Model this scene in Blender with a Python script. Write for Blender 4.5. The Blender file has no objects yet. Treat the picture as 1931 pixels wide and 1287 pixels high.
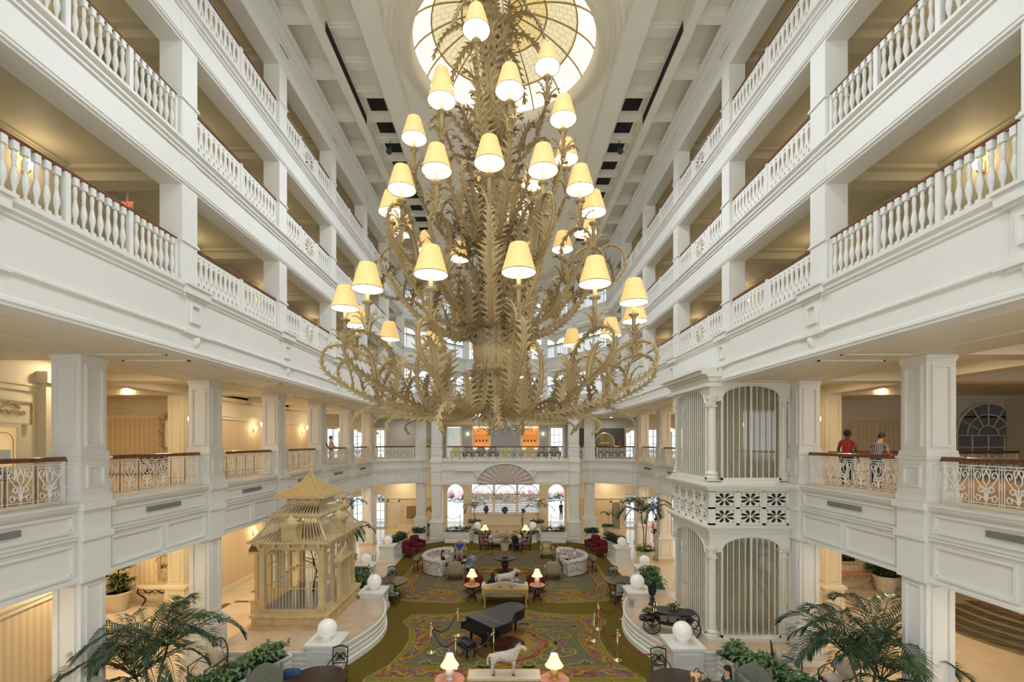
import bpy, math, random
from math import sin, cos, pi, radians, sqrt, atan2
from mathutils import Vector, Matrix

SC = bpy.context.scene
COL = SC.collection
random.seed(7)

# ---------------------------------------------------------------- camera, world, exposure
cam_d = bpy.data.cameras.new('camera')
cam_d.sensor_width = 36.0
cam_d.lens = 16.0
cam_d.shift_x = 11.5 / 1931
cam_d.shift_y = 189.5 / 1931
cam_d.clip_end = 300
cam = bpy.data.objects.new('camera', cam_d)
cam.location = (0.05, 0.0, 7.3)
cam.rotation_euler = (pi / 2, 0, 0)
COL.objects.link(cam)
SC.camera = cam

W = bpy.data.worlds.new('sky')
SC.world = W
W.use_nodes = True
wn = W.node_tree.nodes['Background']
wn.inputs['Color'].default_value = (0.86, 0.93, 1.0, 1)
wn.inputs['Strength'].default_value = 1.75

SC.view_settings.view_transform = 'Standard'
SC.view_settings.look = 'None'
SC.view_settings.gamma = 1.0
SC.view_settings.exposure = 0.08
SC.view_settings.use_curve_mapping = False

# sunlight on the garden outside the far windows
sl_ = bpy.data.lights.new('sun', 'SUN'); sl_.energy = 3.5; sl_.angle = .01; sl_.color = (1, .95, .86)
so_ = bpy.data.objects.new('sun', sl_); so_.rotation_euler = (radians(-22), radians(18), 0); COL.objects.link(so_)

def area_light(name, loc, size, power, col, rot=(0, 0, 0), shape='RECTANGLE', size_y=None):
    l = bpy.data.lights.new(name, 'AREA')
    l.energy = power
    l.color = col
    l.shape = shape
    l.size = size
    if size_y:
        l.size_y = size_y
    o = bpy.data.objects.new(name, l)
    o.location = loc
    o.rotation_euler = rot
    COL.objects.link(o)
    return o

def point_light(name, loc, power, col, r=0.15, parent=None):
    l = bpy.data.lights.new(name, 'POINT')
    l.energy = power
    l.color = col
    l.shadow_soft_size = r
    o = bpy.data.objects.new(name, l)
    o.location = loc
    o.parent = parent
    COL.objects.link(o)
    return o

WARM = (1.0, 0.72, 0.40)
WARM2 = (1.0, 0.80, 0.52)
COOL = (0.80, 0.90, 1.0)

# daylight falling through the three ceiling domes
area_light('dome_daylight', (0, 15.5, 20.25), 5.6, 850, COOL, shape='DISK')
area_light('dome_daylight_far', (0, 25.8, 20.25), 3.0, 380, COOL, shape='DISK')
area_light('dome_daylight_near', (0, 5.2, 20.25), 3.0, 380, COOL, shape='DISK')

# ---------------------------------------------------------------- materials
MATS = {}
def mat(name, col, rough=0.6, metal=0.0, var=0.06, scale=3.0, col2=None, bump=0.0, bscale=60, spec=0.5,
        emit=None, estr=0.0, coord='Object'):
    if name in MATS:
        return MATS[name]
    m = bpy.data.materials.new(name)
    m.use_nodes = True
    nt = m.node_tree
    b = nt.nodes['Principled BSDF']
    tc = nt.nodes.new('ShaderNodeTexCoord')
    nz = nt.nodes.new('ShaderNodeTexNoise')
    nz.inputs['Scale'].default_value = scale
    nz.inputs['Detail'].default_value = 4
    nt.links.new(tc.outputs[coord], nz.inputs['Vector'])
    rp = nt.nodes.new('ShaderNodeValToRGB')
    c2 = col2 if col2 else tuple(max(0, c * (1 - 2 * var)) for c in col)
    c1 = col if col2 else tuple(min(1, c * (1 + var)) for c in col)
    rp.color_ramp.elements[0].color = (*c2, 1)
    rp.color_ramp.elements[1].color = (*c1, 1)
    rp.color_ramp.elements[0].position = 0.32
    rp.color_ramp.elements[1].position = 0.68
    nt.links.new(nz.outputs['Fac'], rp.inputs['Fac'])
    nt.links.new(rp.outputs['Color'], b.inputs['Base Color'])
    b.inputs['Roughness'].default_value = rough
    b.inputs['Metallic'].default_value = metal
    b.inputs['Specular IOR Level'].default_value = spec
    if bump > 0:
        n2 = nt.nodes.new('ShaderNodeTexNoise')
        n2.inputs['Scale'].default_value = bscale
        nt.links.new(tc.outputs[coord], n2.inputs['Vector'])
        bp = nt.nodes.new('ShaderNodeBump')
        bp.inputs['Strength'].default_value = bump
        bp.inputs['Distance'].default_value = 0.01
        nt.links.new(n2.outputs['Fac'], bp.inputs['Height'])
        nt.links.new(bp.outputs['Normal'], b.inputs['Normal'])
    if emit:
        b.inputs['Emission Color'].default_value = (*emit, 1)
        b.inputs['Emission Strength'].default_value = estr
    MATS[name] = m
    return m

def stripe_mat(name, c1, c2, period, axis=0, rough=0.7, thin=0.5):
    """vertical wallpaper stripes along world x (axis 0) or y (axis 1), or x+y (axis 2)"""
    m = bpy.data.materials.new(name)
    m.use_nodes = True
    nt = m.node_tree
    b = nt.nodes['Principled BSDF']
    tc = nt.nodes.new('ShaderNodeTexCoord')
    sp = nt.nodes.new('ShaderNodeSeparateXYZ')
    nt.links.new(tc.outputs['Object'], sp.inputs[0])
    add = nt.nodes.new('ShaderNodeMath'); add.operation = 'ADD'
    nt.links.new(sp.outputs[0], add.inputs[0]); nt.links.new(sp.outputs[1], add.inputs[1])
    md = nt.nodes.new('ShaderNodeMath'); md.operation = 'PINGPONG'
    md.inputs[1].default_value = period / 2
    nt.links.new([sp.outputs[0], sp.outputs[1], add.outputs[0]][axis], md.inputs[0])
    gt = nt.nodes.new('ShaderNodeMath'); gt.operation = 'GREATER_THAN'
    gt.inputs[1].default_value = period / 2 * thin
    nt.links.new(md.outputs[0], gt.inputs[0])
    mx = nt.nodes.new('ShaderNodeMix'); mx.data_type = 'RGBA'
    mx.inputs['A'].default_value = (*c1, 1); mx.inputs['B'].default_value = (*c2, 1)
    nt.links.new(gt.outputs[0], mx.inputs['Factor'])
    nt.links.new(mx.outputs['Result'], b.inputs['Base Color'])
    b.inputs['Roughness'].default_value = rough
    MATS[name] = m
    return m

def glass_mat(name, tint=(0.9, 0.95, 1.0), gloss=0.06):
    m = bpy.data.materials.new(name)
    m.use_nodes = True
    nt = m.node_tree
    for n in list(nt.nodes):
        if n.type != 'OUTPUT_MATERIAL':
            nt.nodes.remove(n)
    out = [n for n in nt.nodes if n.type == 'OUTPUT_MATERIAL'][0]
    t = nt.nodes.new('ShaderNodeBsdfTransparent'); t.inputs[0].default_value = (*tint, 1)
    g = nt.nodes.new('ShaderNodeBsdfGlossy'); g.inputs['Roughness'].default_value = 0.05
    mx = nt.nodes.new('ShaderNodeMixShader'); mx.inputs[0].default_value = gloss
    nt.links.new(t.outputs[0], mx.inputs[1]); nt.links.new(g.outputs[0], mx.inputs[2])
    nt.links.new(mx.outputs[0], out.inputs[0])
    MATS[name] = m
    return m

def lamp_mat(name, base, emit, estr, rough=0.7):
    return mat(name, base, rough=rough, var=0.03, scale=8, emit=emit, estr=estr)

WHITE = mat('white_paint', (0.80, 0.78, 0.72), rough=0.45, var=0.012, scale=0.6)
CREAM = mat('cream_paint', (0.80, 0.72, 0.55), rough=0.5, var=0.015, scale=0.6)
CEILP = mat('ceiling_paint', (0.86, 0.81, 0.69), rough=0.6, var=0.015, scale=0.5)
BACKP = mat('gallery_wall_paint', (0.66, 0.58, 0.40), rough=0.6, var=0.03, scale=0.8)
MARBLE = mat('marble_floor', (0.74, 0.62, 0.46), rough=0.16, scale=1.6, col2=(0.66, 0.52, 0.37))
MARBLE_W = mat('marble_trim', (0.72, 0.60, 0.48), rough=0.3, scale=4, col2=(0.62, 0.48, 0.36))
WOODRAIL = mat('rail_wood', (0.22, 0.085, 0.035), rough=0.25, scale=6, col2=(0.12, 0.045, 0.02))
DARKWOOD = mat('dark_wood', (0.055, 0.035, 0.025), rough=0.3, scale=8, col2=(0.03, 0.018, 0.012))
BLACK = mat('black_lacquer', (0.012, 0.012, 0.014), rough=0.22, var=0.1)
BLACKIRON = mat('black_iron', (0.02, 0.02, 0.02), rough=0.45, var=0.1)
GOLD = mat('gilt_wood', (0.55, 0.36, 0.10), rough=0.4, scale=20, col2=(0.36, 0.21, 0.05))
BRASS = mat('brass', (0.75, 0.58, 0.30), rough=0.22, metal=0.9, var=0.03)
CAGEY = mat('cage_paint', (0.66,0.50,0.26), rough=0.5, scale=4, col2=(0.56,0.41,0.20))
GREY = mat('vent_grey', (0.22, 0.21, 0.19), rough=0.6)
HOLE = mat('black_void', (0.01, 0.01, 0.01), rough=0.9)
GLASS = glass_mat('window_glass')

# ---------------------------------------------------------------- mesh builder
class MB:
    def __init__(s):
        s.v = []; s.f = []
    def add(s, verts, faces):
        o = len(s.v)
        s.v += [tuple(p) for p in verts]
        s.f += [tuple(i + o for i in f) for f in faces]
        return s
    def box(s, x0, y0, z0, x1, y1, z1):
        if x0 > x1: x0, x1 = x1, x0
        if y0 > y1: y0, y1 = y1, y0
        if z0 > z1: z0, z1 = z1, z0
        return s.add([(x0,y0,z0),(x1,y0,z0),(x1,y1,z0),(x0,y1,z0),(x0,y0,z1),(x1,y0,z1),(x1,y1,z1),(x0,y1,z1)],
                     [(0,3,2,1),(4,5,6,7),(0,1,5,4),(1,2,6,5),(2,3,7,6),(3,0,4,7)])
    def cbox(s, cx, cy, z0, wx, wy, h, rot=0, taper=1.0):
        pts = []
        for k, z in ((1, z0), (taper, z0 + h)):
            for sx, sy in ((-1,-1),(1,-1),(1,1),(-1,1)):
                a, b = sx*wx/2*k, sy*wy/2*k
                pts.append((cx + a*cos(rot) - b*sin(rot), cy + a*sin(rot) + b*cos(rot), z))
        return s.add(pts, [(0,3,2,1),(4,5,6,7),(0,1,5,4),(1,2,6,5),(2,3,7,6),(3,0,4,7)])
    def prism(s, poly, z0, z1):
        n = len(poly)
        return s.add([(x,y,z0) for x,y in poly] + [(x,y,z1) for x,y in poly],
                     [tuple(range(n))[::-1], tuple(range(n, 2*n))] + [(i,(i+1)%n,n+(i+1)%n,n+i) for i in range(n)])
    def plate(s, poly, org, u, v, w):
        """2d polygon (a,b) at org + a*u + b*v, extruded by vector w"""
        org, u, v, w = Vector(org), Vector(u), Vector(v), Vector(w)
        n = len(poly)
        a = [org + u*p + v*q for p, q in poly]
        return s.add(a + [p + w for p in a],
                     [tuple(range(n))[::-1], tuple(range(n, 2*n))] + [(i,(i+1)%n,n+(i+1)%n,n+i) for i in range(n)])
    def tube(s, pts, r, n=6, closed=False, caps=True):
        pts = [Vector(p) for p in pts]
        m = len(pts)
        rs = r if isinstance(r, (list, tuple)) else [r]*m
        up = None; rings = []
        for i in range(m):
            if closed:
                t = pts[(i+1) % m] - pts[i-1]
            else:
                t = pts[min(i+1, m-1)] - pts[max(i-1, 0)]
            if t.length < 1e-9: t = Vector((0,0,1))
            t.normalize()
            if up is None:
                up = Vector((0,0,1)) if abs(t.z) < 0.9 else Vector((1,0,0))
            a = up - t*up.dot(t)
            if a.length < 1e-6: a = t.orthogonal()
            a.normalize(); up = a
            b = t.cross(a)
            rings.append([pts[i] + (a*cos(2*pi*k/n) + b*sin(2*pi*k/n))*rs[i] for k in range(n)])
        fs = []
        R = m if closed else m-1
        for i in range(R):
            j = (i+1) % m
            for k in range(n):
                fs.append((i*n+k, i*n+(k+1)%n, j*n+(k+1)%n, j*n+k))
        if caps and not closed:
            fs.append(tuple(range(n))[::-1]); fs.append(tuple((m-1)*n+k for k in range(n)))
        return s.add([p for rg in rings for p in rg], fs)
    def lathe(s, prof, n=16, c=(0,0,0), sx=1.0, sy=1.0, a0=0.0, cap=True):
        m = len(prof)
        vs = [(c[0]+r*sx*cos(a0+2*pi*k/n), c[1]+r*sy*sin(a0+2*pi*k/n), c[2]+z) for r,z in prof for k in range(n)]
        fs = [(i*n+k, i*n+(k+1)%n, (i+1)*n+(k+1)%n, (i+1)*n+k) for i in range(m-1) for k in range(n)]
        if cap:
            if prof[0][0] > 1e-4: fs.append(tuple(range(n))[::-1])
            if prof[-1][0] > 1e-4: fs.append(tuple((m-1)*n+k for k in range(n)))
        return s.add(vs, fs)
    def sphere(s, c, r, n=16, m=10, sx=1, sy=1, sz=1):
        prof = [(max(1e-5, r*sin(pi*i/m)), -r*cos(pi*i/m)*sz) for i in range(m+1)]
        return s.lathe(prof, n, c, sx, sy)
    def grid(s, fn, nu, nv, closed_u=False):
        vs = [fn(i/(nu if closed_u else nu-1), j/(nv-1)) for j in range(nv) for i in range(nu)]
        fs = []
        for j in range(nv-1):
            for i in range(nu if closed_u else nu-1):
                k = (i+1) % nu
                fs.append((j*nu+i, j*nu+k, (j+1)*nu+k, (j+1)*nu+i))
        return s.add(vs, fs)
    def xf(s, M, start=0):
        for i in range(start, len(s.v)):
            s.v[i] = tuple(M @ Vector(s.v[i]))
        return s
    def mesh(s, name, material, smooth=False):
        me = bpy.data.meshes.new(name)
        me.from_pydata(s.v, [], s.f)
        if smooth:
            me.polygons.foreach_set('use_smooth', [True]*len(me.polygons))
        if material: me.materials.append(material)
        me.update()
        return me
    def build(s, name, material, parent=None, smooth=False, loc=None, rz=0.0):
        return put(name, s.mesh(name, material, smooth), parent, loc, rz)

def put(name, me, parent=None, loc=None, rz=0.0):
    o = bpy.data.objects.new(name, me)
    COL.objects.link(o)
    if parent: o.parent = parent
    if loc: o.location = loc
    if rz: o.rotation_euler = (0, 0, rz)
    return o

def tag(o, label, cat, group=None, kind=None):
    if label: o['label'] = label
    if cat: o['category'] = cat
    if group: o['group'] = group
    if kind: o['kind'] = kind
    return o

def struct(o, label=None):
    o['kind'] = 'structure'
    if label: o['label'] = label
    return o

def thing(name, label, cat, loc=(0,0,0), rz=0.0, group=None):
    o = bpy.data.objects.new(name, None)
    o.empty_display_size = 0.2
    COL.objects.link(o)
    o.location = loc
    o.rotation_euler = (0, 0, rz)
    return tag(o, label, cat, group)

def dup(root, loc, rz=0.0, label=None, group=None, scale=None):
    r = root.copy(); COL.objects.link(r)
    r.location = loc; r.rotation_euler = (0, 0, rz)
    if scale: r.scale = scale if not isinstance(scale, (int, float)) else (scale,)*3
    if label: r['label'] = label
    if group: r['group'] = group
    for ch in list(root.children):
        c = ch.copy(); COL.objects.link(c); c.parent = r
        for g in ch.children:
            d = g.copy(); COL.objects.link(d); d.parent = c
    return r

def offset_path(path, d):
    """offset to the left of travel (away from the hall), mitred"""
    out = []
    n = len(path)
    for i in range(n):
        p = Vector(path[i])
        ns = []
        if i > 0:
            t = (p - Vector(path[i-1])).normalized(); ns.append(Vector((-t.y, t.x)))
        if i < n-1:
            t = (Vector(path[i+1]) - p).normalized(); ns.append(Vector((-t.y, t.x)))
        if len(ns) == 1:
            q = p + ns[0]*d
        else:
            b = (ns[0] + ns[1]).normalized()
            q = p + b*(d / max(0.2, b.dot(ns[0])))
        out.append((q.x, q.y))
    return out

def sweep_seg(mb, path, i, prof):
    ends = [(offset_path(path, d)[i], offset_path(path, d)[i+1], z) for d, z in prof]
    vs = []
    for a, b, z in ends:
        vs += [(a[0], a[1], z), (b[0], b[1], z)]
    fs = [(2*k, 2*k+1, 2*k+3, 2*k+2) for k in range(len(prof)-1)]
    return mb.add(vs, fs)

def fill2d(name, outer, holes, thick, material):
    """flat plate with cut-outs in local XZ plane, thickness along Y (via a filled 2D curve)"""
    cu = bpy.data.curves.new(name, 'CURVE')
    cu.dimensions = '2D'; cu.fill_mode = 'BOTH'; cu.extrude = thick/2
    for loop in [outer] + holes:
        sp = cu.splines.new('POLY')
        sp.points.add(len(loop)-1)
        for p, q in zip(sp.points, loop):
            p.co = (q[0], q[1], 0, 1)
        sp.use_cyclic_u = True
    o = bpy.data.objects.new(name, cu)
    COL.objects.link(o)
    dg = bpy.context.evaluated_depsgraph_get()
    me = bpy.data.meshes.new_from_object(o.evaluated_get(dg))
    bpy.data.objects.remove(o); bpy.data.curves.remove(cu)
    me.transform(Matrix.Rotation(pi/2, 4, 'X'))
    me.name = name
    me.materials.clear(); me.materials.append(material)
    return me

def circ(cx, cy, r, n=10, sx=1, sy=1):
    return [(cx + r*sx*cos(2*pi*k/n), cy + r*sy*sin(2*pi*k/n)) for k in range(n)]

def text_mesh(name, body, size, material, extrude=0.004):
    cu = bpy.data.curves.new(name, 'FONT')
    cu.body = body; cu.size = size; cu.extrude = extrude
    cu.align_x = 'CENTER'; cu.align_y = 'CENTER'
    o = bpy.data.objects.new(name, cu); COL.objects.link(o)
    dg = bpy.context.evaluated_depsgraph_get()
    me = bpy.data.meshes.new_from_object(o.evaluated_get(dg))
    bpy.data.objects.remove(o); bpy.data.curves.remove(cu)
    me.transform(Matrix.Rotation(pi/2, 4, 'X'))
    me.materials.clear(); me.materials.append(material)
    return me

def spline(pts, n=8):
    """Catmull-Rom through pts"""
    P = [Vector(p) for p in pts]
    P = [P[0]*2 - P[1]] + P + [P[-1]*2 - P[-2]]
    out = []
    for i in range(1, len(P)-2):
        for k in range(n):
            t = k/n
            a, b, c, d = P[i-1], P[i], P[i+1], P[i+2]
            out.append(0.5*((2*b) + (c-a)*t + (2*a-5*b+4*c-d)*t*t + (3*b-a-3*c+d)*t**3))
    out.append(P[-2])
    return out

ORD = ['first', 'second', 'third', 'fourth', 'fifth', 'sixth', 'seventh', 'eighth', 'ninth', 'tenth']
# ================================================================ THE HALL
W3, W2 = 7.25, 9.45
YN = {n: 10.5 + 4.4*n for n in range(-3, 6)}
P3 = [(-W3, -5.0), (-W3, 32.5), (-3.2, 37.5), (3.2, 37.5), (W3, 32.5), (W3, -5.0)]
P2 = [(-W2, -5.0), (-W2, 32.3), (-6.4, 34.7), (-4.66, 33.2), (4.66, 33.2), (6.4, 34.7), (W2, 32.3), (W2, -5.0)]
ZB = [10.84, 14.07, 17.30]
ZR = [11.90, 15.12, 18.36]
ZT = [13.10, 16.33, 19.47]
FLOORS = ['third', 'fourth', 'fifth']
SIDE3 = ['left', 'chamfer_left', 'back', 'chamfer_right', 'right']
SIDE2 = ['left', 'chamfer_left', 'return_left', 'back', 'return_right', 'chamfer_right', 'right']

def seg_frame(path, i):
    a, b = Vector(path[i]), Vector(path[i+1])
    L = (b-a).length
    t = (b-a)/L
    return a, t, Vector((-t.y, t.x)), L

def seg_pt(path, i, s, d):
    a, t, n, L = seg_frame(path, i)
    p = a + t*s + n*d
    return p.x, p.y

def seg_box(mb, path, i, s0, s1, d0, d1, z0, z1):
    q = [seg_pt(path, i, s, d) for s, d in ((s0,d0),(s1,d0),(s1,d1),(s0,d1))]
    return mb.prism(q, z0, z1)

def seg_panel(mb, path, i, s0, s1, z0, z1, d=0.0, bw=0.055, t=0.05):
    """raised picture-frame moulding on the face of a path segment"""
    for a0, a1, b0, b1 in ((s0,s1,z0,z0+bw),(s0,s1,z1-bw,z1),(s0,s0+bw,z0+bw,z1-bw),(s1-bw,s1,z0+bw,z1-bw)):
        seg_box(mb, path, i, a0, a1, d-t, d+0.01, b0, b1)
    i2 = bw*1.0
    for a0, a1, b0, b1 in ((s0+i2,s1-i2,z0+i2,z0+i2+.02),(s0+i2,s1-i2,z1-i2-.02,z1-i2),(s0+i2,s0+i2+.02,z0+i2,z1-i2),(s1-i2-.02,s1-i2,z0+i2,z1-i2)):
        seg_box(mb, path, i, a0, a1, d-t*.5, d+0.01, b0, b1)

def seg_s(path, i, Y):
    """distance along a straight side segment for a world Y"""
    a, t, n, L = seg_frame(path, i)
    return (Y - a.y)/t.y

def frame_face(mb, c, ux, w, z0, z1, off, bw=0.035, t=0.02):
    t *= 1.7; bw *= 1.15
    """moulding frame on one vertical face: c centre xy, ux unit along face, outward normal = off dir"""
    ux = Vector((ux[0], ux[1], 0)); nr = Vector((off[0], off[1], 0)); o = Vector((c[0], c[1], 0))
    def bx(a0, a1, b0, b1):
        poly = [(a0,b0),(a1,b0),(a1,b1),(a0,b1)]
        mb.plate(poly, o, ux, (0,0,1), nr*t)
    bx(-w/2, w/2, z0, z0+bw); bx(-w/2, w/2, z1-bw, z1)
    bx(-w/2, -w/2+bw, z0+bw, z1-bw); bx(w/2-bw, w/2, z0+bw, z1-bw)

def frames4(mb, half, w, z0, z1, bw=0.035, t=0.02, cx=0, cy=0):
    for dx, dy in ((1,0),(-1,0),(0,1),(0,-1)):
        frame_face(mb, (cx+dx*half, cy+dy*half), (-dy, dx), w, z0, z1, (dx, dy), bw, t)

# ---------------------------------------------------------------- ground floor and slabs
struct(MB().box(-26, -6, -0.3, 26, 40.2, 0).build('floor', MARBLE), 'polished beige marble floor')
struct(MB().box(-40, 40.2, -0.4, 40, 90, -0.05).build('floor_terrace', mat('terrace_stone', (0.62,0.66,0.72), rough=0.5)), 'pale terrace paving outside')

# second-floor gallery slab
GCARP = mat('gallery_carpet', (0.42,0.30,0.17), rough=0.95, scale=14, col2=(0.30,0.20,0.12))
for s, nm in ((-1,'left'),(1,'right')):
    struct(MB().box(s*(W2+.12), -5, 4.42, s*26, 32.3, 5.84).build('floor_gallery_'+nm, CREAM))
    struct(MB().box(s*(W2+.7), -5, 5.845, s*26, 32.3, 5.86).build('floor_gallery_carpet_'+nm, GCARP))
_q = offset_path(P2, .12)
mb = MB().prism([(-26,32.3),(_q[1][0],32.3)] + _q[1:7] + [(_q[6][0],32.3),(26,32.3),(26,44),(-26,44)], 4.42, 5.84)
struct(mb.build('floor_gallery_back', CREAM))

# second-floor fascia along the octagonal plan
PROF2 = [(0.9,4.155),(0.0,4.155),(0.0,4.23),(0.045,4.25),(0.045,5.06),(0.02,5.08),(-0.03,5.12),(-0.03,5.17),(-0.06,5.20),(-0.06,5.23),(0.03,5.24),
         (0.045,5.26),(0.045,5.72),(0.0,5.74),(-0.05,5.80),(-0.05,5.84),(-0.09,5.86),(-0.09,5.92),(0.75,5.92)]
for i, nm in enumerate(SIDE2):
    mb = MB(); sweep_seg(mb, P2, i, PROF2)
    struct(mb.build('trim_%d' % (i+1), WHITE), 'moulded white second-floor fascia, %s' % nm.replace('_', ' '))
def fascia_panels(i, s0, s1, vent, ntrim):
    mb = MB()
    seg_panel(mb, P2, i, s0+.12, s1-.12, 5.29, 5.70, .045)
    m = (s0+s1)/2
    if s1 - s0 > 2.6:
        seg_panel(mb, P2, i, s0+.12, m-.08, 4.30, 5.02, .045)
        seg_panel(mb, P2, i, m+.08, s1-.12, 4.30, 5.02, .045)
    else:
        seg_panel(mb, P2, i, s0+.12, s1-.12, 4.30, 5.02, .045)
    struct(mb.build('trim_%d' % ntrim, WHITE), None)
    if vent:
        v = MB(); seg_box(v, P2, i, m-.62, m+.62, 0.0, .06, 5.43, 5.56)
        o = v.build('air_vent', GREY)
        bars = MB()
        for k in range(4):
            seg_box(bars, P2, i, m-.60, m+.60, -.008, .0, 5.445+k*.03, 5.455+k*.03)
        bars.build('slat', mat('vent_slat', (0.32,0.31,0.29)), o)
        return o
nt = 20
vent_names = []
for i in (0, 6):
    sd = 'left' if i == 0 else 'right'
    for n in range(-2, 5):
        s0, s1 = seg_s(P2, i, YN[n]+.36), seg_s(P2, i, YN[n+1]-.36)
        if s0 > s1: s0, s1 = seg_s(P2, i, YN[n+1]-.36), seg_s(P2, i, YN[n]+.36)
        v = fascia_panels(i, s0, s1, n >= -1, nt); nt += 1
        if v:
            tag(v, 'grey slotted air vent in the %s white fascia, %s bay from the camera' % (sd, ORD[n+1]), 'air vent', 'air vents in the gallery fascia')
for i in (1, 2, 4, 5):
    L = seg_frame(P2, i)[3]
    fascia_panels(i, .3 if i in (1,) else .15, L-.15 if i != 5 else L-.3, False, nt); nt += 1
# back fascia: panels left and right of the shell arch
L = seg_frame(P2, 3)[3]
mb = MB()
for a, b in ((.35, L/2-2.1), (L/2+2.1, L-.35)):
    seg_panel(mb, P2, 3, a, b, 5.29, 5.70, .045)
    seg_panel(mb, P2, 3, a, b, 4.30, 5.02, .045)
struct(mb.build('trim_%d' % nt, WHITE)); nt += 1

# ---------------------------------------------------------------- upper galleries: slabs, fascias, walls
def ring_slab(name, d0, d1, z0, z1, m):
    a, b = offset_path(P3, d0), offset_path(P3, d1)
    mb = MB()
    for i in range(5):
        mb.prism([a[i], a[i+1], b[i+1], b[i]], z0, z1)
    return struct(mb.build(name, m))
GD = 2.55
GALC = mat('gallery_ceiling_shaded', (0.56,0.50,0.36), rough=.6, var=.02, scale=.6)  # ceiling cream darkened: the dimness of the galleries is put into its colour
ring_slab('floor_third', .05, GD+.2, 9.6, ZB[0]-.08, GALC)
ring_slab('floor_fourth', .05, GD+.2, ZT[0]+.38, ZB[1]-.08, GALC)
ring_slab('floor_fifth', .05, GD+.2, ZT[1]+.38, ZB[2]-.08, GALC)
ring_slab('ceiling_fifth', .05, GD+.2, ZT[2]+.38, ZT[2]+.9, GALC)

def beam_profile(zb, zt):
    return [(0.5,zb),(0.0,zb),(0.0,zb+.05),(-.04,zb+.055),(-.04,zb+.09),(-.015,zb+.095),(-.015,zb+.12),(-.04,zb+.125),(-.04,zb+.145),(0,zb+.15),(0,zt-.28),(-.04,zt-.275),(-.04,zt-.235),
            (-.02,zt-.23),(-.02,zt-.19),(-.075,zt-.18),(-.075,zt-.135),(-.05,zt-.13),(-.05,zt-.09),(-.13,zt-.06),(-.13,zt),(0.5,zt),(0.5,zb)]
P3F = [(0.4,9.6),(0.4,9.24),(-.2,9.24),(-.2,9.29),(-.225,9.30),(-.225,9.33),(-.2,9.34),(-.2,9.37),(-.15,9.40),(-.15,9.70),(-.17,9.72),(-.20,9.75),(-.20,9.79),(-.13,9.82),
       (-.10,9.84),(-.10,10.55),(-.13,10.57),(-.13,10.61),(-.17,10.65),(-.17,10.70),(-.22,10.76),(-.22,10.84),(0.5,10.84)]
PTOP = [(0.5,ZT[2]),(0,ZT[2]),(0,ZT[2]+.04),(-.03,ZT[2]+.05),(-.03,ZT[2]+.1),(0,ZT[2]+.12),(0,ZT[2]+.52),(-.05,ZT[2]+.56),(-.05,ZT[2]+.62),(-.12,ZT[2]+.68),
        (-.12,ZT[2]+.74),(-.24,ZT[2]+.84),(-.28,ZT[2]+.93),(-.28,ZT[2]+1.0),(-.34,ZT[2]+1.04),(-.34,ZT[2]+1.12),(0,ZT[2]+1.5)]
for i, nm in enumerate(SIDE3):
    for f, prof in enumerate((P3F, beam_profile(ZT[0], ZB[1]), beam_profile(ZT[1], ZB[2]), PTOP)):
        mb = MB(); sweep_seg(mb, P3, i, prof)
        lab = ['third-floor', 'fourth-floor', 'fifth-floor', 'ceiling cornice'][f]
        struct(mb.build('trim_%d' % nt, WHITE), 'white moulded %s beam, %s' % (lab, nm.replace('_',' '))); nt += 1

# gallery rear walls on the long sides, with crown moulding and doors in a row
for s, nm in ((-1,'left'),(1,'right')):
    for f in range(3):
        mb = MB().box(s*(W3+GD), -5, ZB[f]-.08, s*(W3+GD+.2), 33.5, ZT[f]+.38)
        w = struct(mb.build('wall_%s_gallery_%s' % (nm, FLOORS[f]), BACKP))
        mb = MB()
        for k, (d, h) in enumerate(((.16,.05),(.11,.05),(.06,.06))):
            z = ZT[f]+.38 - sum((.05,.05,.06)[:k+1])
            mb.box(s*(W3+GD-d), -5, z, s*(W3+GD), 33.5, z+h)
        for n in range(-2, 6):
            mb.box(s*(W3+.5), YN[n]-.22, ZT[f]+.10, s*(W3+GD), YN[n]+.22, ZT[f]+.38)
            for dy in (-.30, .30):
                mb.box(s*(W3+.5), YN[n]+dy-.08, ZT[f]+.30, s*(W3+GD), YN[n]+dy+.08, ZT[f]+.38)
        mb.box(s*(W3+.5), -5, ZT[f]+.28, s*(W3+.62), 33, ZT[f]+.38)
        mb.build('crown_moulding', GALC, w)

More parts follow.
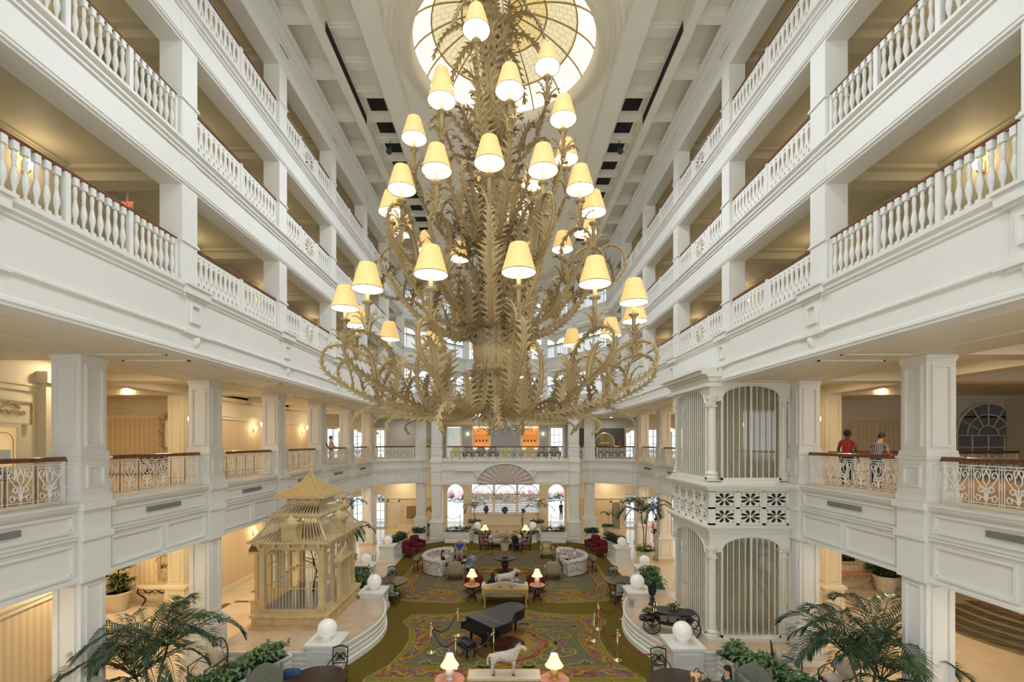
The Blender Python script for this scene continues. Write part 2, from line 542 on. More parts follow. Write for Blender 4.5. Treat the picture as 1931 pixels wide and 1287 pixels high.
# window wall behind the end galleries
WG3 = GD
winn = 1
for i in (1, 2, 3):
    a = offset_path(P3, WG3)
    L = (Vector(a[i+1]) - Vector(a[i])).length
    nb = 4 if i == 2 else 4
    pth = [a[i], a[i+1]]
    for f in range(3):
        z0, z1 = ZB[f]-.08, ZT[f]+.38
        mb = MB()
        seg_box(mb, pth, 0, 0, L, 0, .15, z0, z0+.20)
        seg_box(mb, pth, 0, 0, L, 0, .15, z1-.40, z1)
        wl = struct(mb.build('wall_%s_%s' % (SIDE3[i], FLOORS[f]), WHITE))
        for k in range(nb):
            s0, s1 = L*k/nb, L*(k+1)/nb
            fr = MB()
            seg_box(fr, pth, 0, s0, s0+.09, -.02, .17, z0+.20, z1-.40)
            seg_box(fr, pth, 0, s1-.09, s1, -.02, .17, z0+.20, z1-.40)
            seg_box(fr, pth, 0, s0+.09, s1-.09, 0, .1, z0+1.75, z0+1.81)
            m = (s0+s1)/2
            seg_box(fr, pth, 0, m-.025, m+.025, 0, .1, z0+.20, z1-.40)
            # arched head
            arc = []
            r = (s1-s0)/2-.09
            for q in range(13):
                th = pi*q/12
                arc.append((m - r*cos(th), z1-.40-r*.40 + r*.40*sin(th)))
            org = seg_pt(pth, 0, 0, .02); _, t, nn, _ = seg_frame(pth, 0)
            for q in range(12):
                (a0, b0), (a1, b1) = arc[q], arc[q+1]
                fr.plate([(a0,b0),(a1,b1),(a1,z1-.39),(a0,z1-.39)], (org[0],org[1],0), (t.x,t.y,0), (0,0,1), (nn.x*.1,nn.y*.1,0))
            fo = struct(fr.build('window_%d' % winn, WHITE)); winn += 1
            gl = MB(); seg_box(gl, pth, 0, s0+.09, s1-.09, .05, .06, z0+.20, z1-.40)
            gl.build('pane', GLASS, fo)

# upper pillars, one object each
def make_pillar(label):
    t = thing('gallery_pillar', label, 'pillar', (0,0,0), 0, 'white square pillars of the upper galleries')
    MB().box(-.25,-.25,10.84-.05,.262,.25,ZT[2]+1.05).build('shaft', WHITE, t)
    for f in range(3):
        mb = MB()
        z = ZR[f]
        mb.box(-.27,-.27,z-.09,.27,.27,z-.07); mb.box(-.295,-.295,z-.07,.295,.295,z-.03); mb.box(-.275,-.275,z-.03,.275,.275,z+.01)
        mb.build('rail_band', WHITE, t)
        mb = MB()
        z = ZB[f]
        mb.box(-.28,-.28,z-.27,.28,.28,z-.2); mb.box(-.31,-.31,z-.2,.31,.31,z-.1); mb.box(-.36,-.36,z-.06,.36,.36,z+.015); mb.box(-.33,-.33,z-.1,.33,.33,z-.06)
        mb.box(-.265,-.265,z+.015,.265,.265,z+.10)
        mb.build('base_band', WHITE, t)
    mb = MB()
    z = ZT[2]
    mb.box(-.30,-.30,z+.55,.30,.30,z+.65); mb.box(-.38,-.38,z+.65,.38,.38,z+.78); mb.box(-.55,-.42,z+.78,.42,.42,z+.95)
    mb.build('capital', WHITE, t)
    # bracket block with panel and corbel under the third-floor railing (hall side = +x)
    mb = MB()
    mb.box(.2,-.28,9.86,.38,.28,10.56); mb.box(.2,-.36,10.56,.42,.36,10.62); mb.box(.2,-.42,10.62,.48,.42,10.80); mb.box(.2,-.44,10.80,.52,.44,10.86)
    mb.box(.2,-.36,9.78,.43,.36,9.86); mb.box(.2,-.44,9.72,.47,.44,9.78); mb.box(.2,-.30,9.66,.42,.30,9.72)
    frame_face(mb, (.38,0), (0,1), .36, 10.0, 10.44, (1,0), .045, .03)
    br = mb.build('bracket_block', WHITE, t)
    mb = MB()
    cs = spline([(.40,0,9.66),(.42,0,9.58),(.36,0,9.48),(.33,0,9.40),(.36,0,9.33),(.33,0,9.29)], 4)
    mb.tube(cs, [.09,.085,.08,.075,.07,.068,.065,.06,.055,.05,.05,.05,.055,.06,.06,.06,.055,.05,.045,.03,.01][:len(cs)], 8)
    mb.build('corbel', WHITE, br, smooth=True)
    return t
pil = None
for s, nm in ((-1,'left'),(1,'right')):
    for n in range(-2, 6):
        lab = 'white square pillar of the %s upper galleries, %s' % (nm, 'beside the camera' if n < -1 else ('just at the picture edge' if n == -1 else '%s counted from the camera' % ORD[n]))
        loc = (s*(W3+.25), YN[n], 0)
        rz = 0 if s < 0 else pi
        if pil is None:
            pil = make_pillar(lab); pil.location = loc; pil.rotation_euler = (0,0,rz)
        else:
            dup(pil, loc, rz, lab)
for s, nm in ((-1,'left'),(1,'right')):
    i = 1 if s < 0 else 3
    a, t, n_, L = seg_frame(P3, i)
    p = seg_pt(P3, i, L*.55 if s < 0 else L*.45, .25)
    dup(pil, (p[0], p[1], 0), atan2(-n_.y, -n_.x), 'white square pillar midway along the %s angled end gallery' % nm)
    dup(pil, (s*3.25, 37.8, 0), -pi/2, 'white square pillar at the %s corner of the far end gallery' % nm)

# ---------------------------------------------------------------- second-floor ceiling
mb = MB()
for s in (-1, 1):
    mb.box(s*(W3+.4), -5, 9.24, s*10.3, 32.5, 9.6)
    mb.box(s*10.3, -5, 9.58, s*26, 44, 9.8)
    for n in range(-2, 6):
        mb.box(s*10.3, YN[n]-.35, 9.24, s*18, YN[n]+.35, 9.6)
    mb.box(s*13.2, -5, 9.24, s*13.9, 34, 9.6)
    for n in range(-2, 5):
        y0, y1 = YN[n]+.35, YN[n+1]-.35
        # coffer mouldings and soffit frames
        for k, (g, z) in enumerate(((.0,9.50),(.12,9.54))):
            mb.box(s*10.3, y0, z, s*(10.42+g), y1, 9.58); mb.box(s*13.2, y0, z, s*(13.08-g), y1, 9.58)
            mb.box(s*10.3, y0, z, s*13.2, y0+.12+g, 9.58); mb.box(s*10.3, y1-.12-g, z, s*13.2, y1, 9.58)
        a0, a1 = W3+.25, W2-.35
        for q in ((a0,y0,a1,y0+.05),(a0,y1-.05,a1,y1),(a0,y0,a0+.05,y1),(a1-.05,y0,a1,y1)):
            mb.box(s*q[0], q[1], 9.215, s*q[2], q[3], 9.245)
_o=offset_path(P3,.4)
mb.prism([(-10.3,32.5),(_o[1][0],32.5),_o[1],_o[2],_o[3],_o[4],(_o[4][0],32.5),(10.3,32.5),(10.3,44),(-10.3,44)], 9.24, 9.6)
struct(mb.build('ceiling_second_floor', CREAM))

# ---------------------------------------------------------------- lower columns (ground to gallery soffit)
def make_column(label):
    t = thing('column', label, 'column', (0,0,0), 0, 'tall white panelled columns around the hall')
    mb = MB().box(-.50,-.50,0,.50,.50,.16)
    mb.build('plinth', MARBLE_W, t)
    mb = MB().box(-.44,-.44,.16,.44,.44,1.28)
    mb.box(-.47,-.47,.16,.47,.47,.28); mb.box(-.47,-.47,1.28,.47,.47,1.34); mb.box(-.51,-.51,1.34,.51,.51,1.42); mb.box(-.46,-.46,1.42,.46,.46,1.47)
    frames4(mb, .44, .62, .42, 1.18)
    mb.build('pedestal', WHITE, t)
    mb = MB().box(-.32,-.32,1.47,.32,.32,4.2)
    mb.box(-.38,-.38,1.47,.38,.38,1.57); mb.box(-.35,-.35,1.57,.35,.35,1.63)
    frames4(mb, .32, .42, 1.75, 4.05)
    mb.build('lower_shaft', WHITE, t)
    mb = MB().box(-.41,-.36,4.14,.36,.36,5.90)
    mb.box(-.46,-.40,5.08,.40,.40,5.24); mb.box(-.49,-.42,5.76,.42,.42,5.93)
    frames4(mb, .36, .40, 5.32, 5.68); frames4(mb, .36, .40, 4.30, 5.0)
    mb.build('frieze_block', WHITE, t)
    mb = MB().box(-.36,-.36,5.93,.36,.36,6.86)
    mb.box(-.40,-.40,5.93,.40,.40,6.10); mb.box(-.38,-.38,6.10,.38,.38,6.15); mb.box(-.38,-.38,6.86,.38,.38,6.90); mb.box(-.41,-.41,6.90,.41,.41,6.96); mb.box(-.37,-.37,6.96,.37,.37,7.02)
    frames4(mb, .36, .46, 6.26, 6.76, .05, .025)
    mb.build('rail_pedestal', WHITE, t)
    mb = MB().box(-.33,-.33,7.02,.33,.33,9.26)
    mb.box(-.345,-.345,9.10,.345,.345,9.16); mb.box(-.36,-.36,9.16,.36,.36,9.25); mb.box(-.36,-.36,7.02,.36,.36,7.09)
    frames4(mb, .33, .46, 7.18, 9.02, .05, .025)
    mb.build('upper_shaft', WHITE, t)
    return t
colm = None
for s, nm in ((-1,'left'),(1,'right')):
    for n in range(-2, 6):
        lab = 'tall white panelled column on the %s of the hall, %s' % (nm, 'beside the camera' if n < -1 else ('outside the picture edge' if n == -1 else '%s from the camera' % ORD[n]))
        loc = (s*(W2+.33), YN[n]+(-.1 if n == 5 else 0), 0); rz = pi if s < 0 else 0
        if colm is None:
            colm = make_column(lab); colm.location = loc; colm.rotation_euler = (0,0,rz)
        else:
            dup(colm, loc, rz, lab)
for s, nm in ((-1,'left'),(1,'right')):
    dup(colm, (s*6.5, 35.15, 0), pi/2, 'tall white column set back in the %s angle of the far end' % nm)
    dup(colm, (s*5.05, 33.6, 0), pi/2, 'tall white column at the %s front corner of the far-end bay' % nm)

# ---------------------------------------------------------------- outer walls of ground and second floors
STRIPE_Y = stripe_mat('striped_wallpaper_side', (0.78,0.64,0.42), (0.70,0.55,0.35), 0.22, 1)
STRIPE_X = stripe_mat('striped_wallpaper_front', (0.78,0.64,0.42), (0.70,0.55,0.35), 0.22, 0)
BLUEW = mat('blue_grey_wall', (0.36,0.40,0.46), rough=0.7, var=0.02)
NAVY = mat('navy_panel', (0.05,0.06,0.09), rough=0.5)

def wall_piece(mb, p0, p1, z0, z1, th, openings=()):
    """wall from p0 to p1 (thickness to the left), with rectangular openings (s0,s1,za,zb)"""
    path = [p0, p1]
    L = (Vector(p1)-Vector(p0)).length
    s = 0
    for a, b, za, zb in sorted(openings):
        if a > s: seg_box(mb, path, 0, s, a, 0, th, z0, z1)
        if za > z0: seg_box(mb, path, 0, a, b, 0, th, z0, za)
        if zb < z1: seg_box(mb, path, 0, a, b, 0, th, zb, z1)
        s = b
    if s < L: seg_box(mb, path, 0, s, L, 0, th, z0, z1)
    return L

def glazed(name, p0, p1, a, b, za, zb, nx=2, nz=4, arch=False, m=WHITE):
    """framed window or glazed door filling an opening; frame + muntins, one pane per light"""
    path = [p0, p1]
    fr = MB()
    fw = .07
    seg_box(fr, path, 0, a, b, .03, .13, za, za+fw); seg_box(fr, path, 0, a, b, .03, .13, zb-fw, zb)
    seg_box(fr, path, 0, a, a+fw, .03, .13, za, zb); seg_box(fr, path, 0, b-fw, b, .03, .13, za, zb)
    for k in range(1, nx):
        x = a + (b-a)*k/nx; seg_box(fr, path, 0, x-.02, x+.02, .05, .11, za, zb)
    for k in range(1, nz):
        z = za + (zb-za)*k/nz; seg_box(fr, path, 0, a, b, .05, .11, z-.02, z+.02)
    # casing
    seg_box(fr, path, 0, a-.12, a, -.05, .0, za, zb+.12); seg_box(fr, path, 0, b, b+.12, -.05, .0, za, zb+.12); seg_box(fr, path, 0, a, b, -.05, .0, zb, zb+.12)
    if arch:
        mid, r = (a+b)/2, (b-a)/2
        org = seg_pt(path, 0, 0, .04); _, t, nn, _ = seg_frame(path, 0)
        for q in range(12):
            t0, t1 = pi*q/12, pi*(q+1)/12
            fr.plate([(mid-r*cos(t0), zb-r+r*sin(t0)),(mid-r*cos(t1), zb-r+r*sin(t1)),(mid-r*cos(t1), zb),(mid-r*cos(t0), zb)], (org[0],org[1],0), (t.x,t.y,0), (0,0,1), (nn.x*.08,nn.y*.08,0))
    o = struct(fr.build(name, m))
    g = MB(); seg_box(g, path, 0, a+fw, b-fw, .075, .085, za+fw, zb-fw)
    g.build('pane', GLASS, o)
    return o

for s, nm in ((-1,'left'),(1,'right')):
    ye = 20.7 if s < 0 else 22.8
    # wall with vertical stripes, chair rail and frieze
    for lv, (z0, z1, zt) in enumerate(((0,4.42,3.3),(5.86,9.6,8.35))):
        mb = MB().box(s*13.4, ye, z0, s*13.6, 33.6, zt)
        w = struct(mb.build('wall_%s_%s' % (nm, ('ground','second')[lv]), STRIPE_Y))
        mb = MB().box(s*13.4, ye, zt, s*13.6, 33.6, z1)
        mb.box(s*13.34, ye, zt, s*13.4, 33.6, zt+.14); mb.box(s*13.30, ye, zt+.14, s*13.4, 33.6, zt+.2)
        mb.box(s*13.36, ye, z0, s*13.4, 33.6, z0+.25); mb.box(s*13.38, ye, z0+.25, s*13.4, 33.6, z0+.32)
        mb.box(s*13.2, ye, z1-.2, s*13.4, 33.6, z1)
        mb.build('wall_moulding', CREAM, w)
        # recess end wall (faces the camera)
        xe = 18.5 if s < 0 else 25
        w2 = struct(MB().box(s*13.4, ye, z0, s*xe, ye+.2, zt).build('wall_%s_recess_%s' % (nm, ('ground','second')[lv]), STRIPE_X))
        mb = MB().box(s*13.4, ye, zt, s*xe, ye+.2, z1)
        mb.box(s*13.3, ye-.06, zt, s*xe, ye, zt+.14); mb.box(s*13.3, ye-.1, zt+.14, s*xe, ye, zt+.2); mb.box(s*13.3, ye-.2, z1-.2, s*xe, ye, z1)
        mb.box(s*13.3, ye-.04, z0, s*xe, ye, z0+.28)
        mb.build('wall_moulding', CREAM, w2)
        struct(MB().box(s*xe, -5, z0, s*(xe+.2), ye+.2, z1).build('wall_%s_outer_%s' % (nm, ('ground','second')[lv]), CREAM))
    # pilaster columns of the recess mouth
    for k, yy in enumerate((ye-.05,)):
        pl = thing('recess_column', 'cream panelled column at the mouth of the %s recess' % nm, 'column', (s*13.4, 18.85, 0))
        mb = MB().box(-.45,-.45,0,.45,.45,.18); mb.build('plinth', MARBLE_W, pl)
        mb = MB().box(-.40,-.40,.18,.40,.40,1.3); mb.box(-.46,-.46,1.3,.46,.46,1.42); frames4(mb,.40,.5,.35,1.15); mb.build('pedestal', CREAM, pl)
        mb = MB().box(-.32,-.32,1.42,.32,.32,9.5); frames4(mb,.32,.4,1.6,4.2); frames4(mb,.32,.4,6.0,9.0); mb.build('shaft', CREAM, pl)

# near left: angled boutique wall with door casing, near right: open stair recess
for lv, (z0, z1, zt) in enumerate(((0,4.42,3.0),(5.86,9.6,8.6))):
    A, B = (-11.2, 6.0), (-12.6, 13.2)
    mb = MB(); wall_piece(mb, B, A, z0, z1, -.2); 
    w = struct(mb.build('wall_left_near_%s' % ('ground','second')[lv], STRIPE_Y if lv == 0 else CREAM))
    mb = MB()
    pth = [A, B]; L = (Vector(B)-Vector(A)).length
    seg_box(mb, pth, 0, 0, L, -.05, .0, zt, zt+.14); seg_box(mb, pth, 0, 0, L, -.08, .0, zt+.14, zt+.2)
    seg_box(mb, pth, 0, 0, L, -.02, .0, zt+.2, z1); seg_box(mb, pth, 0, 0, L, -.04, 0, z0, z0+.28)
    mb.build('wall_moulding', CREAM, w)
    struct(MB().box(-12.6, 13.2, z0, -18.5, 13.4, z1).build('wall_left_return_%s' % ('ground','second')[lv], CREAM))

# far-end outer walls, both storeys
def both(s, p): return (s*p[0], p[1])
dn = 1
for s, nm in ((-1,'left'),(1,'right')):
    C0, C1, C2, C3 = both(s,(13.4,33.6)), both(s,(11,38.2)), both(s,(10.0,38.2)), both(s,(5.6,38.2))
    for lv, (z0, z1) in enumerate(((0,4.42),(5.86,9.6))):
        h = (2.9 if lv == 0 else 8.3)
        Lc = (Vector(C1)-Vector(C0)).length
        ops = [(Lc*.06, Lc*.30, z0+.05, h), (Lc*.50, Lc*.80, z0+.05, h)]
        mb = MB()
        if s < 0: wall_piece(mb, C0, C1, z0, z1, .2, ops)
        else: wall_piece(mb, C1, C0, z0, z1, .2, [(Lc-b, Lc-a, c, d) for a, b, c, d in ops])
        struct(mb.build('wall_%s_end_%s' % (nm, ('ground','second')[lv]), CREAM))
        for a, b, c, d in ops:
            if s < 0: glazed('window_%d' % winn, C0, C1, a, b, c, d, 2, 4)
            else: glazed('window_%d' % winn, C1, C0, Lc-b, Lc-a, c, d, 2, 4)
            winn += 1
        mb = MB()
        op = [(.1, .9, z0+.05, h)]
        if s < 0: wall_piece(mb, C1, C2, z0, z1, .2, op)
        else: wall_piece(mb, C2, C1, z0, z1, .2, op)
        wall_piece(mb, (C2 if s < 0 else C3), (C3 if s < 0 else C2), z0, z1, .2)
        wall_piece(mb, both(s,(5.6,38.2)) if s < 0 else both(s,(5.6,40.0)), both(s,(5.6,40.0)) if s < 0 else both(s,(5.6,38.2)), z0, z1, -.2 if s<0 else -.2)
        struct(mb.build('wall_%s_back_%s' % (nm, ('ground','second')[lv]), CREAM if lv == 0 else BLUEW))
        glazed('window_%d' % winn, C1 if s < 0 else C2, C2 if s < 0 else C1, .1, .9, z0+.05, h, 2, 4); winn += 1
    # ground storey: striped dado panels
    struct(MB().box(s*9.95, 38.14, 0.3, s*5.6, 38.2, 2.5).build('wall_%s_back_dado' % nm, STRIPE_X))
    mb = MB().box(s*9.98, 38.08, 2.5, s*5.6, 38.2, 2.62); mb.box(s*9.98, 38.1, 0, s*5.6, 38.2, .3)
    struct(mb.build('baseboard_%s_back' % nm, CREAM))

# ground wall_back with arched openings, lattice screens
Z0 = 0
wb = MB()
ops = [(-5.1,-3.7,0.0,3.52),(-3.03,3.08,0.95,3.52),(3.78,5.2,0.0,3.52)]
wall_piece(wb, (-5.6,40), (5.6,40), 0, 4.42, .3, [(a+5.6,b+5.6,c,d) for a,b,c,d in ops])
# spandrels of the two side arches
for a, b, c, d in (ops[0], ops[2]):
    mid, r = (a+b)/2, (b-a)/2
    for q in range(12):
        t0, t1 = pi*q/12, pi*(q+1)/12
        wb.plate([(mid-r*cos(t0), d-r+r*sin(t0)),(mid-r*cos(t1), d-r+r*sin(t1)),(mid-r*cos(t1), d+.01),(mid-r*cos(t0), d+.01)], (0,40,0), (1,0,0), (0,0,1), (0,.3,0))
for x in (-3.7,-3.03,3.08,3.78):
    pass
wb.box(-3.78,39.9,2.55,-2.95,40,2.68); wb.box(3.0,39.9,2.55,3.86,40,2.68)
struct(wb.build('wall_back_ground', CREAM))
# second storey back wall: blue-grey panels, openings and two lit niches
wb = MB()
ops2 = [(-5.1,-3.95,5.9,8.55),(-2.8,-1.4,6.6,8.6),(1.45,2.85,6.6,8.6),(3.95,5.1,5.9,8.55)]
wall_piece(wb, (-5.6,40), (5.6,40), 5.86, 9.6, .3, [(a+5.6,b+5.6,c,d) for a,b,c,d in ops2])
w = struct(wb.build('wall_back_second', BLUEW))
mb = MB().box(-5.6,39.95,8.75,5.6,40,9.6)
for a, b, c, d in ops2:
    for q in ((a-.13,c,a,d+.13),(b,c,b+.13,d+.13),(a,d,b,d+.13)):
        mb.box(q[0],39.94,q[1],q[2],40.02,q[3])
mb.build('wall_moulding', CREAM, w)

# ---------------------------------------------------------------- hall ceiling
ZC = 20.42
mb = MB()
mb.box(-W3-.5,-5,20.98,-3.8,37.6,21.2); mb.box(W3+.5,-5,20.98,3.8,37.6,21.2)
for s in (-1, 1):
    mb.box(s*3.85,-5,ZC,s*4.57,37.6,21.0)      # inner beam
    mb.box(s*5.74,-5,ZC,s*6.06,37.6,21.0)      # outer beam
    mb.box(s*3.80,-5,ZC+.05,s*3.86,37.6,21.0)
    for k in range(-3, 16):                      # outer coffer ribs, half a bay apart
        y = 14.3 + (k-3)*2.2
        mb.box(s*6.06,y-.16,ZC+.12,s*(W3+.2),y+.16,21.0)
        mb.box(s*6.06,y-.26,ZC+.42,s*(W3+.2),y+.26,21.0)
    for k in range(-8, 17):                      # inner coffer ribs
        y = 16.4 + k*1.35
        mb.box(s*4.57,y-.17,ZC+.40,s*5.74,y+.17,21.0)
        mb.box(s*4.57,y-.24,ZC+.47,s*5.74,y+.24,21.0)
    mb.box(s*4.57,-5,ZC+.44,s*4.66,37.6,21.0); mb.box(s*5.66,-5,ZC+.44,s*5.74,37.6,21.0)
    mb.box(s*6.06,-5,ZC+.45,s*6.16,37.6,21.0)
struct(mb.build('ceiling', CEILP))
# flat centre panel pierced by the domes
DOMES = [(15.5, 3.08, 1.3), (25.8, 1.75, .9), (5.2, 1.75, .9)]
me = fill2d('ceiling_centre', [(-3.86,-5),(3.86,-5),(3.86,37.6),(-3.86,37.6)], [circ(0, y, r+.02, 64) for y, r, h in DOMES], .12, CEILP)
me.transform(Matrix.Rotation(-pi/2, 4, 'X'))
o = put('ceiling_centre', me, None, (0,0,ZC+.2)); struct(o)
# light slots in the beams and black openings in the coffers
n_ = 0
for s, nm in ((-1,'left'),(1,'right')):
    o = MB().box(s*5.725,14.6,ZC+.05,s*5.739,18.9,ZC+.38).build('light_slot', HOLE)
    tag(o, 'long black lighting slot in the %s ceiling beam' % nm, 'slot', 'black slots in the ceiling beams')
    for k in range(2, 12):
        y = 16.4 + k*1.35
        o = MB().box(s*4.82,y-1.02,20.945,s*5.5,y-.33,20.975).build('light_hatch', HOLE)
        tag(o, 'black square lighting hatch in the %s ceiling coffers, %s from the camera' % (nm, ORD[k-2]), 'hatch', 'black hatches in the ceiling coffers')
    o = thing('stage_spotlight', 'small black spotlight hanging among the %s ceiling hatches' % nm, 'spotlight', (s*5.15, 20.45, ZC-.1))
    MB().tube([(0,0,.62),(0,0,.15)], .02, 6).build('stem', BLACKIRON, o)
    MB().tube([(0,.1,.12),(0,-.22,-.12)], [.09,.13], 10).build('can', BLACKIRON, o)

# ---------------------------------------------------------------- domes
def pane_mat(name, base, line, strength, grid, motif=None, mscale=2.2):
    m = bpy.data.materials.new(name); m.use_nodes = True
    nt = m.node_tree; b = nt.nodes['Principled BSDF']
    tc = nt.nodes.new('ShaderNodeTexCoord')
    br = nt.nodes.new('ShaderNodeTexBrick')
    br.inputs['Color1'].default_value = (*base, 1); br.inputs['Color2'].default_value = (*[c*.93 for c in base], 1)
    br.inputs['Mortar'].default_value = (*line, 1)
    br.inputs['Scale'].default_value = grid
    br.inputs['Mortar Size'].default_value = .022
    br.inputs['Brick Width'].default_value = .8; br.inputs['Row Height'].default_value = .6
    nt.links.new(tc.outputs['Object'], br.inputs['Vector'])
    colr = br.outputs['Color']
    if motif:
        nz = nt.nodes.new('ShaderNodeTexVoronoi'); nz.inputs['Scale'].default_value = mscale*3
        nt.links.new(tc.outputs['Object'], nz.inputs['Vector'])
        rp = nt.nodes.new('ShaderNodeValToRGB')
        rp.color_ramp.elements[0].position = .06; rp.color_ramp.elements[0].color = (1,1,1,1)
        rp.color_ramp.elements[1].position = .16; rp.color_ramp.elements[1].color = (0,0,0,1)
        nt.links.new(nz.outputs['Distance'], rp.inputs[0])
        n2 = nt.nodes.new('ShaderNodeTexNoise'); n2.inputs['Scale'].default_value = 1.3
        nt.links.new(tc.outputs['Object'], n2.inputs['Vector'])
        rp2 = nt.nodes.new('ShaderNodeValToRGB')
        rp2.color_ramp.elements[0].color = (*motif[0], 1); rp2.color_ramp.elements[1].color = (*motif[1], 1)
        rp2.color_ramp.elements[0].position = .45; rp2.color_ramp.elements[1].position = .55
        nt.links.new(n2.outputs['Fac'], rp2.inputs[0])
        mx = nt.nodes.new('ShaderNodeMix'); mx.data_type = 'RGBA'
        nt.links.new(rp.outputs[0], mx.inputs['Factor']); nt.links.new(colr, mx.inputs['A']); nt.links.new(rp2.outputs[0], mx.inputs['B'])
        colr = mx.outputs['Result']
    b.inputs['Base Color'].default_value = (.25,.2,.12,1); nt.links.new(colr, b.inputs['Emission Color'])
    b.inputs['Emission Strength'].default_value = strength
    b.inputs['Roughness'].default_value = .3
    MATS[name] = m
    return m
PANES = [pane_mat('stained_glass_outer', (1.0,.97,.86), (.62,.52,.30), 1.10, 3.0, ((.35,.42,.75),(.62,.70,.42)), 1.0),
         pane_mat('stained_glass_border', (.93,.80,.48), (.35,.32,.16), .80, 3.0, ((.33,.48,.22),(.62,.52,.62)), 2.6),
         pane_mat('stained_glass_amber', (.88,.66,.28), (.34,.24,.08), .80, 3.4),
         pane_mat('stained_glass_inner', (.82,.58,.22), (.30,.20,.06), .75, 3.4)]
LEAD = mat('dome_rib', (0.42,0.27,0.07), rough=.5)
for di, (yc, R, hd) in enumerate(DOMES):
    nm = ('large','far small','near small')[di]
    d = thing('stained_glass_dome', '%s round stained-glass ceiling dome with amber panes' % nm, 'dome', (0, yc, ZC+.25))
    # ring moulding
    mb = MB()
    prof = [(R+.62,-.10),(R+.60,-.16),(R+.46,-.18),(R+.42,-.26),(R+.28,-.30),(R+.22,-.36),(R+.10,-.37),(R+.04,-.30),(R+.0,-.18),(R-.02,-.02),(R-.02,.15)]
    if R < 2: prof = [(R+(a-R)*.7, b) for a, b in prof]
    mb.lathe(prof, 64, cap=False)
    mb.build('ring_moulding', CREAM, d, smooth=False)
    if R > 2:
        MB().lathe([(R+.95,-.11),(R+.93,-.16),(R+.80,-.16),(R+.78,-.11)], 64, cap=False).build('outer_ring', CEILP, d)
    NS = 16
    lev = [1.0, .80, .47, .20, .06]
    def zz(q): return hd*(1-q*q)**.75
    for j in range(4):
        mb = MB()
        q0, q1 = lev[j], lev[j+1]
        da = pi/NS
        def fn(u, v):
            q = q0 + (q1-q0)*v; a = -da + 2*da*u
            return (R*q*cos(a), R*q*sin(a), zz(q))
        mb.grid(fn, 5, 5)
        me = mb.mesh('pane', PANES[j])
        for k in range(NS):
            put('pane', me, d, None, 2*pi*k/NS + da)
    rb = MB().tube([(R*q*1.0, 0, zz(q)-.01) for q in [1.0-.047*t for t in range(21)]], .028, 5).mesh('rib', LEAD)
    for k in range(NS): put('rib', rb, d, None, 2*pi*k/NS)
    for q in lev[1:]:
        MB().tube([(R*q*cos(2*pi*k/48), R*q*sin(2*pi*k/48), zz(q)-.01) for k in range(48)], .03, 5, closed=True).build('ring', LEAD, d)
    MB().lathe([(0.001,zz(.06)-.12),(R*.05,zz(.06)-.08),(R*.07,zz(.06)),(R*.065,zz(.06)+.02)], 20).build('hub', LEAD, d)
# ================================================================ RAILINGS
def baluster_mesh():
    prof = [(.055,.0),(.055,.0),(.022,.13),(.03,.145),(.02,.16),(.024,.20),(.048,.30),(.052,.35),(.04,.43),(.024,.50),(.032,.515),(.024,.53),(.032,.545),(.024,.56),
            (.030,.60),(.036,.66),(.024,.71),(.034,.725),(.02,.74)]
    mb = MB()
    mb.lathe(prof[2:], 8, cap=False)
    mb.box(-.042,-.042,0,.042,.042,.13); mb.box(-.042,-.042,.74,.042,.042,.86)
    return mb.mesh('baluster', WHITE, smooth=False)
BAL = baluster_mesh()
RW = 3.88            # clear width between pillars

def fret_holes(x0, x1, n, h=.80, z0=.06):
    """pierced pattern: row of circles, hanging drops, diamonds with side cusps, bottom crosses"""
    H = []
    p = (x1-x0)/n
    for k in range(n):
        c = x0 + p*(k+.5)
        H.append(circ(c, z0+h*.93, p*.16, 6))
        d = [(c, z0+h*.30),(c+p*.10, z0+h*.42),(c+p*.27, z0+h*.62),(c+p*.30, z0+h*.72),(c+p*.20, z0+h*.82),(c, z0+h*.86),(c-p*.20, z0+h*.82),(c-p*.30, z0+h*.72),(c-p*.27, z0+h*.62),(c-p*.10, z0+h*.42)]
        H.append(d)
        H.append([(c, z0+h*.02),(c+p*.10, z0+h*.09),(c+p*.26, z0+h*.13),(c+p*.10, z0+h*.17),(c, z0+h*.25),(c-p*.10, z0+h*.17),(c-p*.26, z0+h*.13),(c-p*.10, z0+h*.09)])
        if k < n-1:
            e = c + p/2
            H.append([(e, z0+h*.24),(e+p*.14, z0+h*.33),(e, z0+h*.42),(e-p*.14, z0+h*.33)])
    return H
def rosette_holes(cx, cz, r):
    H = []
    for k in range(12):
        a = 2*pi*k/12
        pts = []
        for rr, w in ((.22,.02),(.55,.10),(.80,.12),(.95,.05)):
            pts.append((rr, w))
        loop = [(rr, w) for rr, w in pts] + [(rr, -w) for rr, w in reversed(pts)]
        H.append([(cx + r*(q*cos(a) - w*sin(a)), cz + r*(q*sin(a) + w*cos(a))) for q, w in loop])
    for sx in (-1, 1):
        for sz in (-1, 1):
            H.append(circ(cx+sx*r*1.0, cz+sz*r*.92, r*.14, 6))
        H.append(circ(cx+sx*r*1.22, cz, r*.10, 6))
    return H
PH = .90
pw = RW/2 - .05
FRET_HALF = fill2d('fret_panel', [(-pw/2,0),(pw/2,0),(pw/2,PH),(-pw/2,PH)], fret_holes(-pw/2+.08, pw/2-.08, 9), .035, WHITE)
pw3 = RW*.30
FRET_THIRD = fill2d('fret_panel_short', [(-pw3/2,0),(pw3/2,0),(pw3/2,PH),(-pw3/2,PH)], fret_holes(-pw3/2+.06, pw3/2-.06, 5), .035, WHITE)
pwm = RW*.36
ROSETTE = fill2d('rosette_panel', [(-pwm/2,0),(pwm/2,0),(pwm/2,PH),(-pwm/2,PH)], rosette_holes(0, PH/2, .38), .035, WHITE)
RAILME = {}
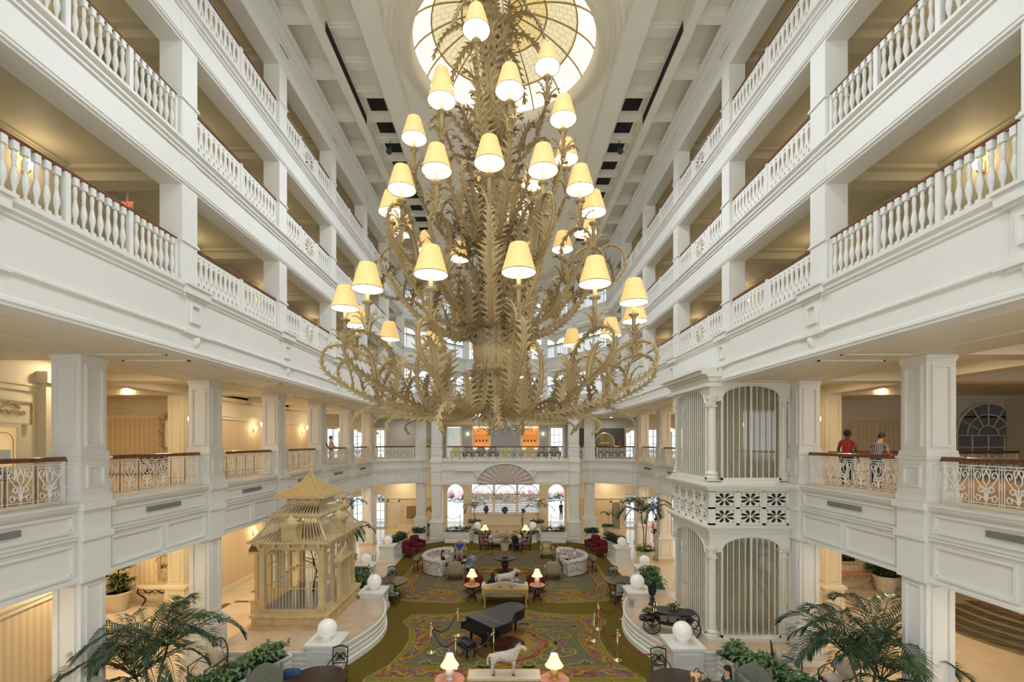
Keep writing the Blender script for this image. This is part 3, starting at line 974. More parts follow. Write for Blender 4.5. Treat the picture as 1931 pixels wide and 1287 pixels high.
def rail_mesh(w):
    if w not in RAILME:
        mb = MB(); 
        mb.tube([(-w/2-.02,0,0),(w/2+.02,0,0)], .034, 8); mb.box(-w/2-.02,-.022,-.045,w/2+.02,.022,-.015)
        RAILME[w] = mb.mesh('handrail', WOODRAIL)
    return RAILME[w]
BOTME = {}
def bottom_mesh(w):
    if w not in BOTME:
        BOTME[w] = MB().box(-w/2,-.05,0,w/2,.05,.045).mesh('bottom_rail', WHITE)
    return BOTME[w]

def railing(kind, loc, rz, h, label, w=RW):
    """local x along the railing, z up from the kerb; h = rail-top height"""
    t = thing('gallery_railing', label, 'railing', loc, rz, 'upper gallery railings')
    put('handrail', rail_mesh(w), t, (0,0,h-.035))
    put('bottom_rail', bottom_mesh(w), t, (0,0,0))
    z = .045
    if kind == 'turned':
        n = 24
        p = w/n
        post = MB().box(-.045,-.045,0,.045,.045,h-.12).mesh('post', WHITE)
        for k in range(n+1):
            x = -w/2 + p*k
            if k % 8 == 0:
                put('post', post, t, (min(max(x,-w/2+.05),w/2-.05),0,z))
            else:
                o = put('baluster', BAL, t, (x,0,z)); o.scale = (1,1,(h-.125)/.86)
    elif kind == 'pair':
        for sx in (-1, 1):
            put('fret_panel', FRET_HALF, t, (sx*(pw/2+.05),0,z))
        put('post', MB().box(-.05,-.04,0,.05,.04,h-.12).mesh('post', WHITE), t, (0,0,z))
    elif kind == 'rosette':
        for sx in (-1, 1):
            put('fret_panel', FRET_THIRD, t, (sx*(RW/2-pw3/2-.02),0,z))
            put('post', MB().box(-.03,-.035,0,.03,.035,h-.12).mesh('post', WHITE), t, (sx*(pwm/2+.03),0,z))
        put('rosette_panel', ROSETTE, t, (0,0,z))
    else:
        n = int(w/.14)
        bar = MB().cbox(0,0,0,.05,.03,h-.12).mesh('bar', WHITE)
        for k in range(n):
            put('bar', bar, t, (-w/2+.07+(w-.14)*k/(n-1),0,z))
        MB().box(-w/2,-.03,h-.2,w/2,.03,h-.12).build('top_rail', WHITE, t, loc=(0,0,0))
    return t
KIND = {-2:'turned', -1:'turned', 0:'pair', 1:'rosette', 2:'pair', 3:'rosette', 4:'pair'}
DESC = {'turned':'turned-baluster', 'pair':'pierced fretwork', 'rosette':'pierced rosette', 'bars':'slim-bar'}
for s, nm in ((-1,'left'),(1,'right')):
    for f in range(3):
        for n in range(-1, 5):
            y = (YN[n]+YN[n+1])/2
            k = KIND[n]
            railing(k, (s*(W3+.10), y, ZB[f]), pi/2, ZR[f]-ZB[f],
                    'white %s railing with brown handrail, %s floor %s side, %s' % (DESC[k], FLOORS[f], nm, 'nearest bay' if n == -1 else '%s bay from the camera' % ORD[n+1]))
for i in (1, 2, 3):
    for f in range(3):
        a, t, n_, L = seg_frame(P3, i)
        spans = [(.35, L-.35)] if i == 2 else ([(.3, L*.55-.3), (L*.55+.3, L-.3)] if i == 1 else [(.3, L*.45-.3), (L*.45+.3, L-.3)])
        for k, (s0, s1) in enumerate(spans):
            p = seg_pt(P3, i, (s0+s1)/2, .1)
            railing('bars', (p[0], p[1], ZB[f]), atan2(t.y, t.x), ZR[f]-ZB[f],
                    'slim white bar railing of the %s floor, %s%s' % (FLOORS[f], {1:'left angled end', 2:'centre of the far end', 3:'right angled end'}[i], '' if i == 2 else (', %s part' % ('outer' if (k == 0) == (i == 1) else 'inner'))), w=s1-s0)

# ---------------------------------------------------------------- wrought-iron railing of the second floor
IRON = mat('white_iron', (0.84,0.82,0.76), rough=0.4, var=0.02)
def spiral(cx, cz, r0, turns, a0, dirn, n=18, r1=.012):
    return [(cx + (r0+(r1-r0)*k/(n-1))*cos(a0+dirn*2*pi*turns*k/(n-1)), 0, cz + (r0+(r1-r0)*k/(n-1))*sin(a0+dirn*2*pi*turns*k/(n-1))) for k in range(n)]
def iron_module(w):
    mb = MB()
    r = .0125
    T = lambda pts, rr=r: mb.tube(pts, rr, 4, caps=False)
    h = .82
    for z in (.07, .76): T([(-w/2,0,z),(w/2,0,z)], .010)
    T([(-w/2,0,.01),(w/2,0,.01)], .014); T([(-w/2,0,h),(w/2,0,h)], .014)
    for x in (-w/2, w/2, -w/2+.05, w/2-.05): T([(x,0,.0),(x,0,h)], .010 if abs(x) > w/2-.01 else .008)
    c = [(w/2+.0,0,0)]
    for k in range(1):
        T([(-w/2+.025+.0+.024*cos(2*pi*q/12),0,.415+.035*sin(2*pi*q/12)) for q in range(13)], .007)
    iw = w/2-.05
    for sx in (-1, 1):
        # big lyre scrolls
        T([(sx*x,0,z) for x,z in ((.02,.12),(.03,.30),(.10,.42),(iw*.80,.55),(iw*.92,.64),(iw*.75,.71),(iw*.5,.68),(iw*.45,.60),(iw*.60,.57),(iw*.66,.62))])
        T([(sx*x,0,z) for x,z in ((.02,.16),(.09,.20),(iw*.72,.24),(iw*.86,.18),(iw*.72,.11),(iw*.48,.13),(iw*.46,.20),(iw*.62,.22))])
        T([(sx*x,0,z) for x,z in ((.0,.34),(.06,.40),(iw*.5,.40),(iw*.62,.33),(iw*.42,.28),(iw*.3,.33))])
        T([(sx*x,0,z) for x,z in ((.0,.24),(.06,.30),(iw*.45,.31))])
        T([(sx*x,0,z) for x,z in ((.025,.46),(.06,.52),(.06,.60),(.02,.68),(.0,.76))])
        T([(sx*x,0,z) for x,z in ((.06,.60),(iw*.35,.72),(iw*.2,.76))])
    T([(0,0,.07),(0,0,.46)], .010)
    T([(.028*cos(2*pi*q/10),0,.79+.028*sin(2*pi*q/10)) for q in range(11)], .007)
    T([(.028*cos(2*pi*q/10),0,.04+.026*sin(2*pi*q/10)) for q in range(11)], .007)
    return mb.mesh('scroll_panel', IRON)
MODME = {}
def iron_railing(loc, rz, w, label, mods=None):
    t = thing('iron_railing', label, 'railing', loc, rz, 'white wrought-iron gallery railings')
    n = mods or max(2, round(w/.58))
    mw = round(w/n, 3)
    if mw not in MODME: MODME[mw] = iron_module(mw)
    for k in range(n):
        put('scroll_panel', MODME[mw], t, (-w/2+mw*(k+.5), 0, .06))
    put('bottom_rail', MB().box(-w/2,-.02,.0,w/2,.02,.03).mesh('bottom_rail', IRON), t, (0,0,.02))
    mb = MB(); mb.tube([(-w/2-.1,0,1.0),(w/2+.1,0,1.0)], .042, 8); mb.box(-w/2-.1,-.03,.94,w/2+.1,.03,.97)
    mb.build('handrail', WOODRAIL, t)
    for sx in (-1, 1):
        MB().box(sx*w/2-.03,-.03,0,sx*w/2+.03,.03,.95).build('post', IRON, t)
    return t
for s, nm in ((-1,'left'),(1,'right')):
    for n in range(-1, 5):
        if s > 0 and n == 1: continue            # the lift stands here
        y = (YN[n]+YN[n+1])/2
        iron_railing((s*(W2+.28), y, 5.92), pi/2, 4.4-.9, 'white scrolled iron railing with brown handrail, second floor %s, %s' % (nm, 'nearest bay' if n == -1 else '%s bay from the camera' % ORD[n+1]))
for i, desc in ((1,'left angled bay'),(2,'short bay left of the far centre'),(3,'far centre over the shell arch'),(4,'short bay right of the far centre'),(5,'right angled bay')):
    a, t, n_, L = seg_frame(P2, i)
    p = seg_pt(P2, i, L/2, .3)
    iron_railing((p[0], p[1], 5.92), atan2(t.y, t.x), L-(1.0 if L > 3 else .7), 'white scrolled iron railing of the second floor, %s' % desc)
# small curb boxes flanking each column are part of the fascia
# ================================================================ GALLERY AND AMBULATORY LAMPS
GLOW = lamp_mat('lamp_glass', (1,.9,.7), (1.0,.78,.42), 9.0)
def make_sconce(label, power, cat='sconce', grp='wall sconces'):
    t = thing('wall_sconce', label, cat, (0,0,0), 0, grp)
    MB().box(0,-.05,-.12,.03,.05,.12).build('back_plate', BRASS, t)
    MB().tube([(.03,0,-.06),(.10,0,-.10),(.15,0,-.04)], .012, 6).build('arm', BRASS, t)
    MB().lathe([(.035,-.02),(.06,.02),(.075,.14),(.07,.15)], 10, (.15,0,0)).build('glass_shade', GLOW, t, smooth=True)
    if power: point_light('sconce_light', (.30,0,.1), power, WARM2, .12, t)
    return t
sc = {}
def sconce(loc, rz, label, power, grp='wall sconces'):
    if power not in sc:
        sc[power] = make_sconce(label, power, grp=grp)
        sc[power].location = loc; sc[power].rotation_euler = (0,0,rz)
    else:
        dup(sc[power], loc, rz, label, grp)
for s, nm in ((-1,'left'),(1,'right')):
    rz = 0 if s < 0 else pi
    for f in range(3):
        for n in range(-1, 5):
            sconce((s*(W3+GD), YN[n]+3.2, ZB[f]+2.05), rz, 'glowing brass sconce on the %s %s-floor gallery wall, %s' % (nm, FLOORS[f], 'nearest' if n == -1 else '%s bay from the camera' % ORD[n+1]), 8, 'sconces on the upper gallery walls')
    # sconces on columns (camera side and hall side), second floor
    for n in range(0, 5):
        sconce((s*(W2+.66+.02), YN[n]-.0, 7.95), pi if s < 0 else 0, 'lit sconce on the outer face of the %s column of the %s second-floor gallery' % (ORD[n], nm), 0, 'sconces on the second-floor columns')
    for lv, z in ((0, 2.4), (1, 7.9)):
        for k, yy in enumerate((24.2, 27.0, 30.0)):
            sconce((s*13.4, yy, z), 0 if s < 0 else pi, 'lit brass sconce on the %s striped wall of the %s, %s' % (nm, ('ground floor','second floor')[lv], ORD[k]), 14, 'sconces on the striped walls')
# downlights added to brighten the arcades and galleries, each fitting with its own lamp
def downlight(x, y, z, label, power, size=.5):
    t = thing('added_downlight', label, 'downlight', (x, y, z), 0, 'added ceiling downlights')
    MB().lathe([(.16,.0),(.17,-.02),(.12,-.025),(.11,.0)], 16, cap=False).build('trim_ring', WHITE, t)
    MB().lathe([(.001,-.004),(.11,-.004)], 16, cap=False).build('lens', GLOW, t)
    l = area_light('added_beam', (0,0,-.05), size, power, WARM2, shape='DISK'); l.parent = t
    return t
for s, nm in ((-1,'left'),(1,'right')):
    for n in range(-1, 5):
        y = (YN[n]+YN[n+1])/2
        tag_ = 'nearest bay' if n == -1 else '%s bay from the camera' % ORD[n+1]
        downlight(s*11.7, y, 9.56, 'added ceiling downlight over the %s second-floor gallery, %s' % (nm, tag_), 44, .24)
        downlight(s*11.5, y, 4.40, 'added ceiling downlight over the %s ground-floor arcade, %s' % (nm, tag_), 55, .24)
    for k, y in enumerate((15.5, 19.0)):
        downlight(s*15.7, y, 9.56, 'added ceiling downlight inside the %s second-floor recess, %s' % (nm, ('nearer','farther')[k]), 110 if s < 0 else 85, .24)
        downlight(s*15.7, y, 4.40, 'added ceiling downlight inside the %s ground-floor recess, %s' % (nm, ('nearer','farther')[k]), 90 if s < 0 else 60, .24)
for k, x in enumerate((-8.5,-3,3,8.5)):
    downlight(x, 36.6, 9.22, 'added ceiling downlight over the far second-floor gallery, %s from the left' % ORD[k], 40, .24)
    downlight(x, 37.0, 4.40, 'added ceiling downlight over the far ground-floor lobby, %s from the left' % ORD[k], 45, .24)
# ================================================================ THE GREAT LEAF CHANDELIER
LEAFM = mat('gilt_leaf_metal', (0.44,0.31,0.13), rough=0.45, metal=0.0, scale=5, col2=(0.26,0.175,0.07), spec=0.4)
def random_tint(m, cols):
    nt = m.node_tree; b = nt.nodes['Principled BSDF']
    oi = nt.nodes.new('ShaderNodeObjectInfo'); rp = nt.nodes.new('ShaderNodeValToRGB')
    els = rp.color_ramp.elements
    while len(els) < len(cols): els.new(.5)
    for i, c in enumerate(cols):
        els[i].position = i/(len(cols)-1); els[i].color = (*c, 1)
    nt.links.new(oi.outputs['Random'], rp.inputs[0])
    old = b.inputs['Base Color'].links[0].from_socket
    mx = nt.nodes.new('ShaderNodeMix'); mx.data_type = 'RGBA'; mx.inputs['Factor'].default_value = .6
    nt.links.new(old, mx.inputs['A']); nt.links.new(rp.outputs[0], mx.inputs['B']); nt.links.new(mx.outputs['Result'], b.inputs['Base Color'])
random_tint(LEAFM, [(0.13,0.09,0.035),(0.44,0.32,0.14),(0.21,0.16,0.09),(0.56,0.41,0.19),(0.17,0.12,0.045)])  # lit and shaded leaf tones put into the colour, varied per piece
CANDLE = mat('candle_sleeve', (0.80,0.66,0.40), rough=0.5, emit=(1,.7,.3), estr=.12)
SHADE = lamp_mat('lamp_shade_cream', (0.72,0.52,0.22), (1.0,0.62,0.18), 0.40)
LINING = lamp_mat('lamp_shade_lining', (1,.95,.8), (1.0,.90,.66), 2.4)
RIMD = mat('shade_trim', (0.10,0.08,0.05), rough=.6)

def serrated(mb, pts, side, w, teeth=10, tooth=.55, curl=0.0, nrm=None, thick=0.006):
    """leaf blade along a curve with saw-toothed margins; w = half width along t in 0..1"""
    P = [Vector(p) for p in pts]
    cum = [0]
    for a, b in zip(P, P[1:]): cum.append(cum[-1] + (b-a).length)
    L = cum[-1]
    def at(t):
        d = max(0, min(1, t))*L
        for i in range(len(P)-1):
            if d <= cum[i+1] or i == len(P)-2:
                k = (d-cum[i])/max(1e-9, cum[i+1]-cum[i])
                return P[i].lerp(P[i+1], k), (P[i+1]-P[i]).normalized()
    sd = Vector(side)
    vs = []; fs = []
    def fr(t):
        p, tg = at(t)
        q = sd - tg*sd.dot(tg)
        q = q.normalized() if q.length > 1e-4 else tg.orthogonal().normalized()
        return p, q, tg.cross(q)
    for k in range(teeth+1):
        t = k/teeth
        p, q, up = fr(t); ww = w(t)
        pm, qm, um = fr(t + .58/teeth)
        pt, qt, ut = fr(t + .95/teeth)
        vs += [p + up*thick, p + q*ww*.40 + up*curl*ww*.2, p - q*ww*.40 + up*curl*ww*.2,
               pm + qm*ww*.40 + um*curl*ww*.2, pm - qm*ww*.40 + um*curl*ww*.2,
               pt + qt*ww*1.25 + ut*curl*ww, pt - qt*ww*1.25 + ut*curl*ww]
    for k in range(teeth):
        a, b = 7*k, 7*(k+1)
        fs += [(a, a+1, b+1, b), (a, b, b+2, a+2), (a+1, a+5, a+3), (a+2, a+4, a+6)]
    mb.add(vs, fs)

CX, CY, CZ = -0.12, 6.0, 7.3
chand = thing('chandelier', 'huge gilt leaf-work chandelier with tiers of lit cream lampshades', 'chandelier', (CX, CY, CZ))

# trunk
tr = MB()
tr.lathe([(.02,.22),(.06,.30),(.10,.36),(.15,.46),(.20,.60),(.235,.80),(.24,.90),(.255,.92),(.255,.98),(.24,1.0),(.245,1.05),(.27,1.15),(.25,1.35),(.17,1.7),(.12,2.1),(.10,2.6),
          (.13,2.9),(.16,3.0),(.10,3.1),(.09,3.6),(.14,3.75),(.17,3.85),(.09,3.95),(.075,4.6),(.12,4.8),(.08,4.95),(.07,5.4),(.13,5.6),(.06,5.8),(.03,6.0)], 16)
tr.build('trunk', LEAFM, chand, smooth=True)
# fluted tubes around the collar
fl = MB().tube(spline([(.25,0,1.0),(.27,0,.85),(.27,0,.7),(.24,0,.52),(.30,0,.36),(.42,0,.28)], 4), .016, 6).mesh('flute', LEAFM, True)
for k in range(16): put('flute', fl, chand, None, 2*pi*k/16)
# chain up to the ceiling
ch = MB()
for k in range(52):
    z = 6.0 + k*.135
    a = (k % 2)*pi/2
    ch.tube([(.05*cos(q)*cos(a), .05*cos(q)*sin(a), z+.085*sin(q)) for q in [2*pi*j/10 for j in range(10)]], .014, 5, closed=True)
ch.build('chain', LEAFM, chand)

def leaf_mesh(L, w, bend, teeth=9, name='leaf'):
    """upright acanthus leaf: grows along +z, bends outwards to +x"""
    mb = MB()
    pts = spline([(0,0,0),(bend*.10,0,L*.35),(bend*.35,0,L*.70),(bend*.8,0,L*.93),(bend*1.15,0,L*.90)], 5)
    serrated(mb, pts, (0,1,0), lambda t: w*(.35+.9*sin(pi*min(1,.12+.80*t)))*(1-.55*t), teeth, curl=.25)
    mb.tube(pts, [.014*(1-.7*i/len(pts)) for i in range(len(pts))], 4)
    return mb.mesh(name, LEAFM)
LF = {'s': leaf_mesh(.34,.11,.16,6), 'm': leaf_mesh(.60,.16,.24,8), 'l': leaf_mesh(.85,.15,.30,11), 'xl': leaf_mesh(1.15,.14,.30,14)}
for key, r, z, n, ph in (('l',.24,1.0,9,0),('xl',.18,1.15,7,.3),('m',.14,.34,10,0),('l',.13,2.0,8,.1),('l',.14,1.6,6,.4),('m',.12,2.75,8,0),
                         ('m',.14,2.95,8,.3),('l',.10,3.15,7,.2),('m',.13,3.72,7,0),('l',.08,4.0,6,.3),('m',.10,4.75,7,.1),('m',.07,5.0,6,.4),('m',.10,5.55,7,.2)):
    for k in range(n):
        a = ph + 2*pi*k/n
        put('leaf', LF[key], chand, (r*cos(a), r*sin(a), z), a)

def arm_mesh(pts, r0=.022, r1=.010, w=.07, teeth=None, name='arm', sub=6):
    c = spline([(x,0,z) if len(p) == 2 else p for p in pts for x, z in [(p[0], p[-1])]], sub)
    n = len(c)
    mb = MB()
    mb.tube(c, [r0+(r1-r0)*i/(n-1) for i in range(n)], 6)
    Lc = sum((b-a).length for a, b in zip(c, c[1:]))
    T = teeth or max(5, int(Lc/.075))
    serrated(mb, c, (0,1,0), lambda t: w*(1-.45*t), T, curl=.15)
    serrated(mb, [p + Vector((0,.006,0)) for p in c], (-.6,0,1), lambda t: w*.62*(1-.4*t), T, curl=.1)
    return mb.mesh(name, LEAFM)
def lamp_meshes():
    A = MB().lathe([(.018,0),(.022,.02),(.016,.05),(.02,.10),(.024,.26),(.03,.28)], 8).mesh('socket', LEAFM, True)
    B = MB().lathe([(.012,.0),(.055,.02),(.06,.035),(.02,.04)], 10).mesh('drip_pan', LEAFM, True)
    C = MB().lathe([(.021,0),(.021,.22)], 8).mesh('candle', CANDLE, True)
    S = MB().lathe([(.160,0),(.085,.26)], 24, cap=False).mesh('lamp_shade', SHADE, True)
    I = MB().lathe([(.155,.004),(.083,.258)], 24, cap=False).add([(.083*cos(2*pi*k/24), .083*sin(2*pi*k/24), .255) for k in range(24)], [tuple(range(24))]).mesh('shade_lining', LINING, True)
    R = MB()
    for r, z in ((.161,.0),(.087,.26)):
        R.tube([(r*cos(2*pi*k/24), r*sin(2*pi*k/24), z) for k in range(24)], .004, 4, closed=True)
    R = R.mesh('shade_trim', RIMD)
    R = MB().tube([(.161*cos(2*pi*k/24), .161*sin(2*pi*k/24), 0) for k in range(24)], .004, 4, closed=True).mesh('shade_trim', RIMD)
    return A, B, C, S, I, R
LM = lamp_meshes()
CUP = leaf_mesh(.20,.035,.13,6,'cup_leaf')
def add_lamp(arm, x, z):
    put('socket', LM[0], arm, (x,0,z)); put('drip_pan', LM[1], arm, (x,0,z+.27)); put('candle', LM[2], arm, (x,0,z+.30))
    put('lamp_shade', LM[3], arm, (x,0,z+.43)); put('shade_lining', LM[4], arm, (x,0,z+.43)); put('shade_trim', LM[5], arm, (x,0,z+.43))
    for q in range(5):
        a = 2*pi*q/5 + .3
        put('cup_leaf', CUP, arm, (x+.02*cos(a), .02*sin(a), z-.02), a)
def tier(n, phase_deg, pts, lampx, lampz, leaves, w=.07, r0=.022):
    """azimuth 0 = towards the camera (-y), positive to the right (+x)"""
    me = arm_mesh(pts, w=w, r0=r0)
    for k in range(n):
        th = radians(phase_deg) + 2*pi*k/n
        a = put('arm', me, chand, None, th - pi/2)
        if lampx:
            add_lamp(a, lampx, lampz)
        for (x, z, key, rot, sc_) in leaves:
            o = put('leaf', LF[key], a, (x,0,z), rot); o.scale = (sc_,)*3
TA = [(.14,1.5),(.22,.98),(.34,.56),(.62,.36),(1.05,.38),(1.45,.48),(1.82,.64),(2.08,.84),(2.06,1.06),(1.86,1.12),(1.62,1.02),(1.52,.84),(1.62,.70)]
tier(14, 9, TA, 1.84, 1.12, [(.85,.37,'m',0,.7),(1.5,.50,'m',pi,.8),(1.75,.62,'s',0,1.1)], w=.095)
TA2 = [(.20,.9),(.34,.52),(.60,.34),(.95,.30),(1.25,.36),(1.45,.52),(1.48,.80),(1.36,1.02),(1.16,1.04),(1.06,.90),(1.12,.76)]
tier(7, 21, TA2, 0, 0, [(1.0,.30,'m',0,.8)], w=.095)
# low hanging tendrils
tier(6, 4, [(.40,.42),(.7,.36),(1.0,.30),(1.28,.30),(1.45,.20),(1.36,.10)], 0, 0, [(1.0,.30,'s',pi,.7)], w=.06, r0=.014)
tier(8, 30, [(.9,.38),(1.3,.44),(1.66,.36),(1.80,.20),(1.68,.10)], 0, 0, [(1.5,.40,'s',0,.8)], w=.06, r0=.014)
TB = [(.10,2.0),(.20,1.62),(.42,1.42),(.75,1.46),(1.05,1.68),(1.28,1.98),(1.44,2.26),(1.30,2.44),(1.10,2.38),(1.04,2.20),(1.14,2.08)]
tier(14, 0, TB, 1.30, 2.44, [(.6,1.42,'m',0,.8),(1.15,1.82,'s',pi,1.2)], w=.085)
TB2 = [(.16,1.9),(.36,1.56),(.72,1.62),(1.10,1.90),(1.45,1.96),(1.68,2.16),(1.66,2.42),(1.48,2.50),(1.36,2.38)]
tier(6, 22, TB2, 0, 0, [(.8,1.66,'m',0,.9),(1.3,1.92,'s',0,1.2),(1.55,2.02,'s',pi,1.1)], w=.075)
TC = [(.08,3.1),(.16,2.72),(.36,2.52),(.62,2.64),(.84,2.92),(.98,3.22),(1.02,3.42),(1.14,3.50),(1.24,3.40)]
tier(8, 12, TC, 1.02, 3.42, [(.4,2.52,'m',0,.8),(.7,2.74,'m',pi,.7),(.9,3.02,'s',0,1.0)], w=.075)
TC2 = [(.10,2.9),(.30,2.66),(.60,2.86),(.78,3.10),(.72,3.30),(.56,3.30),(.52,3.18)]
tier(6, 34, TC2, 0, 0, [(.45,2.74,'m',0,.7)], w=.07)
TD = [(.07,3.95),(.16,3.68),(.36,3.66),(.55,3.86),(.66,4.14),(.72,4.36),(.82,4.42),(.88,4.34)]
tier(4, -14, TD, .72, 4.36, [(.36,3.66,'m',0,.8),(.58,3.92,'s',0,1.0)], w=.07)
tier(5, 20, [(.08,4.1),(.22,3.82),(.50,3.92),(.66,4.02),(.76,3.92),(.74,3.78)], 0, 0, [(.4,3.86,'s',0,1)], w=.07)
# drooping crown leaves at the top
tier(8, 10, [(.06,5.2),(.20,5.38),(.42,5.42),(.62,5.28),(.74,5.05),(.78,4.92)], 0, 0, [], w=.085)
tier(6, 30, [(.05,5.7),(.16,5.9),(.30,5.92),(.42,5.78),(.48,5.6)], 0, 0, [], w=.07)

# ---------------------------------------------------------------- crystal chandelier hanging farther back
CRY = glass_mat('crystal', (0.86,0.82,0.74), 0.35)
CRYL = lamp_mat('crystal_bulb', (1,.95,.85), (1,.88,.66), 6)
cc = thing('crystal_chandelier', 'cut-crystal chandelier glittering behind the great leaf chandelier', 'chandelier', (0, 25.8, 7.9))
MB().lathe([(.03,.0),(.25,.12),(.12,.3),(.2,.6),(.08,.9),(.15,1.6),(.06,2.2),(.1,3.4),(.03,4.0)], 12).build('stem', CRY, cc, smooth=True)
MB().tube([(0,0,4.0),(0,0,13.75)], .02, 6).build('rod', BRASS, cc)
am = MB().tube(spline([(.12,0,.6),(.5,0,.12),(1.0,0,.02),(1.5,0,.2),(1.72,0,.55),(1.6,0,.8)], 5), .03, 5).mesh('arm', CRY, True)
dm = MB().lathe([(.001,-.28),(.035,-.20),(.001,-.05)], 6).mesh('drop', CRY)
bm_ = MB().sphere((0,0,.08), .05, 8, 6).mesh('bulb', CRYL, True)
for k in range(24):
    a = put('arm', am, cc, None, 2*pi*k/24)
    put('drop', dm, a, (1.0,0,.0)); put('drop', dm, a, (1.55,0,.22)); put('bulb', bm_, a, (1.6,0,.8))
am2 = MB().tube(spline([(.1,0,2.2),(.4,0,1.8),(.8,0,1.75),(1.15,0,2.1),(1.1,0,2.3)], 5), .028, 5).mesh('arm', CRY, True)
for k in range(14):
    a = put('arm', am2, cc, None, 2*pi*k/14)
    put('drop', dm, a, (.8,0,1.75)); put('bulb', bm_, a, (1.1,0,2.3))
# ================================================================ RAISED PLATFORMS, PEDESTALS, PLANTERS
def sweep_path(mb, path, prof):
    for i in range(len(path)-1): sweep_seg(mb, path, i, prof)
    return mb
def platform(s, nm):
    # edge runs from the near outer corner, along the near side, round the bowed front, to the far side
    bow = []
    for k in range(15):
        t = k/14
        y = 14.9 + 4.3*t
        x = 5.15 - .55*sin(pi*t)
        bow.append((x, y))
    edge = [(9.2,14.25),(6.1,14.25)] + [(5.55,14.35)] + bow + [(5.5,19.7),(9.2,20.2)]
    edge = [(s*x, y) for x, y in edge]
    if s < 0: edge = edge[::-1]
    t = thing('platform', 'raised marble-topped platform with stepped white front on the %s' % nm, 'platform', (0,0,0))
    # interior lies to one side of travel; offset_path positive = left of travel
    prof = [(-.02,.712),(.05,.712),(.05,.64),(.02,.62),(.02,.52),(.05,.50),(.05,.46),(.02,.44),(.02,.36),(.05,.34),(.05,.30),(.02,.28),(.02,.20),(.09,.18),(.09,.02),(.09,0)]
    test = offset_path(edge, -.05)
    MB().prism(edge, .02, .705).build('marble_top', mat('marble_pink', (0.66,0.50,0.36), rough=.2, scale=2, col2=(0.58,0.42,0.29)), t)
    mb = MB(); sweep_path(mb, edge, prof)
    mb.build('stepped_front', WHITE, t)
    return t
platform(-1, 'left'); platform(1, 'right')

GLOBE = mat('globe_glass', (0.86,0.84,0.78), rough=0.12, var=.01, emit=(1,.93,.8), estr=.10)
def make_pedestal(label, w=.95, h=.95):
    t = thing('globe_pedestal', label, 'pedestal', (0,0,0), 0, 'white pedestals topped with globes')
    mb = MB().box(-w/2,-w/2,.2,w/2,w/2,h-.08); frames4(mb, w/2, w*.7, .28, h-.2, .04, .02)
    mb.build('block', WHITE, t)
    mb = MB().box(-w/2-.06,-w/2-.06,0,w/2+.06,w/2+.06,.2); mb.box(-w/2-.03,-w/2-.03,.2,w/2+.03,w/2+.03,.25)
    mb.build('base', WHITE, t)
    mb = MB().box(-w/2-.03,-w/2-.03,h-.12,w/2+.03,w/2+.03,h-.07); mb.box(-w/2-.07,-w/2-.07,h-.07,w/2+.07,w/2+.07,h)
    mb.build('cap', WHITE, t)
    g = MB().sphere((0,0,h+.33), .305, 28, 16).build('globe', GLOBE, t, smooth=True)
    MB().lathe([(.19,0),(.16,.03),(.15,.08)], 20, (0,0,h)).build('collar', WHITE, g)
    return t
pd = make_pedestal('white pedestal with a white globe at the near left corner of the birdcage platform')
pd.location = (-5.7,14.65,0)
for (x, y, lab, sc_) in ((-5.6,19.55,'white globe pedestal at the far corner of the birdcage platform',1),(-7.3,23.9,'white globe pedestal at the left marble entrance, nearer the camera',.9),
                     (-7.3,28.4,'white globe pedestal at the left marble entrance, farther from the camera',.9),
                     (5.65,14.45,'white globe pedestal at the near corner of the lift platform beside the carriage',1),(5.7,19.6,'white globe pedestal behind the black display stand on the right',1),
                     (7.2,23.5,'white globe pedestal at the right marble entrance, nearer the camera',.9),(7.15,27.9,'white globe pedestal at the right marble entrance, farther from the camera',.9),
                     (-2.05,33.7,'left of the two small globe pedestals before the far counter',.85),(2.05,33.7,'right of the two small globe pedestals before the far counter',.85)):
    dup(pd, (x,y,0), 0, lab, None, sc_)

GREEN = mat('hedge_leaf', (0.10,0.20,0.055), rough=.45, scale=9, col2=(0.03,0.075,0.02))
GREEN2 = mat('hedge_leaf_pale', (0.16,0.26,0.09), rough=.45, scale=9, col2=(0.05,0.10,0.03))
DARKG = mat('shrub_leaf', (0.05,0.095,0.03), rough=.5, scale=9, col2=(0.02,0.035,0.012))
SOIL = mat('soil', (0.05,0.035,0.02), rough=.95)
def leaf_quad(mb, p, d, L, w, droop=.3):
    d = Vector(d).normalized()
    sd = d.cross(Vector((0,0,1)))
    if sd.length < .1: sd = Vector((1,0,0))
    sd.normalize()
    a = Vector(p); b = a + d*L*.5 + Vector((0,0,L*.06)); c = a + d*L - Vector((0,0,L*droop))
    up = Vector((0,0,w*.25))
    mb.add([a, b+sd*w/2+up, c, b-sd*w/2+up, b], [(0,1,4),(1,2,4),(4,2,3),(0,4,3)])
def foliage(mb, rnd, pts, n, L, w, spread=.15, updir=.5):
    for k in range(n):
        p = rnd.choice(pts)
        p = Vector(p) + Vector((rnd.uniform(-1,1)*spread, rnd.uniform(-1,1)*spread, rnd.uniform(-.5,.5)*spread))
        a = rnd.uniform(0, 2*pi)
        leaf_quad(mb, p, (cos(a), sin(a), rnd.uniform(-.1, 1)*updir*1.6), L*rnd.uniform(.7,1.2), w*rnd.uniform(.8,1.2))
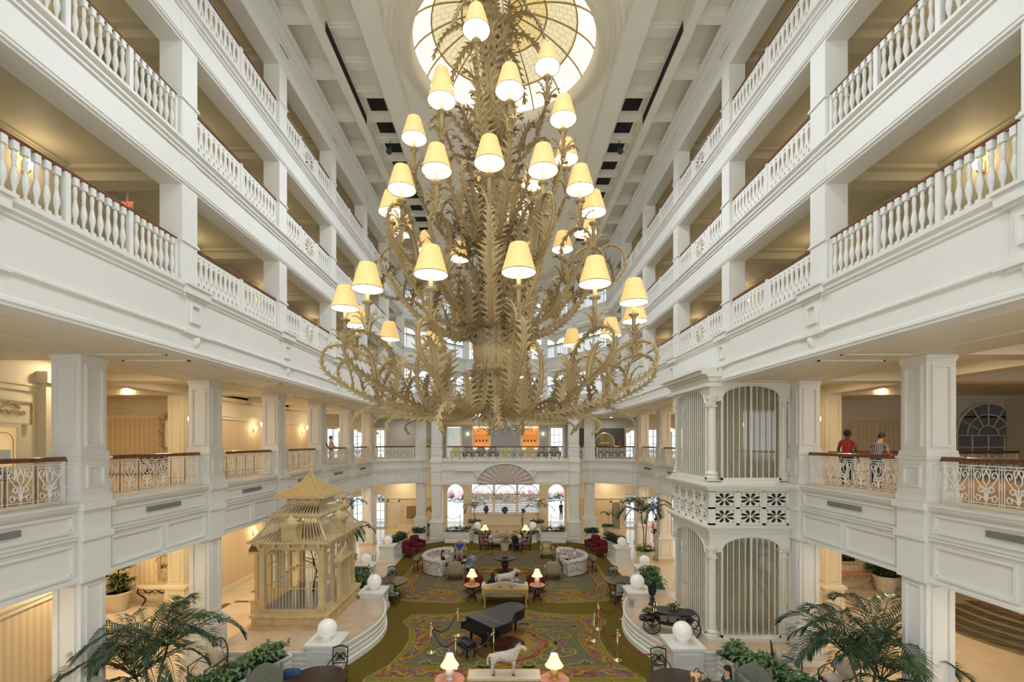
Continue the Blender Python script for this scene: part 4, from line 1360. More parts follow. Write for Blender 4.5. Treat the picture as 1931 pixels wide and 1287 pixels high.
def hedge_planter(A, B, wd, side, label_p, label_h, h=.75, seed=1, n=420, leaf=GREEN, L=.26, w=.10):
    """straight planter from A to B, width wd, extending to `side` (+1 left of travel)"""
    rnd = random.Random(seed)
    A, B = Vector(A), Vector(B)
    t = (B-A).normalized(); nr = Vector((-t.y, t.x))*side
    q = [A, B, B+nr*wd, A+nr*wd]
    p = thing('planter', label_p, 'planter', (0,0,0))
    MB().prism([(v.x,v.y) for v in q], 0, h-.06).build('box', WHITE, p)
    mb = MB()
    ln = (B-A).length
    for (z0, z1, d) in ((0,.18,.06),(h-.40,h-.36,.03),(h-.26,h-.22,.03),(h-.06,h,.06)):
        for (S, E_) in ((A, B), (A+nr*wd, B+nr*wd)):
            sg = -1 if S is A else 1
            mb.prism([(v.x,v.y) for v in (S, E_, E_+nr*d*sg, S+nr*d*sg)], z0, z1)
    for (S) in (A, B):
        mb.prism([(v.x,v.y) for v in (S-t*.05, S+t*.05, S+t*.05+nr*wd, S-t*.05+nr*wd)], h-.06, h)
    mb.build('ledge', WHITE, p)
    hd = thing('hedge', label_h, 'plant', ((A.x+B.x+nr.x*wd)/2, (A.y+B.y+nr.y*wd)/2, h-.06), 0)
    c = Vector(hd.location[:2])
    pts = []
    for k in range(60):
        v = A + (B-A)*rnd.uniform(.03,.97) + nr*wd*rnd.uniform(.15,.85) - c
        pts.append((v.x, v.y, rnd.uniform(.08,.34)))
    mb = MB()
    for z in (0,):
        mb.prism([(v.x-c.x, v.y-c.y) for v in (A+nr*.08+t*.06, B+nr*.08-t*.06, B+nr*(wd-.08)-t*.06, A+nr*(wd-.08)+t*.06)], 0, .03)
    mb.build('soil', SOIL, hd)
    mb = MB(); foliage(mb, rnd, pts, n, L, w)
    mb.build('foliage', leaf, hd)
    return p
for s, nm, sd in ((-1,'left',1),(1,'right',-1)):
    hedge_planter((s*6.15,20.25), (s*6.7,22.9), .95, sd, 'white planter wall on the %s between two globe pedestals' % nm, 'broad-leaved hedge on the %s between two globe pedestals' % nm, seed=3+s, n=520)
    hedge_planter((s*7.1,28.95), (s*6.5,31.2), .85, sd, 'white planter wall behind the %s pair of red armchairs' % nm, 'dark leafy hedge behind the %s pair of red armchairs' % nm, seed=5+s, n=420, leaf=DARKG)
    hedge_planter((s*6.55,14.0), (s*7.65,11.5), .70, -sd, 'white planter wall at the near %s platform corner' % nm, 'broad-leaved hedge at the near %s platform corner' % nm, seed=7+s, n=620, leaf=GREEN2, L=.30, w=.13)
    hedge_planter((s*4.35,33.35), (s*2.55,33.35), .7, -sd if s>0 else -sd, 'low white planter box on the %s before the far counter' % nm, 'low dark flower bed on the %s before the far counter' % nm, seed=11+s, n=320, leaf=DARKG, L=.18, w=.08, h=.8)
    hedge_planter((s*6.6,33.0), (s*5.75,33.0), .6, -sd, 'small white planter box beside the %s far column' % nm, 'bushy dark plant beside the %s far column' % nm, seed=13+s, n=200, leaf=DARKG, L=.30, w=.10, h=.75)
# curved planter behind the far sofa
rnd = random.Random(31)
arc = [(2.35*cos(pi+pi*k/10), 33.35-1.15*sin(pi*k/10)**.6) for k in range(11)]
t = thing('planter', 'curved white planter wall behind the far cream sofa', 'planter')
MB().prism(arc, 0, .55).build('box', WHITE, t)
mb = MB(); sweep_path(mb, arc, [(0,.60),(.07,.60),(.07,.54),(.02,.52),(.02,.40),(.05,.38),(.05,.34),(.02,.32),(.02,.18),(.07,.16),(.07,0)]); sweep_path(mb, arc, [(0,.60),(-.07,.60),(-.07,.54),(-.02,.52),(-.02,.40),(-.05,.38),(-.05,.34),(-.02,.32),(-.02,.18),(-.07,.16),(-.07,0)])
mb.build('moulding', WHITE, t)
h_ = thing('hedge', 'leafy hedge curving behind the far cream sofa', 'plant', (0,32.8,.55))
MB().prism([(x*.95,y-32.8+.05) for x, y in arc], 0, .02).build('soil', SOIL, h_)
mb = MB(); foliage(mb, rnd, [(x*rnd.uniform(.86,.97), 33.3-32.8+(y-33.3)*rnd.uniform(.72,.95), rnd.uniform(.05,.25)) for x, y in arc*6], 480, .28, .10)
mb.build('foliage', GREEN, h_)

# ================================================================ THE LIFT CAGE (right)
LX0, LX1, LY0, LY1 = 6.76, 9.42, 15.0, 18.3
MESHM = None
def grid_mat(name, c1, c2, scale):
    m = bpy.data.materials.new(name); m.use_nodes = True
    nt = m.node_tree; b = nt.nodes['Principled BSDF']
    tc = nt.nodes.new('ShaderNodeTexCoord'); br = nt.nodes.new('ShaderNodeTexBrick')
    br.offset = 0
    mp = nt.nodes.new('ShaderNodeMapping'); mp.inputs['Rotation'].default_value = (pi/2,0,0)
    nt.links.new(tc.outputs['Object'], mp.inputs[0]); nt.links.new(mp.outputs[0], br.inputs['Vector'])
    br.inputs['Color1'].default_value = (*c1,1); br.inputs['Color2'].default_value = (*c1,1); br.inputs['Mortar'].default_value = (*c2,1)
    br.inputs['Scale'].default_value = scale; br.inputs['Mortar Size'].default_value = .02; br.inputs['Brick Width'].default_value = .25; br.inputs['Row Height'].default_value = .25
    nt.links.new(br.outputs['Color'], b.inputs['Base Color']); b.inputs['Roughness'].default_value = .5
    MATS[name] = m
    return m
MESHM = grid_mat('lift_mesh_screen', (0.46,0.44,0.36), (0.72,0.69,0.60), 5)
LIFTG = glass_mat('lift_glass', (0.92,0.91,0.86), .10)
IVORY = mat('ivory_paint', (0.78,0.75,0.64), rough=.4, var=.01)
lift = thing('lift_cage', 'ivory openwork lift cage with arched barred panels on the right platform', 'lift', (0,0,0))
def arch_panel(face, z0, z1, bars, mesh=True):
    """face: ('f') front at LY0 spanning x, or ('s') side at LX0 spanning y"""
    if face == 'f':
        org, u, nrm, L = (LX0+.102,LY0,0), (1,0,0), (0,1,0), LX1-LX0-.102
    else:
        org, u, nrm, L = (LX0,LY0,0), (0,1,0), (1,0,0), LY1-LY0
    o, u, nr = Vector(org), Vector(u), Vector(nrm)
    a, b = .30, L-.30
    mid, hw = L/2, (b-a)/2
    spring = z1 - .15 - hw*.42
    def top(x):
        q = (x-mid)/hw
        return spring + hw*.42*sqrt(max(0, 1-q*q))
    # spandrel above the arch
    mb = MB()
    N = 20
    for k in range(N):
        x0, x1 = a+(b-a)*k/N, a+(b-a)*(k+1)/N
        mb.plate([(x0,top(x0)),(x1,top(x1)),(x1,z1),(x0,z1)], o, u, (0,0,1), nr*.10)
    mb.plate([(0,spring-.1),(a,spring-.1),(a,z1),(0,z1)], o, u, (0,0,1), nr*.10)
    mb.plate([(b,spring-.1),(L,spring-.1),(L,z1),(b,z1)], o, u, (0,0,1), nr*.10)
    mb.plate([(a,z0),(b,z0),(b,z0+.1),(a,z0+.1)], o, u, (0,0,1), nr*.10)
    mb.plate([(a,z0),(a+.05,z0),(a+.05,spring),(a,spring)], o, u, (0,0,1), nr*.08)
    mb.plate([(b-.05,z0),(b,z0),(b,spring),(b-.05,spring)], o, u, (0,0,1), nr*.08)
    mb.tube([o + u*(a+(b-a)*k/N) + Vector((0,0,top(a+(b-a)*k/N))) for k in range(N+1)], .03, 6)
    mb.build('arch', IVORY, lift)
    for k in range(1, bars):
        x = a + (b-a)*k/bars
        w = .025 if k == bars//2 else .011
        bo = MB(); bo.plate([(x-w,z0+.1),(x+w,z0+.1),(x+w,top(x)+.02),(x-w,top(x)+.02)], o, u, (0,0,1), nr*.03)
        bo.build('bar', IVORY, lift)
    g = MB(); g.plate([(a,z0),(b,z0),(b,z1-.1),(a,z1-.1)], o + nr*.10, u, (0,0,1), nr*.012)
    g.build('glass', LIFTG, lift)
for z0, z1 in ((.80,4.30),(6.0,9.30)):
    arch_panel('f', z0, z1, 10)
    arch_panel('s', z0, z1, 16)
# corner columns with ringed shafts
cm = {}
for (x, y) in ((LX0,LY0),(LX1,LY0),(LX0,LY1),(LX1,LY1)):
    for z0, z1 in ((.70,4.35),(5.95,9.30)):
        H = z1-z0
        if (z0,) not in cm:
            mb = MB().lathe([(.20,0),(.20,.06),(.16,.10),(.20,.14),(.20,.18),(.15,.22),(.18,.26),(.18,.30),(.125,.36),(.12,H*.72),(.12,H*.74),(.17,H*.745),(.17,H*.76),(.13,H*.77),(.13,H*.79),(.20,H*.82),(.22,H*.84),(.15,H*.85),(.15,H)], 14)
            mb.box(-.22,-.22,0,.22,.22,.05)
            cm[(z0,)] = mb.mesh('corner_column', IVORY)
        put('corner_column', cm[(z0,)], lift, (x+(.16 if x == LX0 else -.16), y+(.16 if y == LY0 else -.16), z0))
# base, belts and cornices
mb = MB()
mb.box(LX0-.08,LY0-.08,.70,LX1+.08,LY1+.08,.82)
mb.build('base', IVORY, lift)
mb = MB()
for grp_ in (((4.28,4.40,.05),(4.40,4.48,.14),(4.48,4.54,.22)),((5.66,5.74,.05),(5.74,5.82,.14),(5.82,5.88,.20),(5.88,6.02,.06)),((9.28,9.42,.06),(9.42,9.55,.14))):
    mb = MB()
    for z0, z1, d in grp_: mb.box(LX0-d,LY0-d,z0,LX1+(.1 if d>.1 else d),LY1+d,z1)
    mb.build('cornice', IVORY, lift)
mb = MB().box(LX0-.16,LY0-.10,9.10,LX0+.4,LY1+.16,9.24); mb.box(LX0-.3,LY0-.12,9.50,LX0+.3,LY1+.3,9.62); mb.box(LX0-.42,LY0-.12,9.62,LX0+.2,LY1+.42,9.72)
mb.build('crown_cornice', IVORY, lift)
# pierced rosette frieze, one panel each
def petal_loops(cx, cz, r):
    H = []
    for k in range(8):
        a = 2*pi*k/8 + pi/8
        pts = [(.14,.02),(.5,.15),(.86,.20),(1.02,.08)]
        loop = pts + [(q, -w) for q, w in reversed(pts)]
        H.append([(cx+r*(q*cos(a)-w*sin(a)), cz+r*(q*sin(a)+w*cos(a))) for q, w in loop])
    for k in range(4):
        a = pi/4 + pi/2*k
        H.append(circ(cx+r*1.22*cos(a), cz+r*1.22*sin(a), r*.09, 6))
        for d in (-.22, .22):
            H.append(circ(cx+r*1.05*cos(a+d), cz+r*1.05*sin(a+d), r*.06, 5))
    return H
PS = .50
FRZ = fill2d('rosette_panel', [(-PS/2,-PS/2),(PS/2,-PS/2),(PS/2,PS/2),(-PS/2,PS/2)], petal_loops(0,0,.225), .04, IVORY)
mbf = MB()
zc = [4.82, 5.38]
def lattice(org, u, nr, L, n):
    o, u, nr = Vector(org), Vector(u), Vector(nr)
    mb = MB()
    w = L/n
    for z in (4.54, 5.07, 5.63):
        mb.plate([(0,z),(L,z),(L,z+.06),(0,z+.06)], o, u, (0,0,1), nr*.08)
    for k in range(n+1):
        x = min(max(w*k-.06, 0), L-.12)
        mb.plate([(x,4.54),(x+.12,4.54),(x+.12,5.69),(x,5.69)], o, u, (0,0,1), nr*.08)
    mb.build('frieze_frame', IVORY, lift)
    for k in range(n):
        for z in zc:
            p = o + u*(w*(k+.5)) + nr*.05
            ob = put('rosette_panel', FRZ, lift, (p.x, p.y, z), 0 if u.x > .5 else pi/2)
            ob.scale = ((w-.12)/PS, 1, (.47)/PS)
lattice((LX0+.082,LY0,0),(1,0,0),(0,1,0),LX1-LX0-.082,3)
lattice((LX0,LY0,0),(0,1,0),(1,0,0),LY1-LY0,5)
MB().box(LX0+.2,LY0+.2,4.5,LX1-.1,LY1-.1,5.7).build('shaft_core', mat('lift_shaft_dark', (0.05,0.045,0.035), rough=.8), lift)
# meshed inner shaft walls and guide rails
MB().box(LX0+.56,LY0+.55,.72,LX1-.02,LY0+.57,4.3).build('mesh_screen', MESHM, lift)
MB().box(LX0+.56,LY0+.55,6.0,LX1-.02,LY0+.57,9.2).build('mesh_screen', MESHM, lift)
MB().box(LX0+.50,LY0+.5,.72,LX0+.52,LY1-.3,4.3).build('side_screen', mat('lift_side', (0.62,0.60,0.52), rough=.5), lift)
MB().box(LX0+.50,LY0+.5,6.0,LX0+.52,LY1-.3,9.2).build('side_screen', MATS['lift_side'], lift)
for x in (LX0+.85, LX0+1.55, LX0+1.9):
    MB().box(x,LY0+.46,.72,x+.12,LY0+.52,9.2).build('guide_rail', MATS['lift_side'], lift)

# ================================================================ THE BIRDCAGE (left)
BX, BY = -7.55, 17.75
cage = thing('birdcage_pavilion', 'tall golden-yellow birdcage pavilion with pagoda roof on the left platform', 'birdcage', (BX, BY, .705))
hw, hd2 = 1.05, 1.55
mb = MB()
mb.box(-hw-.32,-hd2-.32,0,hw+.32,hd2+.32,.10); mb.box(-hw-.27,-hd2-.27,.10,hw+.27,hd2+.27,.42)
mb.box(-hw-.32,-hd2-.32,.42,hw+.32,hd2+.32,.50)
for sx in (-1, 1):
    for k in range(5):
        y = -hd2-.2+(2*hd2+.4)*(k+.5)/5
        frame_face(mb, (sx*(hw+.27), y), (0,1), .58, .16, .37, (sx,0), .03, .02)
for k in range(3):
    x = -hw-.2+(2*hw+.4)*(k+.5)/3
    frame_face(mb, (x, -hd2-.27), (1,0), .70, .16, .37, (0,-1), .03, .02)
mb.build('base', CAGEY, cage)
mb = MB()
mb.prism([(-hw-.20,-hd2-.20),(hw+.20,-hd2-.20),(hw+.20,hd2+.20),(-hw-.20,hd2+.20)], .50, .56)
mb.prism([(-hw-.10,-hd2-.10),(hw+.10,-hd2-.10),(hw+.10,hd2+.10),(-hw-.10,hd2+.10)], .56, .64)
mb.build('plinth', CAGEY, cage)
ZW = 2.85     # wall top
pm_ = MB().box(-.10,-.10,.64,.10,.10,ZW); pm_.box(-.13,-.13,.64,.13,.13,.78); pm_.box(-.13,-.13,ZW-.12,.13,.13,ZW)
pm_ = pm_.mesh('corner_post', CAGEY)
for sx in (-1,1):
    for sy in (-1,1): put('corner_post', pm_, cage, (sx*hw, sy*hd2, 0))
for sx in (-1,1):
    for sy in (-.34,.34): put('post', MB().box(-.06,-.06,.64,.06,.06,ZW).mesh('post', CAGEY), cage, (sx*hw, sy*hd2*2*.5, 0))
WIREM = mat('cage_wire', (0.72,0.62,0.40), rough=.45, var=.03)
def bars_between(P, Q, z0, z1, n, r=.010, name='wire'):
    P, Q = Vector(P), Vector(Q)
    me = MB().tube([(0,0,z0),(0,0,z1)], r, 4).mesh(name, WIREM)
    for k in range(1, n):
        p = P.lerp(Q, k/n)
        put(name, me, cage, (p.x, p.y, 0))
bars_between((-hw,-hd2,0),(hw,-hd2,0), .64, ZW, 18)
bars_between((-hw,hd2,0),(hw,hd2,0), .64, ZW, 14)
bars_between((hw,-hd2,0),(hw,hd2,0), .64, ZW, 26)
bars_between((-hw,-hd2,0),(-hw,hd2,0), .64, ZW, 22)
mb = MB()
for z in (1.35, 2.1):
    for a, b, c, d in ((-hw,-hd2,hw,-hd2),(-hw,hd2,hw,hd2),(hw,-hd2,hw,hd2),(-hw,-hd2,-hw,hd2)):
        mb.tube([(a,b,z),(c,d,z)], .018, 5)
mb.build('mid_rail', CAGEY, cage)
# arched head boards
mb = MB()
def headboard(org, u, L):
    N = 16
    for k in range(N):
        x0, x1 = L*k/N, L*(k+1)/N
        f = lambda x: ZW-.12-.24*max(0, (abs(2*x/L-1)-.72)/.28)**2
        mb.plate([(x0,f(x0)),(x1,f(x1)),(x1,ZW),(x0,ZW)], org, u, (0,0,1), Vector(u).cross(Vector((0,0,1)))*.06)
headboard((-hw+.1,-hd2,0),(1,0,0),2*hw-.2); headboard((hw,-hd2+.1,0),(0,1,0),2*hd2-.2)
mb.box(-hw-.12,-hd2-.12,ZW,hw+.12,hd2+.12,ZW+.10)
mb.build('head_board', CAGEY, cage)
# floor of the cage and bird perch tree
MB().box(-hw,-hd2,.60,hw,hd2,.66).build('cage_floor', mat('cage_floor_blue', (0.16,0.20,0.24), rough=.3), cage)
pt = MB(); pt.tube([(0,.2,.66),(.1,.25,1.5),(-.1,.2,2.3)], [.05,.04,.02], 6)
for k in range(6):
    a = k*1.05; pt.tube([(.05,.22,1.2+.18*k),(.05+.5*cos(a),.22+.5*sin(a),1.35+.2*k)], [.025,.01], 5)
pt.build('perch_tree', BLACKIRON, cage)
# eave cornice with dentils
mb = MB()
mb.box(-hw-.22,-hd2-.22,ZW+.10,hw+.22,hd2+.22,ZW+.16); mb.box(-hw-.38,-hd2-.38,ZW+.16,hw+.38,hd2+.38,ZW+.24)
mb.build('eave', CAGEY, cage)
den = MB().box(-.05,-.12,-.10,.05,.12,.06); den = den.mesh('eave_bracket', CAGEY)
for k in range(5):
    x = -hw+2*hw*k/4
    put('eave_bracket', den, cage, (x,-hd2-.22,ZW+.12)); put('eave_bracket', den, cage, (x,hd2+.22,ZW+.12))
for k in range(7):
    y = -hd2+2*hd2*k/6
    put('eave_bracket', den, cage, (hw+.22,y,ZW+.12), pi/2); put('eave_bracket', den, cage, (-hw-.22,y,ZW+.12), pi/2)
# mansard of bars
Z1, Z2 = ZW+.24, ZW+.98
a0, b0, a1, b1 = hw+.28, hd2+.28, hw-.22, hd2-.25
def roofpt(t, sx, sy):
    k = t**.75
    return (sx*(a0+(a1-a0)*k), sy*(b0+(b1-b0)*k), Z1+(Z2-Z1)*t)
mb = MB()
for sx in (-1,1):
    for sy in (-1,1):
        mb.tube([roofpt(i/6, sx, sy) for i in range(7)], .05, 5)
mb.build('hip_ridge', CAGEY, cage)
for face, n in (('f',20),('b',16),('r',26),('l',22)):
    for k in range(1, n):
        q = -1+2*k/n
        c = {'f':(q,-1),'b':(q,1),'r':(1,q),'l':(-1,q)}[face]
        MB().tube([roofpt(i/3, c[0], c[1]) for i in range(4)], .010, 4, caps=False).build('roof_wire', WIREM, cage)
mb = MB()
mb.box(-a1-.10,-b1-.10,Z2,a1+.10,b1+.10,Z2+.07); mb.box(-a1-.17,-b1-.17,Z2+.07,a1+.17,b1+.17,Z2+.13)
mb.build('upper_cornice', CAGEY, cage)
# second low roof of bars up to the lantern
Z3, Z4 = Z2+.13, Z2+.42
l0, l1 = .62, .70
for face, n in (('f',14),('r',16),('b',12),('l',14)):
    for k in range(n+1):
        q = -1+2*k/n
        c = {'f':(q,-1),'b':(q,1),'r':(1,q),'l':(-1,q)}[face]
        MB().tube([(c[0]*a1*1.0, c[1]*b1*1.0, Z3),(c[0]*l0, c[1]*l1, Z4)], .012, 4, caps=False).build('roof_wire', WIREM, cage)
mb = MB().box(-l0,-l1,Z4-.05,l0,l1,Z4+.32)
mb.build('lantern', CAGEY, cage)
lb = MB().tube([(0,0,0),(.10,0,.06),(.16,0,.18)], .025, 5).mesh('lantern_bracket', CAGEY)
for k in range(4):
    put('lantern_bracket', lb, cage, (-l0+.1+(2*l0-.2)*k/3,-l1,Z4+.12), -pi/2)
    put('lantern_bracket', lb, cage, (l0,-l1+.1+(2*l1-.2)*k/3,Z4+.12), 0)
# concave pagoda roof
mb = MB()
E1 = Z4+.34
def pag(i, t):
    r = (1-t)**1.0
    z = E1 + .85*(t**1.9*.55 + t*.45)
    corners = [(-1,-1),(1,-1),(1,1),(-1,1)]
    cx, cy = corners[i % 4]
    rr = max(.03, (1-t)**1.25)
    return (cx*(l0+.30)*rr, cy*(l1+.30)*rr, z)
for i in range(4):
    for k in range(10):
        t0, t1 = k/10, (k+1)/10
        mb.add([pag(i,t0), pag(i+1,t0), pag(i+1,t1), pag(i,t1)], [(0,1,2,3)])
mb.build('pagoda_roof', mat('pagoda_shingle', (0.62,0.42,0.16), rough=.6, scale=14, col2=(0.48,0.31,0.10)), cage)
mb = MB()
for i in range(4): mb.tube([pag(i, k/10) for k in range(11)], .035, 5)
mb.box(-l0-.32,-l1-.32,E1-.10,l0+.32,l1+.32,E1)
mb.build('roof_ridge', CAGEY, cage)
MB().lathe([(.06,0),(.09,.08),(.04,.14),(.07,.24),(.03,.34),(.02,.55),(.002,.75)], 8, (0,0,E1+.83)).build('finial', CAGEY, cage)
# dormers front and right
for (x, y, rz_) in ((0,-hd2-.30,0),(hw+.30,-.2,pi/2)):
    dm = MB().box(-.25,0,0,.25,.45,.52); dm.box(-.32,-.06,.52,.32,.50,.60); dm.box(-.36,-.10,.60,.36,.5,.66)
    frame_face(dm, (0,0), (1,0), .36, .06, .46, (0,-1), .03, .02)
    do = dm.build('dormer', CAGEY, cage, loc=(x,y,Z1-.02), rz=rz_)
    MB().lathe([(.22,0),(.19,.10),(.05,.20),(.03,.26),(.002,.34)], 8, (0,.2,.66)).build('dormer_crest', CAGEY, do)
# left annex with curved hood, right porch with pediment
ax = MB()
for sy in (-.5,.5):
    ax.box(-hw-.85,sy-.06,.0,-hw-.73,sy+.06,2.35)
ax.box(-hw-.95,-.65,0,-hw-.2,.65,.55); ax.box(-hw-1.0,-.70,.55,-hw-.2,.70,.62); ax.box(-hw-1.0,-.7,2.35,-hw,.7,2.45)
for k in range(8):
    a, b = pi/2*k/8, pi/2*(k+1)/8
    ax.add([(-hw-1.0*cos(a),-.7,2.45+.55*sin(a)),(-hw-1.0*cos(a),.7,2.45+.55*sin(a)),(-hw-1.0*cos(b),.7,2.45+.55*sin(b)),(-hw-1.0*cos(b),-.7,2.45+.55*sin(b))], [(0,1,2,3)])
ax.build('annex', CAGEY, cage)
for k in range(8):
    MB().tube([(-hw-.79,-.44+.88*k/7,.6),(-hw-.79,-.44+.88*k/7,2.35)], .010, 4).build('wire', WIREM, cage)
px = MB()
for sy in (-.55,.55): px.box(hw+.18,sy-.06,.5,hw+.30,sy+.06,2.05)
px.box(hw+.1,-.75,2.05,hw+.36,.75,2.13)
px.plate([(-.75,2.13),(-.5,2.20),(-.25,2.42),(0,2.52),(.25,2.42),(.5,2.20),(.75,2.13)], (hw+.1,0,0), (0,1,0), (0,0,1), (.2,0,0))
px.build('porch', CAGEY, cage)
for k in range(9):
    MB().tube([(hw+.24,-.48+.96*k/8,.55),(hw+.24,-.48+.96*k/8,2.05)], .010, 4).build('wire', WIREM, cage)
# ================================================================ CARPET
def voro_mat(name, cols, scale, rough=.95, mode='cell', bg=None, mix=.5):
    m = bpy.data.materials.new(name); m.use_nodes = True
    nt = m.node_tree; b = nt.nodes['Principled BSDF']
    tc = nt.nodes.new('ShaderNodeTexCoord'); vo = nt.nodes.new('ShaderNodeTexVoronoi')
    vo.inputs['Scale'].default_value = scale
    wp = nt.nodes.new('ShaderNodeTexNoise'); wp.inputs['Scale'].default_value = scale*.7
    mxv = nt.nodes.new('ShaderNodeMix'); mxv.data_type = 'RGBA'; mxv.inputs['Factor'].default_value = .10
    nt.links.new(tc.outputs['Object'], wp.inputs['Vector'])
    nt.links.new(tc.outputs['Object'], mxv.inputs['A']); nt.links.new(wp.outputs['Color'], mxv.inputs['B'])
    nt.links.new(mxv.outputs['Result'], vo.inputs['Vector'])
    rp = nt.nodes.new('ShaderNodeValToRGB'); rp.color_ramp.interpolation = 'CONSTANT'
    src = vo.outputs['Color'] if mode == 'cell' else vo.outputs['Distance']
    if mode == 'cell':
        sp = nt.nodes.new('ShaderNodeSeparateColor'); nt.links.new(src, sp.inputs[0]); src = sp.outputs[0]
    nt.links.new(src, rp.inputs[0])
    els = rp.color_ramp.elements
    while len(els) < len(cols): els.new(.5)
    for i, c in enumerate(cols):
        els[i].position = i/len(cols) if mode == 'cell' else c[3]
        els[i].color = (*c[:3], 1)
    nt.links.new(rp.outputs[0], b.inputs['Base Color'])
    b.inputs['Roughness'].default_value = rough; b.inputs['Specular IOR Level'].default_value = .1
    MATS[name] = m
    return m
OLIVE = voro_mat('carpet_olive', [(0.24,0.175,0.04,0.0),(0.135,0.093,0.018,0.16)], 7, mode='dist')
CGREEN = voro_mat('carpet_green_border', [(0.10,0.09,0.02,0.0),(0.30,0.24,0.04,0.22),(0.20,0.17,0.03,0.34)], 6, mode='dist')
CMAUVE = voro_mat('carpet_flower_border', [(0.20,0.07,0.045),(0.18,0.13,0.17),(0.22,0.09,0.05),(0.33,0.20,0.035),(0.13,0.13,0.18),(0.25,0.10,0.07)], 9)
CRUST = voro_mat('carpet_rust', [(0.22,0.075,0.03),(0.28,0.11,0.035),(0.17,0.06,0.03)], 10)
CWINE = voro_mat('carpet_wine', [(0.10,0.035,0.03),(0.14,0.045,0.03),(0.16,0.06,0.06)], 6)
CGREY = voro_mat('carpet_grey_field', [(0.15,0.13,0.075),(0.165,0.145,0.085),(0.135,0.115,0.065)], 16)
CGOLD = mat('carpet_gold', (0.36,0.25,0.035), rough=.95, scale=10, col2=(0.26,0.17,0.02), spec=.1)
CPALE = mat('carpet_straw', (0.34,0.30,0.10), rough=.95, scale=10, col2=(0.24,0.21,0.06), spec=.1)
CROSE = voro_mat('carpet_rose', [(0.30,0.13,0.09),(0.22,0.09,0.08),(0.16,0.13,0.19),(0.30,0.21,0.06)], 12)

carpet = thing('carpet', 'patterned olive wool carpet with medallion rugs covering the hall floor', 'carpet')
out = [(-7.4,6),(-7.4,11.3),(-6.2,14.2),(-5.6,14.6),(-5.6,19.6),(-6.45,21.6),(-6.45,31.9),(-4.3,33.3),(4.3,33.3),(6.35,31.8),(6.35,21.6),(5.6,19.6),(5.6,14.6),(6.2,14.2),(7.4,11.3),(7.4,6)]
MB().prism(out, .001, .012).build('field', OLIVE, carpet)
LAY = [.0135]
def layer(poly, m, name):
    z = LAY[0]; LAY[0] += .0003
    n = len(poly)
    cx = sum(p[0] for p in poly)/n; cy = sum(p[1] for p in poly)/n
    # fan from the centre: the outlines are star-shaped
    MB().add([(cx,cy,z)] + [(x,y,z) for x, y in poly], [(0,i+1,(i+1) % n+1) for i in range(n)]).build(name, m, carpet)
def inset(poly, d):
    xs = [p[0] for p in poly]; ys = [p[1] for p in poly]
    cx, cy = (min(xs)+max(xs))/2, (min(ys)+max(ys))/2
    hx, hy = (max(xs)-min(xs))/2, (max(ys)-min(ys))/2
    return [(cx+(x-cx)*(1-d/hx), cy+(y-cy)*(1-d/hy)) for x, y in poly]
def smooth_closed(pts, n=5):
    P = [Vector(p) for p in pts]; m = len(P); o = []
    for i in range(m):
        a, b, c, d = P[i-1], P[i], P[(i+1) % m], P[(i+2) % m]
        for k in range(n):
            t = k/n
            o.append(tuple(.5*((2*b)+(c-a)*t+(2*a-5*b+4*c-d)*t*t+(3*b-a-3*c+d)*t**3)))
    return o
def ribbon(mb, pts, w, z):
    P = [Vector((p[0], p[1], 0)) for p in pts]
    vs = []; n = len(P)
    for i in range(n):
        t = (P[min(i+1,n-1)]-P[max(i-1,0)]).normalized()
        s = Vector((-t.y, t.x, 0))
        ww = (w(i/(n-1)) if callable(w) else w)/2
        vs += [P[i]+s*ww+Vector((0,0,z)), P[i]-s*ww+Vector((0,0,z))]
    mb.add(vs, [(2*i,2*i+1,2*i+3,2*i+2) for i in range(n-1)])
# --- near rug, concave sides
half = [(0,13.75),(2.4,13.75),(4.30,13.75),(4.32,14.0),(3.75,14.9),(3.55,15.9),(3.52,16.8),(3.72,17.7),(4.12,18.35),(3.90,19.15),(2.6,19.15),(1.6,19.35),(.7,19.8),(0,19.9)]
rug1 = half + [(-x, y) for x, y in half[-2:0:-1]]
layer(rug1, CPALE, 'edge_line'); layer(inset(rug1,.05), CGREEN, 'green_border'); layer(inset(rug1,.24), CGOLD, 'gold_line')
layer(inset(rug1,.29), CMAUVE, 'flower_border'); layer(inset(rug1,.80), CGOLD, 'gold_line'); layer(inset(rug1,.84), CRUST, 'rust_line'); layer(inset(rug1,.90), CGOLD, 'gold_line')
layer(inset(rug1,.94), CGREEN, 'inner_line'); layer(inset(rug1,.99), CGREY, 'grey_field')
# --- far rug
half = [(0,21.1),(1.2,20.75),(2.4,20.5),(4.2,20.65),(5.15,20.95),(5.1,21.6),(5.45,22.6),(5.45,29.0),(4.9,29.9),(3.4,30.35),(0,30.45)]
rug2 = half + [(-x, y) for x, y in half[-2:0:-1]]
layer(rug2, CPALE, 'edge_line'); layer(inset(rug2,.05), CGREEN, 'green_border'); layer(inset(rug2,.20), CGOLD, 'gold_line'); layer(inset(rug2,.24), CMAUVE, 'flower_border')
layer(inset(rug2,.72), CGOLD, 'gold_line'); layer(inset(rug2,.77), CRUST, 'rust_line'); layer(inset(rug2,.84), CGREY, 'grey_field')
